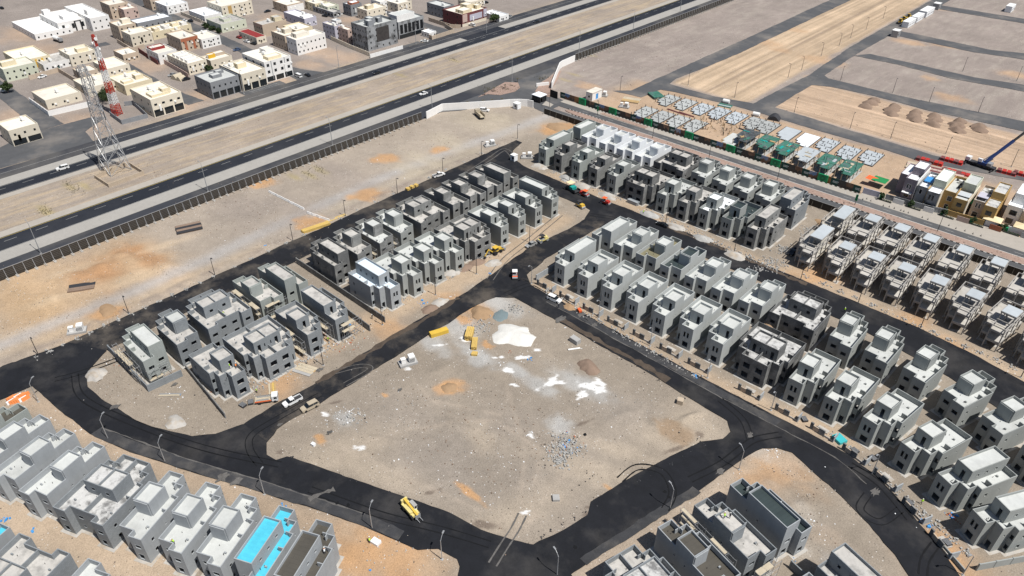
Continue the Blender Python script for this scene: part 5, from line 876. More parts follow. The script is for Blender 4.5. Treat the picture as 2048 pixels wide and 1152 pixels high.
def car(label, kind, paint, front, rear, cat=None, z=0.17, group='cars and pickups'):
    a = P(*front, z); b = P(*rear, z); rz = math.atan2(a[1]-b[1], a[0]-b[0]); t = thing('parked_car' if kind != 'pickup' else 'pickup_truck', label, cat or {'sedan': 'car', 'suv': 'suv', 'pickup': 'pickup', 'van': 'van'}[kind], ((a[0]+b[0])/2, (a[1]+b[1])/2, z), rz, group)
    for nm, me, role, l in car_kit(kind): obj(nm, me, t, l, 0, [paint] if role else None)
W_, S_, K_ = 'car_white', 'car_silver', 'car_black'
car('white double cab pickup driving beside the silver estate car', 'pickup', W_, (569, 814), (602, 797)); car('silver beige estate suv on the middle street', 'suv', 'car_tan', (604, 824), (636, 808))
car('white suv parked at the crossroads end of the front row', 'suv', W_, (1120, 606), (1097, 596)); car('silver sedan parked at the edge of the middle street', 'sedan', S_, (1052, 496), (1072, 487)); car('white pickup on the long outer street', 'pickup', W_, (886, 350), (869, 355)); car('black saloon with white load on the upper street', 'sedan', K_, (1315, 448), (1333, 455)); car('black pickup in the shade of the first concrete frame', 'pickup', K_, (1579, 512), (1592, 502), z=0)
car('white estate car driving in the far carriageway', 'suv', W_, (112, 342), (140, 335)); car('white sedan on the near carriageway', 'sedan', W_, (840, 191), (854, 187)); car('black sedan on the far carriageway in mid picture', 'sedan', K_, (747, 149), (760, 145)); car('dark sedan on the far carriageway near the top', 'sedan', K_, (1068, 46), (1078, 43)); car('white suv behind the dump truck by the entrance wall', 'suv', W_, (975, 223), (963, 222), z=0)
TC = [('white car parked before the black bayed showroom', 'sedan', W_, (842, 83), (856, 84)), ('white suv parked before the maroon building', 'suv', W_, (938, 50), (950, 53)), ('silver car at the far end of the service road', 'sedan', S_, (1015, 37), (1025, 33)), ('dark car on the car park at the top edge', 'sedan', K_, (965, 7), (976, 6)), ('white car in front of the patterned window block', 'van', W_, (592, 152), (602, 156)), ('small dark car beside the white van', 'sedan', K_, (612, 150), (618, 153)), ('white car parked under the red roofed house', 'sedan', W_, (489, 83), (498, 86)), ('black car next to the white one under the red roof', 'sedan', K_, (502, 87), (512, 90)), ('dark red car left of the red roofed house', 'sedan', 'car_red', (473, 74), (483, 78)), ('white car parked by the green hedge', 'sedan', W_, (404, 50), (412, 53)), ('silver car second along the green hedge', 'sedan', S_, (421, 56), (430, 59)), ('white car on the inner street by the yellow house', 'sedan', W_, (364, 42), (373, 44)), ('dark car on the inner street by the yellow house', 'sedan', K_, (377, 42), (385, 44)),
 ('silver suv by the low tan houses', 'suv', S_, (147, 131), (165, 126)), ('dark green car by the grey slab house', 'suv', 'car_green', (109, 139), (126, 134)), ('white car in the yard of the pale green house', 'sedan', W_, (67, 150), (82, 147)), ('small white car left of the tan yard wall', 'sedan', W_, (82, 156), (88, 154)), ('dark blue car alone on the street bend', 'sedan', 'car_blue', (53, 235), (59, 241)), ('white car at the far left edge under the tree', 'sedan', W_, (0, 181), (8, 184)), ('silver car beside the tan tarpaulin shelter', 'sedan', S_, (339, 153), (351, 150)), ('black car beside the tan tarpaulin shelter', 'sedan', K_, (364, 162), (380, 158)), ('white car by the tan pinkish houses', 'sedan', W_, (478, 30), (490, 31)), ('dark car in the yellow yard lot', 'sedan', K_, (530, 25), (540, 23)), ('dark car far off at the top left corner', 'sedan', K_, (1, 17), (5, 18)), ('blue car parked near the pale shops', 'sedan', 'car_blue', (470, 102), (478, 100)), ('dark car near the low grey shops', 'sedan', K_, (645, 32), (655, 34))]
for l, k, p, a, b in TC: car(l, k, p, a, b, z=.14)
def wheels(t, xs, ys, r, wd=.35, m='tyre', name='wheel'):
    mb = MB(); mb.cyl((0, -wd/2, 0), (0, wd/2, 0), r, n=12); wm = mb.mesh(name, m)
    for x in xs:
        for y in ys: obj(name, wm, t, (x, y, r))
def part(t, name, m, *boxes, rz=0):
    mb = MB()
    for b in boxes: mb.box(*b)
    return obj(name, mb.mesh(name, m), t, (0, 0, 0), rz)
def at(label, name, cat, front, rear, z=.17, group=None):
    a = P(*front, z); b = P(*rear, z); return thing(name, label, cat, ((a[0]+b[0])/2, (a[1]+b[1])/2, z), math.atan2(a[1]-b[1], a[0]-b[0]), group)
t = at('white cab flatbed truck loaded with planks beside the scaffolds', 'flatbed_truck', 'truck', (553, 800), (517, 805), 0); part(t, 'chassis', 'steel_dark', (-2.9, -.5, .5, 2.8, .5, .8)); part(t, 'flatbed', 'timber_pale', (-3, -1.1, .85, 1.2, 1.1, 1.0)); part(t, 'side_board', 'orange_paint', (-3, -1.15, 1.0, 1.2, -1.1, 1.35)); part(t, 'side_board', 'steel_grey', (-3, 1.1, 1.0, 1.2, 1.15, 1.35)); part(t, 'cab', 'car_white', (1.35, -1, .6, 2.95, 1, 2.3)); part(t, 'windscreen', 'glass_dark', (2.96, -.9, 1.4, 2.99, .9, 2.1)); part(t, 'side_window', 'glass_dark', (1.9, -1.03, 1.4, 2.7, -1.005, 2.0)); wheels(t, (-1.9, 2.1), (-.9, .9), .42)
for i in range(7): part(t, 'plank', random.choice(('timber', 'steel_grey', 'timber_pale')), (-2.8+random.uniform(0, .4), -1+i*.28, 1.02, .9+random.uniform(-.5, .3), -.8+i*.28, 1.1+random.uniform(0, .12)))
t = at('long brown dump truck parked by the white entrance wall', 'dump_truck', 'truck', (951, 226), (968, 242), 0); part(t, 'chassis', 'steel_dark', (-3.8, -.6, .6, 3.8, .6, 1)); part(t, 'tipper_body', 'timber_pale', (-3.8, -1.25, 1.1, 1.6, -1.1, 2.5), (-3.8, 1.1, 1.1, 1.6, 1.25, 2.5), (-3.8, -1.1, 1.1, 1.6, 1.1, 1.3), (1.45, -1.1, 1.3, 1.6, 1.1, 2.6)); part(t, 'cab', 'car_tan', (1.9, -1.2, .9, 3.9, 1.2, 2.9)); part(t, 'windscreen', 'glass_dark', (3.91, -1, 1.8, 3.94, 1, 2.6)); wheels(t, (-2.6, -1.3, 2.7), (-1, 1), .5)
# telehandler
t = at('yellow telehandler with forks and one flat wheel row on the lower left street', 'telehandler', 'telehandler', (840, 1043), (806, 1006)); part(t, 'chassis', 'machine_pale', (-2.6, -.95, .5, 2.0, .95, 1.15)); part(t, 'engine_hood', 'machine_pale', (-1.5, -1.15, 1.15, 1.3, -.35, 1.75)); part(t, 'cab', 'sheet_white', (-1.0, .35, 1.15, .8, 1.15, 2.4)); part(t, 'cab_roof', 'concrete', (-1.1, .3, 2.4, .9, 1.2, 2.5)); part(t, 'cab_window', 'glass_dark', (.81, .45, 1.5, .84, 1.05, 2.3))
mb = MB(); mb.bar((-2.6, 0, 2.2), (2.6, 0, 1.3), .5, .6); obj('boom', mb.mesh('boom', 'machine_yellow'), t); mb = MB(); mb.bar((-1.6, -.25, 1.4), (.6, -.25, 1.9), .16); obj('hydraulic_ram', mb.mesh('hydraulic_ram', 'steel_grey'), t); part(t, 'counterweight', 'machine_pale', (-3.0, -.8, .6, -2.5, .8, 2.1)); part(t, 'fork_carriage', 'steel_grey', (2.6, -.7, .5, 2.75, .7, 1.6))
for y in (-.45, .4): part(t, 'fork', 'steel_grey', (2.75, y, .5, 3.95, y+.13, .58))
wheels(t, (-1.6, 1.7), (-1.1, 1.1), .6, .42)
# backhoe loader digging by the inner row
t = at('yellow backhoe loader digging beside the double villa', 'backhoe_loader', 'backhoe', (1004, 500), (981, 512), .1); part(t, 'chassis', 'steel_dark', (-1.6, -.6, .5, 2.0, .6, 1.1)); part(t, 'engine_hood', 'machine_yellow', (.5, -.55, 1.1, 2.1, .55, 1.8)); part(t, 'cab_frame', 'machine_yellow', (-1.2, -.75, 1.0, .5, .75, 1.5)); part(t, 'cab_glass', 'glass_dark', (-1.15, -.7, 1.5, .45, .7, 2.5)); part(t, 'cab_roof', 'machine_yellow', (-1.4, -.9, 2.5, .65, .9, 2.68)); part(t, 'loader_bucket', 'steel_grey', (2.9, -1.1, .3, 3.7, 1.1, 1.1))
for y in (-.7, .7): mb = MB(); mb.bar((.6, y, 1.6), (3, y, .8), .16, .25); obj('loader_arm', mb.mesh('loader_arm', 'machine_yellow'), t)
mb = MB(); mb.bar((-1.7, 0, 1.2), (-3.6, 0, 3.0), .28, .4); obj('boom', mb.mesh('boom', 'machine_yellow'), t); mb = MB(); mb.bar((-3.6, 0, 3.0), (-5.4, 0, 1.0), .24, .3); obj('dipper_arm', mb.mesh('dipper_arm', 'machine_yellow'), t); part(t, 'bucket', 'steel_dark', (-5.8, -.35, .3, -5.0, .35, 1.0)); wheels(t, (-1.1,), (-.95, .95), .75, .45); wheels(t, (1.6,), (-.9, .9), .5, .35)
# paver, rollers
t = at('asphalt paver with teal hopper under a cream canopy', 'asphalt_paver', 'paver', (1156, 388), (1132, 374)); part(t, 'track_frame', 'steel_dark', (-1.8, -1.2, .1, 2.0, -.8, .9), (-1.8, .8, .1, 2.0, 1.2, .9)); part(t, 'engine_house', 'teal_paint', (-.6, -1.2, .9, 1.4, 1.2, 2.1)); part(t, 'control_deck', 'steel_dark', (-2.2, -1.3, .9, -.6, 1.3, 1.4)); part(t, 'canopy', 'shade_cream', (-2.4, -1.4, 3.1, .2, 1.4, 3.25)); part(t, 'hopper', 'steel_dark', (1.5, -1.5, .6, 3.3, -1.3, 1.6), (1.5, 1.3, .6, 3.3, 1.5, 1.6), (1.5, -1.3, .6, 3.3, 1.3, .8)); part(t, 'screed', 'steel_dark', (-3.1, -2, .1, -2.3, 2, .6))
for x in (-2.2, 0):
    for y in (-1.2, 1.2): mb = MB(); mb.bar((x, y, 1.4), (x, y, 3.1), .08); obj('canopy_post', mb.mesh('canopy_post', 'steel_dark'), t)
def roller(label, front, rear, paint, canopy, z=.17):
    t = at(label, 'road_roller', 'roller', front, rear, z, 'road rollers'); part(t, 'frame', paint, (-1.9, -.85, .7, 1.9, .85, 1.25)); part(t, 'engine_hood', paint, (-1.7, -.75, 1.25, -.3, .75, 1.8)); part(t, 'deck', 'steel_grey', (-.2, -.8, 1.25, 1.5, .8, 1.4)); part(t, 'seat', 'steel_dark', (.1, -.3, 1.4, .6, .3, 1.9)); part(t, 'canopy', canopy, (-.4, -.85, 2.55, 1.3, .85, 2.68))
    for x in (-.3, 1.2):
        for y in (-.75, .75): mb = MB(); mb.bar((x, y, 1.3), (x, y, 2.56), .07); obj('canopy_post', mb.mesh('canopy_post', 'steel_dark'), t)
    for x in (-1.5, 1.5): mb = MB(); mb.cyl((x, -.85, .62), (x, .85, .62), .62, n=16); obj('drum', mb.mesh('drum', 'steel_grey'), t)
roller('red roller with orange canopy right behind the paver', (1178, 396), (1158, 388), 'red_paint', 'orange_paint'); roller('red roller with orange canopy alone on the upper street', (1200, 404), (1221, 412), 'red_paint', 'orange_paint'); roller('red roller with pale canopy at the crossroads', (1030, 562), (1029, 544), 'orange_paint', 'tank_white'); roller('small yellow roller near the silver sedan', (1080, 485), (1092, 480), 'machine_pale', 'steel_dark'); roller('brown yellow roller parked on the verge of the street mouth', (1155, 411), (1166, 418), 'machine_yellow', 'steel_dark', 0)
for i, p in enumerate([(1799, 47), (1806, 42), (1811, 45), (1816, 37)]):
    t = at(f'yellow wheel loader, {ORD[i]} from the left beside the site cabins', 'wheel_loader', 'loader', (p[0]-4, p[1]+2), (p[0]+4, p[1]-2), .1, 'wheel loaders'); part(t, 'body', 'machine_yellow', (-2.6, -.9, .8, .6, .9, 1.9)); part(t, 'cab', 'glass_dark', (-.6, -.7, 1.9, .6, .7, 3.0)); part(t, 'cab_roof', 'machine_yellow', (-.7, -.8, 3.0, .7, .8, 3.15)); part(t, 'bucket', 'steel_dark', (2.2, -1.2, .3, 3.0, 1.2, 1.2)); part(t, 'loader_arm', 'machine_yellow', (.6, -.5, 1.0, 2.2, -.3, 1.3)); wheels(t, (-1.7, 1.0), (-.95, .95), .7, .5)
t = at('white and blue mobile crane with raised boom at the right edge', 'mobile_crane', 'crane', (1935, 325), (1983, 341), .17); part(t, 'carrier', 'steel_dark', (-6, -1.3, .6, 6, 1.3, 1.5)); part(t, 'cab', 'car_white', (4.2, -1.25, 1.5, 6.1, 1.25, 3.0)); part(t, 'windscreen', 'glass_dark', (6.11, -1.1, 2.0, 6.14, 1.1, 2.8)); part(t, 'turntable', 'crane_blue', (-2.6, -1.3, 1.55, .8, 1.3, 2.6)); part(t, 'operator_cab', 'sheet_white', (-.5, .6, 2.6, 1.2, 1.4, 3.9)); part(t, 'counterweight', 'steel_grey', (-4.4, -1.4, 1.7, -2.7, 1.4, 3.0)); wheels(t, (-4.8, -3.2, -1.2, 1.6, 3.2, 5), (-1.15, 1.15), .6, .4)
inv = t.rotation_euler.z; tip = P(2110, 220, 26); bl = (tip[0]-t.location.x, tip[1]-t.location.y); c_, s_ = math.cos(-inv), math.sin(-inv); tipl = Vector((bl[0]*c_-bl[1]*s_, bl[0]*s_+bl[1]*c_, 26)); base = Vector((-1.6, 0, 2.8)); mid = base+(tipl-base)*.42
mb = MB(); mb.bar(base, mid, .95, 1.0); obj('boom_section', mb.mesh('boom_section', 'crane_blue'), t); mb = MB(); mb.bar(mid, tipl, .7, .75); obj('boom_section', mb.mesh('boom_section', 'steel_dark'), t); mb = MB(); mb.bar((0.4, 0, 2.0), base+(tipl-base)*.28, .3); obj('luffing_ram', mb.mesh('luffing_ram', 'galvanised'), t)
for x in (-5.5, 5.0):
    for s_ in (-1, 1): part(t, 'outrigger', 'steel_dark', (x, s_*1.3 if s_ > 0 else -3.0, .5, x+.35, 3.0 if s_ > 0 else -1.3, .8), (x-.1, s_*2.9-.3, 0, x+.45, s_*2.9+.3, .5))
t = at('white cement truck drum parked below the white hall', 'tank_trailer', 'truck', (125, 86), (107, 80), .1); mb = MB(); mb.cyl((-3, 0, 2), (2, 0, 2), 1.2, 1.0, 12); obj('tank', mb.mesh('tank', 'tank_white'), t); part(t, 'chassis', 'steel_dark', (-3.2, -.8, .5, 4.6, .8, 1.0)); part(t, 'cab', 'steel_grey', (2.8, -1.1, 1, 4.5, 1.1, 2.7)); wheels(t, (-2.4, -1.2, 3.6), (-.95, .95), .5)

# ---------------------------------------------------------------- foundations, formwork storeys, finished villas
def rotlist(o, s=1.): return [(x*s, y*s) for x, y in o]
mb = MB(); mb.box(-.12, -.12, 0, .12, .12, 1.15); st_m = mb.mesh('starter_column', 'steel_dark'); mb = MB(); mb.box(-.75, -.1, 0, .75, .1, .32); up_m = mb.mesh('upstand', 'concrete')
FO = [(.6, 1), (3.8, .3), (7, .4), (.4, 6), (3.8, 5.4), (6.9, 5.2), (.4, 10), (3.6, 9.6), (6.9, 9.6), (.4, 14), (3.7, 14.2), (6.9, 14), (2.2, 7.5), (5.2, 12), (5.3, 3)]
def foundation(label, p, m='slab_foundation', kind='R', starters=True):
    x, y = P(*p); t = thing('foundation_slab', label, 'foundation', (x, y, 0), .021, 'foundation slabs behind the hoarding'); o = outline(kind, False, False); o = [(a, b*.9) for a, b in o]
    mb = MB(); mb.hexa(o, -.3, .42); obj('slab', mb.mesh('slab', m), t)
    I = inset(o, -.28); mb = MB()
    for i in range(len(I)): a, b = I[i], I[(i+1) % len(I)]; mb.bar((*a, .05), (*b, .05), .22, .5)
    obj('edge_form', mb.mesh('edge_form', 'timber' if 'timber' in label else 'steel_dark'), t)
    if starters:
        for a, b in FO: obj('starter_column', st_m, t, (a, b, .42)); 
        for a, b, r in ((2.4, 5.3, 0), (5, 9.5, 0), (6, 5.2, 0), (1.6, 9.9, 0)): obj('upstand', up_m, t, (a, b, .42), r)
for i, p in enumerate([(1258, 231), (1291, 240), (1323, 249), (1357, 258)]): foundation(f'grey ground slab with starter columns, {ORD[i]} from the left along the hoarding', p)
for i, (p, m) in enumerate([((1306, 206), 'slab_foundation'), ((1339, 214.5), 'slab_foundation'), ((1373, 224), 'slab_bluegrey'), ((1406, 232.5), 'slab_bluegrey'), ((1440, 242), 'slab_bluegrey'), ((1476, 252.5), 'slab_foundation'), ((1504, 261), 'slab_foundation'), ((1545, 274), 'slab_bluegrey'), ((1583, 287), 'roof_white'), ((1622, 297), 'slab_bluegrey'), ((1664, 313), 'slab_bluegrey'), ((1709, 323), 'slab_bluegrey')]):
    foundation(f'{"pale" if m == "roof_white" else "grey"} ground slab, {ORD[i]} from the left beside the plot road', p, m, starters=i not in (7, 8))
foundation('pale slab framed in timber left of the formwork storeys', (1434, 287), 'roof_pale', starters=False)
mb = MB(); mb.box(-.13, -.13, -.2, .13, .13, 3.1); fc_m = mb.mesh('column', 'timber_pale')
for i, (p, m) in enumerate([((1460, 290), 'formwork_dark'), ((1498, 303), 'formwork_green'), ((1537, 316), 'formwork_green'), ((1577, 329), 'slab_bluegrey'), ((1619, 343), 'formwork_green'), ((1662, 356), 'formwork_green')]):
    x, y = P(*p); t = thing('formwork_storey', f'half built storey on props under {["dark grey", "green and grey", "dark green", "bare concrete", "green netted", "timber strewn green"][i]} decking behind the hoarding', 'half built storey', (x, y, 0), .021, 'half built storeys'); o = [(a, b*.9) for a, b in outline('R', False, False)]
    mb = MB(); deck(mb, o, 3.4, .3); obj('deck', mb.mesh('deck', m), t); mb = MB(); deck(mb, inset(o, -.2), .1, .3); obj('ground_slab', mb.mesh('ground_slab', 'concrete'), t)
    for a, b in FO: obj('column', fc_m, t, (a, b, 0))
    r2 = random.Random(i)
    for k in range(12): mb = MB(); px_, py_ = r2.choice(FO); hh = r2.uniform(.6, 1.4) if i < 4 else r2.uniform(1, 3.6); mb.box(px_-.09, py_-.09, 3.4, px_+.09, py_+.09, 3.4+hh); obj('starter_column', mb.mesh('starter_column', 'formwork_green' if i > 3 and k % 2 else 'timber_pale'), t)
    for k in range(10 if i > 3 else 6): mb = MB(); a, b = r2.uniform(.8, 5.5), r2.uniform(1, 12); mb.obox(a+.7, b, r2.uniform(1.5, 3.4), r2.uniform(.5, 1.4), 3.42, 3.47+r2.random()*.2, r2.choice((0, H90)), 0); obj('form_panel', mb.mesh('form_panel', r2.choice(('formwork_green', 'formwork_dark', 'timber', 'teal_paint') if i < 3 else ('formwork_green', 'timber_pale', 'slab_bluegrey'))), t)
# field of rebar and timber posts between slabs
t = thing('rebar_field', 'thicket of brown formwork posts and rebar between the slabs', 'formwork posts', (*P(1432, 262), 0)); r2 = random.Random(5); mb = MB()
for k in range(46):
    mb = MB(); a, b = r2.uniform(-13, 7), r2.uniform(-4, 11); mb.box(a-.12, b-.12, 0, a+.12, b+.12, r2.uniform(1, 2.6)); obj('form_post', mb.mesh('form_post', r2.choice(('timber', 'steel_dark', 'timber_pale', 'heap_brown'))), t)
for k in range(14): mb = MB(); a, b = r2.uniform(-13, 6), r2.uniform(-4, 10); mb.bar((a, b, .2), (a+r2.uniform(-3, 3), b+r2.uniform(-3, 3), .3), .16); obj('beam', mb.mesh('beam', r2.choice(('timber', 'timber_pale', 'heap_brown'))), t)
for k, (p, L, rz) in enumerate((((1352, 225), 11, -12), ((1372, 230), 9, -12), ((1490, 262), 7, -10))):
    x, y = P(*p); t = thing('rebar_bundle', f'dark rebar bundle lying between the slabs, {ORD[k]} from the left', 'rebar', (x, y, .02), R(rz+10), 'rebar bundles')
    for j in range(5): mb = MB(); mb.bar((-L/2, j*.28, .1+.1*(j % 2)), (L/2+random.uniform(-1, 1), j*.28, .1), .18); obj('bar', mb.mesh('bar', 'maroon' if k < 2 else 'steel_dark'), t)
# the finished villas by the boulevard
def fin_villa(label, corner, w, d, h, wall, roofm, wins, side=None, blocks=(), parts_=()):
    x, y = corner; t = thing('finished_villa', label, 'villa', (x, y, 0), .021, 'finished villas'); o = [(0, 0), (w, 0), (w, d), (0, d)]
    mb = MB(); ring(mb, o, -.3, h, .22, {0: wins, 1: [(d*.3, d*.3+.6, 4.6, 5.6), (d*.6, d*.6+.6, 4.6, 5.6)]}); w_ = obj('wall', mb.mesh('wall', wall), t); mb = MB(); deck(mb, inset(o, .17), h-1); obj('roof', mb.mesh('roof', roofm), t)
    for a, b, c, e in wins: obj('window', pane(b-a, e-c), w_, (a, 0, c)); obj('window_frame', frame_mesh(b-a, e-c), w_, (a, 0, c), 0, ['town_white'])
    for nm, m, b in blocks:
        mb = MB(); q_ = [(b[0], b[1]), (b[3], b[1]), (b[3], b[4]), (b[0], b[4])]; ring(mb, q_, b[2], b[5], .2); r_ = obj(nm, mb.mesh(nm, m), t); mb = MB(); deck(mb, inset(q_, .15), b[5]-.45); obj('roof', mb.mesh('roof', roofm), r_)
    for nm, m, b in parts_: mb = MB(); mb.box(*b); obj(nm, mb.mesh(nm, m), t)
    r2 = random.Random(label)
    for k in range(4): mb = MB(); a, b = r2.uniform(.8, w-1.2), r2.uniform(d*.35, d-1.5); mb.box(a, b, h-1, a+.7, b+.6, h-.2); obj('roof_unit', mb.mesh('roof_unit', r2.choice(('tank_white', 'steel_grey', 'steel_dark'))), t)
    for k in range(1): mb = MB(); mb.cyl((w*.6, d*.75, h-1), (w*.6, d*.75, h+.4), .6, n=10); obj('water_tank', mb.mesh('water_tank', 'tank_white'), t)
WN = [(1.2, 1.75, 4.3, 6.2), (2.25, 2.8, 4.3, 6.2), (1.1, 2.9, .6, 2.6)]
fv = lambda p: P(*p)
fin_villa('purple stone villa with white side wall and orange awning', fv((1799, 393)), 4.4, 15, 8.4, 'purple_stone', 'roof_white', WN, blocks=(('roof_room', 'purple_stone', (.1, 7, 7.4, 4.3, 14.9, 10.6)), ('side_wing', 'purple_stone', (-3, 3.2, 0, -.01, 15, 8.2))), parts_=(('side_wall', 'white_wall', (4.41, -.4, 0, 4.65, 15.2, 8.8)), ('entrance_canopy', 'town_white', (.3, -1.6, 2.7, 3.9, -.01, 2.95))))
fin_villa('grey fronted villa with arched windows and ochre side wall', fv((1824, 404)), 3.6, 16, 7.4, 'burnt_stone', 'roof_white', [(1.1, 2, 4.2, 6.2)], blocks=(('front_wing', 'burnt_stone', (4.2, -2.2, 0, 8.6, 3.4, 7.4)), ('roof_room', 'pale_green', (4.2, 3.5, 0, 8.6, 15.5, 10.4))), parts_=(('ochre_panel', 'ochre_wall', (3.61, .1, 0, 4.19, 3.4, 7.2)), ('side_wall', 'cream', (8.61, -2.6, 0, 8.9, 15.6, 7.8)), ('awning', 'sheet_blue', (.4, 6, 7.0, 3.4, 11, 7.3)), ('arched_window', 'glass_dark', (5.2, -2.24, 4.0, 5.8, -2.205, 6.0)), ('arched_window', 'glass_dark', (6.4, -2.24, 4.0, 7.0, -2.205, 6.0)), ('door', 'glass_dark', (5.0, -2.24, .2, 7.2, -2.205, 2.4))))
fin_villa('khaki villa with two dark square windows per floor', fv((1874, 416)), 4.6, 16, 8, 'ochre_wall', 'roof_pale', [(2, 3.6, 4.2, 6.0), (2.0, 3.2, .4, 2.6)], blocks=(('front_wing', 'ochre_wall', (4.65, -2.6, 0, 9.2, 5, 7.4)), ('roof_room', 'pale_green', (4.7, 6, 0, 9.2, 15.5, 10.6))), parts_=(('window', 'glass_dark', (6, -2.64, 4.2, 7.8, -2.605, 5.8)), ('window', 'glass_dark', (5.6, -2.64, .6, 7.4, -2.605, 2.2)), ('side_wall', 'cream', (9.21, -3, 0, 9.45, 14, 7.6)), ('awning', 'metal_sheet', (4.8, .4, 7.42, 9, 4.6, 7.55))))
fin_villa('tan villa with narrow twin windows and green shaded side', fv((1934, 432)), 4.2, 16, 7.2, 'sand_stone', 'roof_stained', WN, blocks=(('front_wing', 'ochre_wall', (4.25, -2.8, 0, 8.6, 5, 7.6)), ('roof_room', 'ochre_wall', (4.3, 5.1, 0, 8.6, 15.5, 10.2))), parts_=(('window', 'glass_dark', (5.4, -2.84, 3.9, 7.4, -2.805, 5.7)), ('window', 'glass_dark', (5.2, -2.84, .4, 7.2, -2.805, 2.0)), ('awning', 'lavender', (.3, 3, 7.3, 3.9, 8, 7.5)), ('green_net', 'green_net', (-3, 2, 4.2, -.1, 7, 4.3))))
fin_villa('white villa at the right edge with gridded dark windows', fv((2000, 444)), 5.2, 16, 7.6, 'town_white', 'roof_white', [(1.4, 3.8, 3.9, 5.9), (1.2, 3.6, .4, 2.6)], blocks=(('roof_room', 'town_white', (.6, 5, 0, 9, 15.5, 10.6)), ('front_wing', 'sand_stone', (5.3, -.5, 0, 10.2, 4.9, 7))), parts_=(('portal', 'town_white', (7, -1.2, 0, 8.2, -.52, 6.2)), ('door', 'glass_dark', (7.2, -1.24, .2, 8, -1.205, 2.6))))
wall_run('grey front garden wall of the purple villa', [P(1725, 387), P(1757, 396)], 2.6, 'lavender', seg=3); wall_run('pale garden walls along the finished villas', [P(1770, 399), P(1862, 424), P(1892, 430)], 2.4, 'burnt_stone', seg=3.2); wall_run('khaki garden walls right of the pale ones', [P(1893, 431), P(1965, 452)], 2.4, 'ochre_wall', seg=3.2); wall_run('white garden wall at the right edge', [P(1968, 451), P(2060, 476)], 2.4, 'town_white', seg=3.4)
for i, (p, m, w_) in enumerate((((1785, 404.5), 'white_wall', 4), ((1846, 421), 'white_wall', 3.6), ((1912, 440), 'pink_stone', 4.2), ((1977, 457), 'brick_red', 4), ((2040, 474), 'steel_grey', 5))): x, y = P(*p); tag(obj('garage_door', (lambda b: (b.box(0, -.08, .1, w_, .08, 2.2), b.mesh('garage_door', m))[1])(MB()), None, (x, y-.45, 0), .021), f'{["white", "white", "brownish pink", "brick brown", "grey"][i]} garage door, {ORD[i]} from the left in the garden walls', 'garage door', 'garage doors')
for i, p in enumerate(((1985, 440), (2046, 456))): x, y = P(*p, 3); t = thing('shade_canopy', f'pale cream tent canopy over a carport, {ORD[i]} from the left', 'canopy', (x-3, y-1, 0), .021, 'carport canopies'); mb = MB(); k = [(0, 0), (6, 0), (6, 5), (0, 5)]; [mb.poly([(*k[j], 2.9), (*k[(j+1) % 4], 2.9), (3, 2.5, 3.9)]) for j in range(4)]; obj('canopy', mb.mesh('canopy', 'shade_cream'), t); [obj('canopy_post', (lambda b: (b.bar((a, c, 0), (a, c, 2.9), .12), b.mesh('canopy_post', 'white_wall'))[1])(MB()), t) for a, c in k]
for i, p in enumerate(((1758, 396), (1815, 411), (1880, 428), (1938, 444), (2008, 461))):
    x, y = P(*p); t = thing('planter_bed', f'low hedge bed with green utility box, {ORD[i]} from the left by the finished villas', 'planter', (x, y-1.6, Z0), .021, 'hedge beds'); mb = MB(); mb.box(0, -.35, 0, 5.2, .35, .3); obj('kerb', mb.mesh('kerb', 'steel_dark'), t); r2 = random.Random(i); mb = MB()
    for k in range(150): a, b, c = r2.uniform(.1, 5.1), r2.uniform(-.3, .3), r2.uniform(.3, .8); d_ = Vector((r2.uniform(-1, 1), r2.uniform(-1, 1), r2.uniform(.2, 1))).normalized()*.16; e_ = d_.orthogonal()*.9; mb.poly([Vector((a, b, c))-d_, Vector((a, b, c))+e_, Vector((a, b, c))+d_])
    obj('hedge', mb.mesh('hedge', 'leaf_dark'), t, kind='stuff'); mb = MB(); mb.box(.2, .5, 0, 1.1, 1.1, 1.7); obj('utility_box', mb.mesh('utility_box', 'box_green'), t)
tag(obj('awning', (lambda b: (b.poly([(0, 0, 3), (4, .4, 2.6), (4.4, 3.4, 3.0), (.4, 3.2, 3.4)]), b.mesh('awning', 'orange_paint'))[1])(MB()), None, (*P(1726, 369), 0)), 'orange cloth awning at the end of the hoarding', 'awning'); tag(obj('awning', (lambda b: (b.box(0, 0, 2.9, 5.6, 5, 3.0), b.mesh('awning', 'green_net'))[1])(MB()), None, (*P(1738, 372), 0)), 'green net roof beside the purple villa', 'awning')
for i, p in enumerate([(1725, 400), (1733, 399), (1741, 403), (1766, 413), (1778, 415), (1788, 418), (1801, 422), (1807, 424), (1816, 427), (1844, 436), (1855, 440), (1897, 452), (1911, 458), (1929, 463), (1945, 469), (1961, 473)]):
    x, y = P(*p); mb = MB(); mb.box(-.25, -.25, 0, .25, .25, .06); mb.cyl((0, 0, .06), (0, 0, .75), .16, .04, 8); tag(obj('traffic_cone', mb.mesh('traffic_cone', 'steel_dark'), None, (x, y, Z0)), f'small dark traffic post, {ORD[i]} from the left on the boulevard lane', 'traffic post', 'traffic posts')

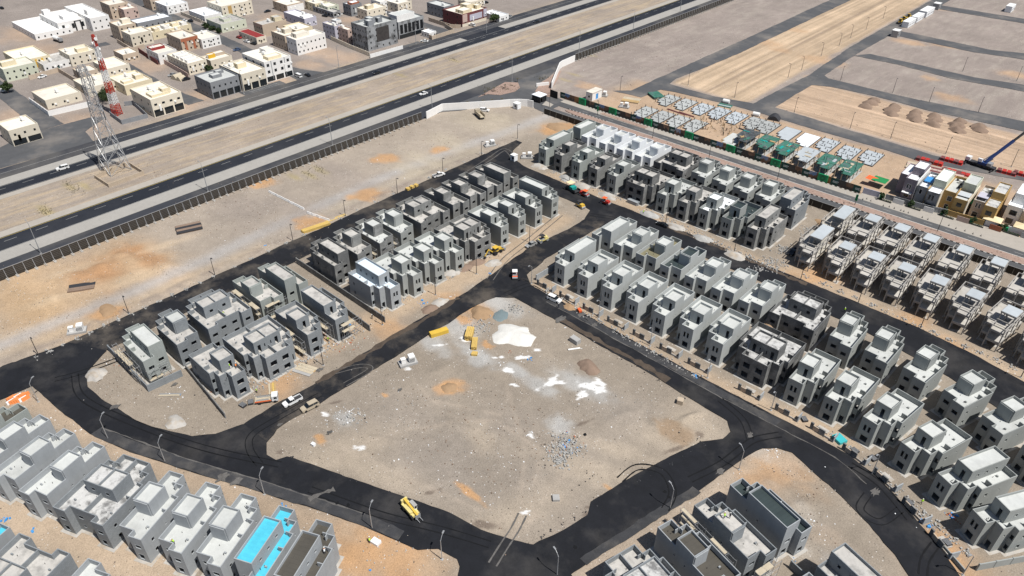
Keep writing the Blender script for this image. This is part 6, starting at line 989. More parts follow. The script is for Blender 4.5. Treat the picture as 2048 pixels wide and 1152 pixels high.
# ---------------------------------------------------------------- yard walls, scaffolds, small site objects
g1 = lambda *a: [(x, y) for x, y in a]
wall_run('long dark yard wall between the two groups of houses', [(-194, 105.6), (-147, 105.2)], 2.3, 'block_dark'); wall_run('short yard wall ending at the middle street', [(-160, 100), (-147, 99.4)], 2.3, 'block_dark'); wall_run('block yard wall enclosing the corner house on two sides', [(-194.5, 42.4), (-170.2, 42.3), (-169.4, 51.6)], 2.3, 'block_blue'); wall_run('low block yard wall beside the first scaffolded villa', [(-171, 53.6), (-146, 51.2)], 1.8, 'block_dark'); wall_run('grey yard wall at the crossroads corner of the front row', [(-128.2, 153.8), (-127.8, 165), (-127.6, 178)], 2.2, 'plaster_bluegrey'); wall_run('grey yard wall at the lower right edge', [(11.2, 136.6), (18.5, 146.4), (23, 153)], 2.2, 'plaster_grey'); wall_run('low garden wall round the deep right edge villas', [(2.5, 138.4), (9.5, 134)], 1.1, 'plaster_grey')
wall_run('grey yard wall by the lower right houses', [(-18.5, 110), (-9, 107.5)], 2.3, 'block_blue'); wall_run('block yard wall crossing the lower right block', [(-21, 98), (-13, 109)], 2, 'block_dark')
# front yards of the front row: pier, gate leaf, meter screen, steel grating
FY = [(x-5.4, 152.2, 0, i) for i, x in enumerate([-119.3+9.48*k for k in range(7)])]+[(-52, 152.3, 0, 7), (-41, 152, R(-2), 8), (-31.2, 151.8, R(-6), 9), (-22.2, 150.2, R(-12), 10), (-13.6, 147.6, R(-20), 11), (-5.4, 143.2, R(-27), 12), (2.2, 138.2, R(-33), 13)]
for x, y, rz, i in FY:
    t = thing('front_yard_wall', f'broken front yard wall with dark piers and brown infill, {ORD[i]} from the crossroads', 'yard wall', (x, y, 0), rz, 'front yard walls'); part(t, 'pier', 'block_dark', (-1.8, -.2, -.2, -1.0, .2, 2.2)); part(t, 'infill', 'sand_stone', (-.95, -.12, -.2, .6, .12, 1.5)); part(t, 'meter_screen', 'block_dark', (.7, -.18, -.2, 2.2, .18, 1.9)); part(t, 'gate_leaf', 'plaster_bluegrey', (4.6, -.3, -.2, 4.85, 1.9, 2.1)); part(t, 'plinth', 'blinding', (2.3, -.1, -.2, 4.5, .1, .55))
    if i % 2: part(t, 'rubble_plinth', 'blinding', (-.5, 1.2, -.1, 2.4, 2.6, .35))
for i, (px_, py_) in enumerate([(1709, 903), (1767, 961), (1817, 1007), (1893, 1087), (1636, 861), (1608, 840), (486, 812), (502, 806), (1745, 918)]):
    x, y = P(px_, py_); t = thing('steel_grating', f'steel grating frame lying on the sand, {ORD[i]} of the site', 'grating', (x, y, .1), R(random.uniform(-40, 20)), 'steel gratings'); part(t, 'frame', 'steel_dark', (-.9, -.7, 0, .9, .7, .5))
    for k in range(5): part(t, 'bar', 'galvanised', (-.8, -.6+k*.27, .5, .8, -.5+k*.27, .56))
def scaffold(label, a, b, h, off, lifts=3, rz=None, m='galvanised'):
    L = math.hypot(b[0]-a[0], b[1]-a[1]); ang = math.atan2(b[1]-a[1], b[0]-a[0]); t = thing('scaffold', label, 'scaffold', (*a, 0), ang, 'tube scaffolds'); k = max(2, round(L/2.2)); mb = MB(); mb.cyl((0, 0, 0), (0, 0, h), .05, n=6); st = mb.mesh('standard', m); mb = MB(); mb.cyl((0, 0, 0), (L, 0, 0), .045, n=6); lg = mb.mesh('ledger', m); mb = MB(); mb.cyl((0, 0, 0), (0, off, 0), .045, n=6); tr = mb.mesh('transom', m); mb = MB(); mb.box(0, .1, 0, L/k*1.9, off-.1, .06); pl = mb.mesh('plank', 'timber_pale'); mb = MB(); mb.cyl((0, 0, 0), (L/k, 0, h/lifts), .04, n=6); br = mb.mesh('brace', m)
    for i in range(k+1):
        for y in (0, off): obj('standard', st, t, (i*L/k, y, 0))
    for j in range(1, lifts+1):
        z = h*j/lifts-.4
        for y in (0, off): obj('ledger', lg, t, (0, y, z))
        for i in range(0, k+1, 2): obj('transom', tr, t, (i*L/k, 0, z))
        for i in range(0, k-1, 2):
            if random.random() < .6: obj('plank', pl, t, (i*L/k, 0, z+.05))
        obj('brace', br, t, (((j*2) % k)*L/k, 0, h*(j-1)/lifts))
scaffold('tube scaffold with planks along the left flank of the corner house', (-188, 43.2), (-174, 43.2), 6.6, -1.2); scaffold('tube scaffold across the rear of the corner house', (-172, 44), (-172, 50), 5, 1.2); scaffold('tube scaffold between third and fourth scaffolded houses', (-187, 79.6), (-173, 79.4), 6.6, -1.1); scaffold('tube scaffold on the rear wall of the greenish house', (-172.6, 81), (-172.6, 88), 6.8, -1.1); scaffold('tube scaffold on the flank of the longest scaffolded house', (-166, 89.2), (-150.5, 89.2), 6.5, -1.0)
scaffold('tube scaffold at the street end of the topmost scaffolded house', (-149, 91), (-149, 97.5), 6.5, -1.1); scaffold('tube scaffold beside the middle scaffolded villa', (-165, 79.8), (-151, 79.8), 6, -1.); scaffold('tube scaffold beside the double scaffolded villa', (-165, 62.6), (-152, 62.6), 5.5, -1.0); scaffold('tube scaffold on a dark outer row house', (-187, 124.5), (-174, 124.5), 6, -.9); scaffold('tube scaffold on the rear of an outer row house', (-172.4, 126), (-172.4, 132), 6.5, -1.); scaffold('tube scaffold between two outer row houses', (-187, 133.6), (-174, 133.6), 6, -.9)
scaffold('tube scaffold between the two wet roofed lower right houses', (-41.5, 101.8), (-26.5, 97.6), 7.2, 1.0, 3); scaffold('tube scaffold at the rear of the lower right double house', (-42, 78), (-30, 75), 6.5, 1., 3); scaffold('tube scaffold at the rear of the muddy roofed house', (-22.4, 99.5), (-20.6, 105.8), 6.5, -1.1)
def kiosk(label, px, rz, pal=False):
    x, y = P(*px); t = thing('transformer_station', label, 'transformer', (x, y, 0), rz, 'transformer stations'); part(t, 'plinth', 'concrete', (-2.6, -1.4, -.2, 2.6, 1.4, .75)); part(t, 'transformer', 'tank_white', (.3, -.9, .75, 2.0, .9, 2.7)); part(t, 'cooling_fin', 'steel_grey', *[(.45+k*.3, -1.05, .95, .6+k*.3, -.9, 2.3) for k in range(5)]); part(t, 'door', 'metal_sheet', (.5, .9, .9, 1.8, .94, 2.4)); part(t, 'switch_cabinet', 'town_white', (-1.9, -.5, .75, -.7, .5, 2.2)); part(t, 'cabinet_roof', 'tank_white', (-2.0, -.6, 2.2, -.6, .6, 2.32))
kiosk('white transformer on a grey plinth beside the open plot', (816, 727), R(68)); kiosk('white transformer on a plinth at the left by the dirt track', (155, 664), R(62)); kiosk('white transformer beside the long street near its top', (980, 292), R(65)); kiosk('white transformer by the first villa of the paver row', (1054, 316), R(40)); kiosk('white transformer behind the hoarding left of the slabs', (1248, 215), R(20)); kiosk('white transformer beside the small site building', (1205, 192), R(20))
t = thing('site_building', 'small pale site building with blue door behind the hoarding', 'building', (*P(1184, 202.5), 0), 0); o = [(-4, 0), (0, 0), (0, 8), (-4, 8)]; mb = MB(); ring(mb, o, -.2, 4, .2, {1: [(3, 5, .1, 3)], 0: [(1.4, 2.4, 1.4, 2.4)]}); w_ = obj('wall', mb.mesh('wall', 'town_white'), t); mb = MB(); deck(mb, inset(o, -.2), 4.2); obj('roof', mb.mesh('roof', 'cream_roof'), t); obj('door', pane(2, 2.9, 'sheet_blue'), w_, (0, 3, .1), H90)
def cabin(label, px, L, wd, h, rz, m='sheet_white', roofm='tank_white'):
    x, y = P(*px); t = thing('site_cabin', label, 'cabin', (x, y, 0), rz, 'site cabins'); part(t, 'wall', m, (-L/2, -wd/2, .15, L/2, wd/2, h)); part(t, 'roof', roofm, (-L/2-.12, -wd/2-.12, h, L/2+.12, wd/2+.12, h+.18)); part(t, 'skid', 'steel_dark', (-L/2, -wd/2+.1, -.05, L/2, wd/2-.1, .15))
    for k in range(max(1, int(L/3))): part(t, 'window', 'glass_dark', (-L/2+1+k*3, -wd/2-.04, 1.2, -L/2+2+k*3, -wd/2-.005, 2.1))
    part(t, 'door', 'steel_grey', (L/2-1.4, -wd/2-.04, .2, L/2-.6, -wd/2-.005, 2.2))
cabin('white site cabin, nearest of the three by the loaders', (1816, 51), 14, 4, 3.6, R(-90+180)); cabin('white site cabin, middle of the three by the loaders', (1833, 41), 14, 4, 3.6, R(90)); cabin('white site cabin, farthest of the three by the loaders', (1851, 30), 16, 5, 4, R(90)); cabin('grey steel kiosk at the third branch road', (1790, 73), 5, 4, 4, R(90), 'steel_grey'); cabin('grey steel kiosk beside the farthest white cabin', (1872, 18), 5, 4, 4, R(90), 'steel_grey'); cabin('white cabin on the pale patch at the upper right', (2018, 22), 10, 4, 4, R(90)); cabin('small white security cabin at the top of the long street', (1028, 321), 2.2, 2.2, 2.7, 0)
cabin('white portable cabin among rubble behind the entrance wall', (1034, 217), 3, 2.6, 2.8, 0)
# stacks and racks
def stack(label, px, rz, n, L, wd, h, m, name='timber_stack', cat='timber stack', z=0, group='material stacks'):
    x, y = P(*px, z); t = thing(name, label, cat, (x, y, z), rz, group); r2 = random.Random(label)
    for i in range(n):
        k = i % 4; lv = i//4; mm = m if isinstance(m, str) else r2.choice(m); part(t, 'plank', mm, (-L/2+r2.uniform(0, .3), -wd/2+k*wd/4, lv*h, L/2-r2.uniform(0, .4), -wd/2+(k+1)*wd/4-.05, (lv+1)*h-.02))
    return t
stack('tall stack of yellow timber beams by the white powder heap', (939, 672), R(125), 16, 5, 2.2, .45, 'timber_yellow'); stack('lower stack of yellow timber touching the tall one', (949, 690), R(130), 12, 5, 1.6, .4, 'timber_yellow'); stack('small yellow timber pile at the foot of the stacks', (949, 709), R(35), 8, 2, 1.5, .35, 'timber_yellow')
stack('long yellow timber stack on the verge of the outer street', (632, 457), R(80), 12, 11, 2, .35, 'timber_yellow'); stack('yellow timber scraps farther along the verge', (672, 437), R(85), 8, 9, 1.4, .15, ('timber_yellow', 'timber_pale'))
for i, p in enumerate(((816, 380), (824, 376), (832, 373))): stack(f'yellow timber block, {ORD[i]} of three on the outer street verge', p, R(90), 8, 1.7, 1.7, .5, 'timber_yellow')
stack('planks and green net heap beside the flatbed truck', (545, 778), R(-30), 8, 5, 2, .14, ('timber', 'timber_yellow', 'timber_pale')); stack('grey planks lying under the scaffolds', (610, 740), R(20), 12, 6, 4, .1, ('timber_pale', 'timber', 'concrete')); stack('blue and grey pipes lying before the corner house', (340, 790), R(45), 6, 6, 1.2, .15, ('sheet_blue', 'steel_grey', 'timber_pale')); stack('brown timber heap behind the hoarding near the slabs', (1262, 202), R(20), 12, 9, 6, .25, ('timber', 'timber_pale', 'heap_brown')); stack('green formwork panels stacked beside the plot road', (1312, 193), R(-30), 12, 8, 6, .4, ('formwork_green', 'formwork_dark', 'timber_pale')); stack('teal sheets heaped at the edge of the plot road', (1450, 212), R(10), 8, 7, 4, .2, ('formwork_green', 'slab_bluegrey'))
stack('grey concrete blocks on pallets below the double block villa', (1267, 407), R(0), 12, 5, 2.2, .5, ('block_blue', 'plaster_bluegrey'), 'block_pallet', 'block pallet')
stack('dark steel scrap lattice on the sand by the fence', (378, 457), R(70), 12, 9, 6, .2, ('steel_dark', 'heap_brown'), 'scrap_heap', 'scrap heap'); stack('dark steel scrap heap near the left orange sand', (165, 577), R(60), 12, 8, 4, .3, ('steel_dark', 'heap_brown'), 'scrap_heap', 'scrap heap')
for i, (p, n) in enumerate((((1858, 325), 6), ((1902, 324), 5), ((2012, 347), 4), ((2040, 350), 3), ((1866, 340), 6), ((1912, 345), 6))):
    x, y = P(*p); t = thing('scaffold_rack', f'dark red steel rack of scaffold parts, {ORD[i]} near the crane', 'steel rack', (x, y, 0), R(4), 'red scaffold racks'); part(t, 'base', 'red_paint', (-n*.9, -1.6, 0, n*.9, 1.6, .2))
    for k in range(n): part(t, 'bay', 'red_paint' if k % 3 else 'maroon', (-n*.9+k*1.8+.1, -1.4, .2, -n*.9+k*1.8+1.6, 1.4, 1.3 if i < 4 else .6)); part(t, 'post', 'steel_grey', (-n*.9+k*1.8, -1.6, .2, -n*.9+k*1.8+.1, -1.5, 1.9))
stack('jumble of brown scaffold tubes beside the crane racks', (1885, 348), R(10), 20, 16, 7, .15, ('maroon', 'pink_stone', 'red_paint', 'heap_brown'), 'tube_heap', 'tube heap'); stack('brown scaffold tubes behind the grey arched villa', (1835, 335), R(10), 16, 9, 7, .15, ('maroon', 'pink_stone', 'timber_pale'), 'tube_heap', 'tube heap')
a0, a1, b0, b1 = P(541, 386), P(605, 418), P(618, 428), P(655, 441); jb = MB(); jb.hexa([(-.9, -.3), (.9, -.3), (.9, .3), (-.9, .3)], 0, .3); jb.hexa([(-.9, -.25), (.9, -.25), (.9, .25), (-.9, .25)], .3, .95, 0, None, [(-.9, -.1), (.9, -.1), (.9, .1), (-.9, .1)]); jm = jb.mesh('barrier', 'town_white')
n = 0
for (s0, s1, k, nm) in ((a0, a1, 11, 'west of the dirt track'), (b0, b1, 7, 'east of the dirt track')):
    for i in range(k): f = i/(k-1); tag(obj('concrete_barrier', jm, None, (s0[0]+(s1[0]-s0[0])*f, s0[1]+(s1[1]-s0[1])*f, 0), math.atan2(s1[1]-s0[1], s1[0]-s0[0])+random.uniform(-.15, .15)), f'white concrete barrier, {ORD[i]} from the fence in the line {nm}', 'barrier', 'white concrete barriers')
for i in range(14):
    r_, c_ = divmod(i, 7); x, y = P(22+c_*5, 806-r_*7+c_*-1.2); mb = MB(); mb.hexa([(-1, -.35), (1, -.35), (1, .35), (-1, .35)], 0, 1., 0, None, [(-1, -.15), (1, -.15), (1, .15), (-1, .15)]); tag(obj('plastic_barrier', mb.mesh('plastic_barrier', 'barrel_orange' if i % 5 else 'sheet_white'), None, (x, y, 0), R(100)), f'orange plastic barrier, {ORD[c_]} from the left in the {"near" if r_ == 0 else "far"} rank of the stack', 'barrier', 'orange plastic barriers')
def blockobj(label, name, cat, px, size, rz, m, group=None): x, y = P(*px); mb = MB(); mb.box(-size[0]/2, -size[1]/2, 0, size[0]/2, size[1]/2, size[2]); return tag(obj(name, mb.mesh(name, m), None, (x, y, 0), rz), label, cat, group)
blockobj('pale concrete block box on the plot edge by the street', 'concrete_block', 'concrete block', (1150, 684), (3, 1.8, 1.5), R(-5), 'concrete'); blockobj('tan concrete block at the right corner of the open plot', 'concrete_block', 'concrete block', (1360, 806), (1.6, 1.6, 1.4), R(20), 'enclosure_block'); blockobj('orange tool chest on the front row verge', 'tool_chest', 'chest', (1159, 623), (1.6, .9, .9), R(-30), 'orange_paint'); blockobj('long yellow and black skip by the middle street', 'skip', 'skip', (878, 668), (5.6, 1.8, 1.3), R(70), 'machine_yellow'); blockobj('white cabinet lying on the lower left sand', 'white_cabinet', 'cabinet', (752, 1086), (2, 1.4, .8), R(10), 'sheet_white'); blockobj('white generator box standing on the plot sand', 'generator', 'generator', (627, 891), (1, .8, .8), R(10), 'sheet_white'); blockobj('white and teal tarpaulin box in front of a right row villa', 'covered_box', 'covered box', (1678, 880), (3, 2.4, .8), R(-25), 'sheet_teal')
blockobj('small grey cistern in the yard by the rounded bend', 'cistern', 'cistern', (1112, 998), (1.6, 1.6, .7), R(45), 'concrete')
mb = MB(); mb.cyl((-1.8, 0, .25), (1.8, 0, .25), .25, n=10); tag(obj('white_pipe', mb.mesh('white_pipe', 'tank_white'), None, (*P(1148, 699), 0), R(55)), 'white pipe lying beside the excavated pit', 'pipe')
for i, p in enumerate(((1512, 232), (1452, 206))): x, y = P(*p); mb = MB(); mb.cyl((-1.6, 0, 1), (1.6, 0, 1), 1., n=12); mb.box(-1.2, -.6, -.1, 1.2, .6, .15); tag(obj('water_tank', mb.mesh('water_tank', 'tank_white'), None, (x, y, 0), R(10)), ('white cylindrical tank lying by the foundation slabs', 'white cylindrical tank near the plot road bend')[i], 'water tank')
for i, (p, a, b, h, m, l) in enumerate([((1548, 238), 6, 5, 2.2, 'steel_dark', 'black tarpaulin hump beside the plot road'), ((355, 157), 5, 5, 2.6, 'timber_pale', 'tan tarpaulin shelter by the town lot'), ((363, 160), 4, 4, 2.2, 'timber_pale', 'smaller tan tarpaulin shelter touching the first')]):
    x, y = P(*p); mb = MB(); n_ = 8
    pr_ = [(-a/2+a*k/n_, h*math.sin(math.pi*k/n_)) for k in range(n_+1)]
    for u, v in zip(pr_, pr_[1:]): mb.poly([(u[0], -b/2, u[1]), (v[0], -b/2, v[1]), (v[0], b/2, v[1]), (u[0], b/2, u[1])])
    mb.poly([(u, -b/2, v) for u, v in pr_]); mb.poly([(u, b/2, v) for u, v in pr_][::-1]); tag(obj('tarpaulin_shelter', mb.mesh('tarpaulin_shelter', m), None, (x, y, 0), R(15)), l, 'shelter')

# ---------------------------------------------------------------- asphalt shoulders, tyre tracks, lime and soil heaps, rubble, litter
def ribbon(name, pts, wd, z, m, amp=.0, px=False):
    q_ = [P(*p) for p in pts] if px else pts; L_, R_ = [], []
    for i, p in enumerate(q_):
        a, b = q_[max(0, i-1)], q_[min(len(q_)-1, i+1)]; l = math.hypot(b[0]-a[0], b[1]-a[1]) or 1; n = (-(b[1]-a[1])/l, (b[0]-a[0])/l); w2 = wd/2*(1+amp*(random.random()-.5)*2); L_.append((p[0]+n[0]*w2, p[1]+n[1]*w2)); R_.append((p[0]-n[0]*w2, p[1]-n[1]*w2))
    mb = MB()
    for i in range(len(q_)-1): mb.poly([(*R_[i], z), (*R_[i+1], z), (*L_[i+1], z), (*L_[i], z)])
    return obj(name, mb.mesh(name, m), kind='structure')
def smooth(pts, k=6):
    out = []; n = len(pts)
    for i in range(n-1):
        p0, p1, p2, p3 = pts[max(0, i-1)], pts[i], pts[i+1], pts[min(n-1, i+2)]
        for j in range(k):
            t = j/k; out.append(tuple(.5*((2*b)+(c-a)*t+(2*a-5*b+4*c-d)*t*t+(3*b-a-3*c+d)*t**3) for a, b, c, d in zip(p0, p1, p2, p3)))
    return out+[pts[-1]]
mat('asphalt_base_course', (.045, .046, .05), .9, .3, .5, .1, .25, hue=(.085, .08, .075), hfac=.7, hsc=.2, spec=.2); mat('tyre_dark', (.007, .0075, .009), .8, .3, .5, .1, .2, spec=.2); mat('dust_pale', (.105, .10, .095), .95, .5, .6, .1, .5); mat('mud_brown', (.075, .058, .045), .95, .4, .6, .2, .4)
ZT = Z0+.034
ribbon('road_shoulder', jit(smooth([(-166, 26.6), (-152.8, 30.8), (-143.2, 34.9), (-133.7, 38.9), (-119.7, 45.3), (-108.8, 50), (-94.3, 56), (-84.2, 59)]), 1.5, .4, False), 2.9, ZT, 'asphalt_base_course', .1)
ribbon('road_shoulder', jit([(-118, 148.2), (-100, 148.2), (-75, 147.9), (-55, 147.7), (-38, 147.9)], 1.5, .5, False), 2.6, ZT, 'asphalt_base_course', .15); ribbon('road_shoulder', jit([(-51.8, 81), (-49, 93), (-46.5, 104), (-43.6, 116)], 1.5, .4, False), 2.2, ZT, 'asphalt_base_course', .15); ribbon('road_shoulder', jit([(-128, 130), (-127, 143.2), (-110, 143.0), (-95, 142.8), (-80, 142.4), (-68, 142)][2:], 1.5, .6, False), 1.8, ZT, 'mud_brown', .5)
ribbon('road_shoulder', jit([(-139.6, 75), (-139.5, 95), (-139.7, 118), (-139.6, 131)], 1.5, .6, False), 1.6, ZT, 'mud_brown', .6); ribbon('road_shoulder', jit([(-120, 212.9), (-90, 213.1), (-60, 213)], 1.5, .6, False), 1.4, ZT, 'mud_brown', .6)
for pts in ([(-118, 146.7), (-100, 146.8), (-75, 146.4), (-55, 146.2), (-38, 146.4), (-24, 146.6), (-14, 143)], [(-166, 28.1), (-143.2, 36.4), (-119.7, 46.8), (-94.3, 57.5)]): ribbon('dust_line', jit(smooth(pts), 1.2, .3, False), .28, ZT+.004, 'dust_pale', .7)
r3 = random.Random(21)
def track(pts, m='tyre_dark', wd=.3, gap=1.7, k=1):
    q_ = smooth([P(*p) for p in pts])
    for s_ in (-.5, .5):
        o_ = [];
        for i, p in enumerate(q_): a, b = q_[max(0, i-1)], q_[min(len(q_)-1, i+1)]; l = math.hypot(b[0]-a[0], b[1]-a[1]) or 1; o_.append((p[0]-(b[1]-a[1])/l*gap*s_, p[1]+(b[0]-a[0])/l*gap*s_))
        ribbon('tyre_track', o_, wd, ZT+.008, m, .3)
for pts in ([(520, 930), (500, 900), (505, 870), (560, 835), (640, 790)], [(1560, 870), (1510, 880), (1480, 900), (1440, 930), (1380, 960)], [(1240, 960), (1275, 935), (1325, 945), (1345, 985), (1330, 1020)], [(1500, 880), (1485, 840), (1440, 800)], [(1800, 1020), (1760, 1045), (1720, 1020), (1735, 990)], [(1870, 1090), (1850, 1120), (1845, 1152)], [(1700, 930), (1760, 970), (1820, 1040)], [(110, 760), (180, 740), (300, 690), (420, 610)], [(150, 750), (170, 800), (300, 860), (420, 900), (560, 930)], [(620, 980), (760, 1030), (880, 1060), (980, 1090)], [(1010, 590), (1060, 570), (1090, 580), (1180, 640)], [(1180, 430), (1240, 440), (1300, 460)]): track(pts, wd=r3.uniform(.22, .42))
track([(985, 1130), (1010, 1090), (1030, 1060), (1045, 1030)], 'dust_pale', .35, 1.9); track([(690, 770), (740, 740), (720, 733), (670, 745)], 'dust_pale', .25, 1.5); track([(980, 560), (1010, 520), (1060, 480), (1120, 430)], 'dust_pale', .3, 2.2); track([(1030, 320), (1010, 300), (980, 318), (930, 350)], 'dust_pale', .4, 2.0)
ribbon('oil_streak', jit([P(618, 1000), P(640, 990), P(675, 978)], .6, .4, False), 1.1, ZT+.012, 'dust_pale', .6)
for x, y in [(675, 1007), (697, 1011), (1170, 870), (1330, 985), (1338, 995), (1150, 1095)]: c = P(x, y); sheet('oil_stain', [(c[0]+.5*math.cos(a)*r3.uniform(.6, 1.2), c[1]+.5*math.sin(a)*r3.uniform(.6, 1.2)) for a in np.arange(0, 6.2, .6)], ZT+.012, 'tyre_dark', 0, 1, False)
for x, y, s_ in [(448, 955, 1.3), (470, 965, 1.), (1440, 945, .8), (660, 865, .6), (1165, 630, 1), (1190, 650, .8), (1120, 640, 1.2), (1500, 870, .7), (1750, 985, .9), (560, 850, .5), (640, 740, .8), (1160, 500, .6), (800, 780, .5), (230, 815, .8), (350, 770, .6)]:
    c = P(x, y); sheet('dust_patch', [(c[0]+s_*math.cos(a)*r3.uniform(.4, 1.4), c[1]+s_*1.6*math.sin(a)*r3.uniform(.4, 1.4)) for a in np.arange(0, 6.2, .35)], ZT+.012, 'dust_pale', 0, 1, False)
def heap(label, px, rx, ry, h, m, name='soil_heap', cat='heap', rot=0, seed=0, group=None, rough=.5, res=16):
    x0, y0 = P(*px); mb = MB(); n = res; vs = []; c, s = math.cos(R(rot)), math.sin(R(rot))
    for j in range(n+1):
        for i in range(n+1):
            u, v = -1+2*i/n, -1+2*j/n; d = math.hypot(u, v); a = math.atan2(v, u); e = 1+.28*(float(vnoise(math.cos(a)*1.7+seed*7+20, math.sin(a)*1.7+20, 1.))-.5)*2
            z = h*max(0, 1-(d/e)**1.7)*(1-rough*.5+rough*float(fbm(u*6+seed*13+40, v*6+40, 2.2, 3)))-.06-(.3 if d > e else 0)
            vs.append((c*u*rx-s*v*ry, s*u*rx+c*v*ry, z))
    mb.v = vs
    for j in range(n):
        for i in range(n): k = j*(n+1)+i; mb.f.append([k, k+1, k+n+2, k+n+1]); mb.m.append(0)
    return tag(obj(name, mb.mesh(name, m, True), None, (x0, y0, 0)), label, cat, group)
heap('large white powder heap at the top of the open plot', (1028, 670), 6.6, 6.2, 1.5, 'lime_powder', 'powder_heap', rot=20, seed=3, res=28); heap('blue grey wet grout pool beside the white powder', (1001, 631), 2.9, 3.4, .45, 'grout_wet', 'grout_pool', 'grout pool', 30, 5, rough=.3); heap('orange soil heap left of the grout pool', (962, 626), 3.6, 3.4, 1.6, 'heap_soil', seed=6); heap('orange flat sand heap in the middle of the plot', (900, 776), 2.6, 2.4, .7, 'heap_soil', seed=9); heap('tan soil dumped at the foot of the excavated pit', (1178, 735), 3.6, 2.8, 1.5, 'heap_brown', seed=12)
heap('orange sand heap beside the white suv', (1139, 615), 2.6, 2, .8, 'heap_soil', seed=13); heap('pale sand heap at the left street corner', (190, 750), 3.4, 3, 1.4, 'blinding', seed=14); heap('yellow and white sand heap at the lower left bend', (350, 845), 3.2, 2.4, .9, 'blinding', seed=15); heap('orange sand heap on the left verge', (215, 622), 4.2, 2.6, .8, 'heap_soil', seed=16); heap('bright orange sand heap behind the first boulevard villa', (1118, 255), 6, 4.5, 1.4, 'heap_soil', seed=17); heap('orange sand heap on a double villa roof', (1535, 652, 6.5), 1.4, 1, .6, 'heap_soil', seed=18).location.z = 6.5
heap('orange sand in a ring by the last boulevard villa', (1645, 545-100), 3, 2.6, .8, 'heap_soil', seed=19)
for i, p in enumerate([(905, 546), (930, 536), (880, 605), (955, 525), (985, 527), (860, 618)]): heap(f'tan spoil heap along the dug trench, {ORD[i]} by the inner row', p, 3.2, 2.2, 1.1, 'heap_brown' if i % 2 else 'blinding', rot=70, seed=20+i, group='spoil heaps along the trench')
for i, p in enumerate([(1134, 358), (1165, 372), (1215, 392), (1300, 430), (1352, 455), (1405, 478), (1470, 512), (1080, 334)]): heap(f'rubbly spoil heap, {ORD[i]} from the left below the paver row', p, 4.2, 2.6, 1.2, 'rubble_mix' if i in (3, 5, 0) else 'blinding', rot=0, seed=30+i, group='spoil heaps below the paver row', rough=.9)
cols = [(1732, 214), (1741, 207), (1748, 202)], [(1783, 229), (1783, 221), (1788, 214)], [(1829, 240), (1828, 233), (1831, 226)], [(1866, 250), (1870, 241), (1868, 233)], [(1915, 262), (1912, 251), (1918, 244)], [(1960, 261), (1957, 254)]
for i, c in enumerate(cols):
    for j, p in enumerate(c): heap(f'brown earth mound, {("front", "middle", "rear")[j]} one of the {ORD[i]} cluster on the tilled field', p, 4., 3.2, 2.0, 'heap_brown', 'earth_mound', 'mound', rot=j*40, seed=50+i*3+j, group='earth mounds on the tilled field', res=12)
# broken concrete, litter and stones as uncountable scatter
FEW = {'white_litter': .5, 'dark_debris': .35, 'concrete_rubble': .8}; SIZE = {'concrete_rubble': .55, 'dark_debris': .5, 'white_litter': .5, 'pale_stones': .65, 'dark_stones': .65}
def scatter(name, blobs, m, size, seed, flat=.6, z=0.):
    r = np.random.default_rng(seed); V, Fc = [], []; size = size*SIZE.get(name, .7)
    for (px, py, rx, ry, n, rot) in blobs:
        x0, y0 = P(px, py); c, s = math.cos(R(rot)), math.sin(R(rot))
        for _ in range(max(3, int(n*FEW.get(name, .7)))):
            u, v = r.normal(0, .55, 2); x = x0+c*u*rx-s*v*ry; y = y0+s*u*rx+c*v*ry; a = r.random()*6.3; l = size*(.4+r.random()**2*1.6); wd = l*(.4+.6*r.random()); h = l*flat*(.4+r.random()); k = len(V); zz = z+max(0, .5*size*(1-abs(u))); ca_, sa_ = math.cos(a), math.sin(a)
            for dz, sc_ in ((-.1, 1), (h, .8)):
                for e, f in ((-1, -1), (1, -1), (1, 1), (-1, 1)): V.append((x+(ca_*e*l-sa_*f*wd)*.5*sc_, y+(sa_*e*l+ca_*f*wd)*.5*sc_, zz+dz+(r.random()-.5)*h*.3))
            Fc += [[k, k+1, k+5, k+4], [k+1, k+2, k+6, k+5], [k+2, k+3, k+7, k+6], [k+3, k, k+4, k+7], [k+4, k+5, k+6, k+7]]
    me = bpy.data.meshes.new(name); me.from_pydata(V, [], Fc); me.materials.append(M[m]); finish(me); return obj(name, me, kind='stuff')
def line_blobs(p, q_, n, wd, cnt): return [(p[0]+(q_[0]-p[0])*(i+.5)/n, p[1]+(q_[1]-p[1])*(i+.5)/n, wd*1.6, wd, cnt, 0) for i in range(n)]
scatter('concrete_rubble', [(1130, 895, 4, 3.6, 520, 40), (1118, 920, 3, 2, 160, 0), (1575, 500, 4, 3, 260, 30), (1548, 527, 4, 3, 260, 20), (1620, 462, 3, 4, 200, 0), (1515, 540, 2, 2, 90, 0), (700, 835, 4, 3, 150, 30), (960, 655, 4, 5, 200, 0), (1030, 620, 3, 2, 120, 0)]+line_blobs((1100, 340), (1250, 400), 8, 2.2, 60)+line_blobs((1290, 420), (1560, 545), 12, 2.2, 60)+line_blobs((500, 780), (720, 660), 8, 2.4, 60)+line_blobs((760, 620), (1000, 500), 8, 2., 35)+line_blobs((1085, 575), (1400, 760), 12, 1.5, 40)+line_blobs((1600, 548), (2040, 742), 14, 1.0, 30)+line_blobs((1660, 862), (1950, 1120), 10, 1.0, 40)+line_blobs((60, 722), (440, 548), 14, .7, 26)+line_blobs((450, 543), (1015, 283), 16, .7, 20), 'rubble_mix', .55, 1)
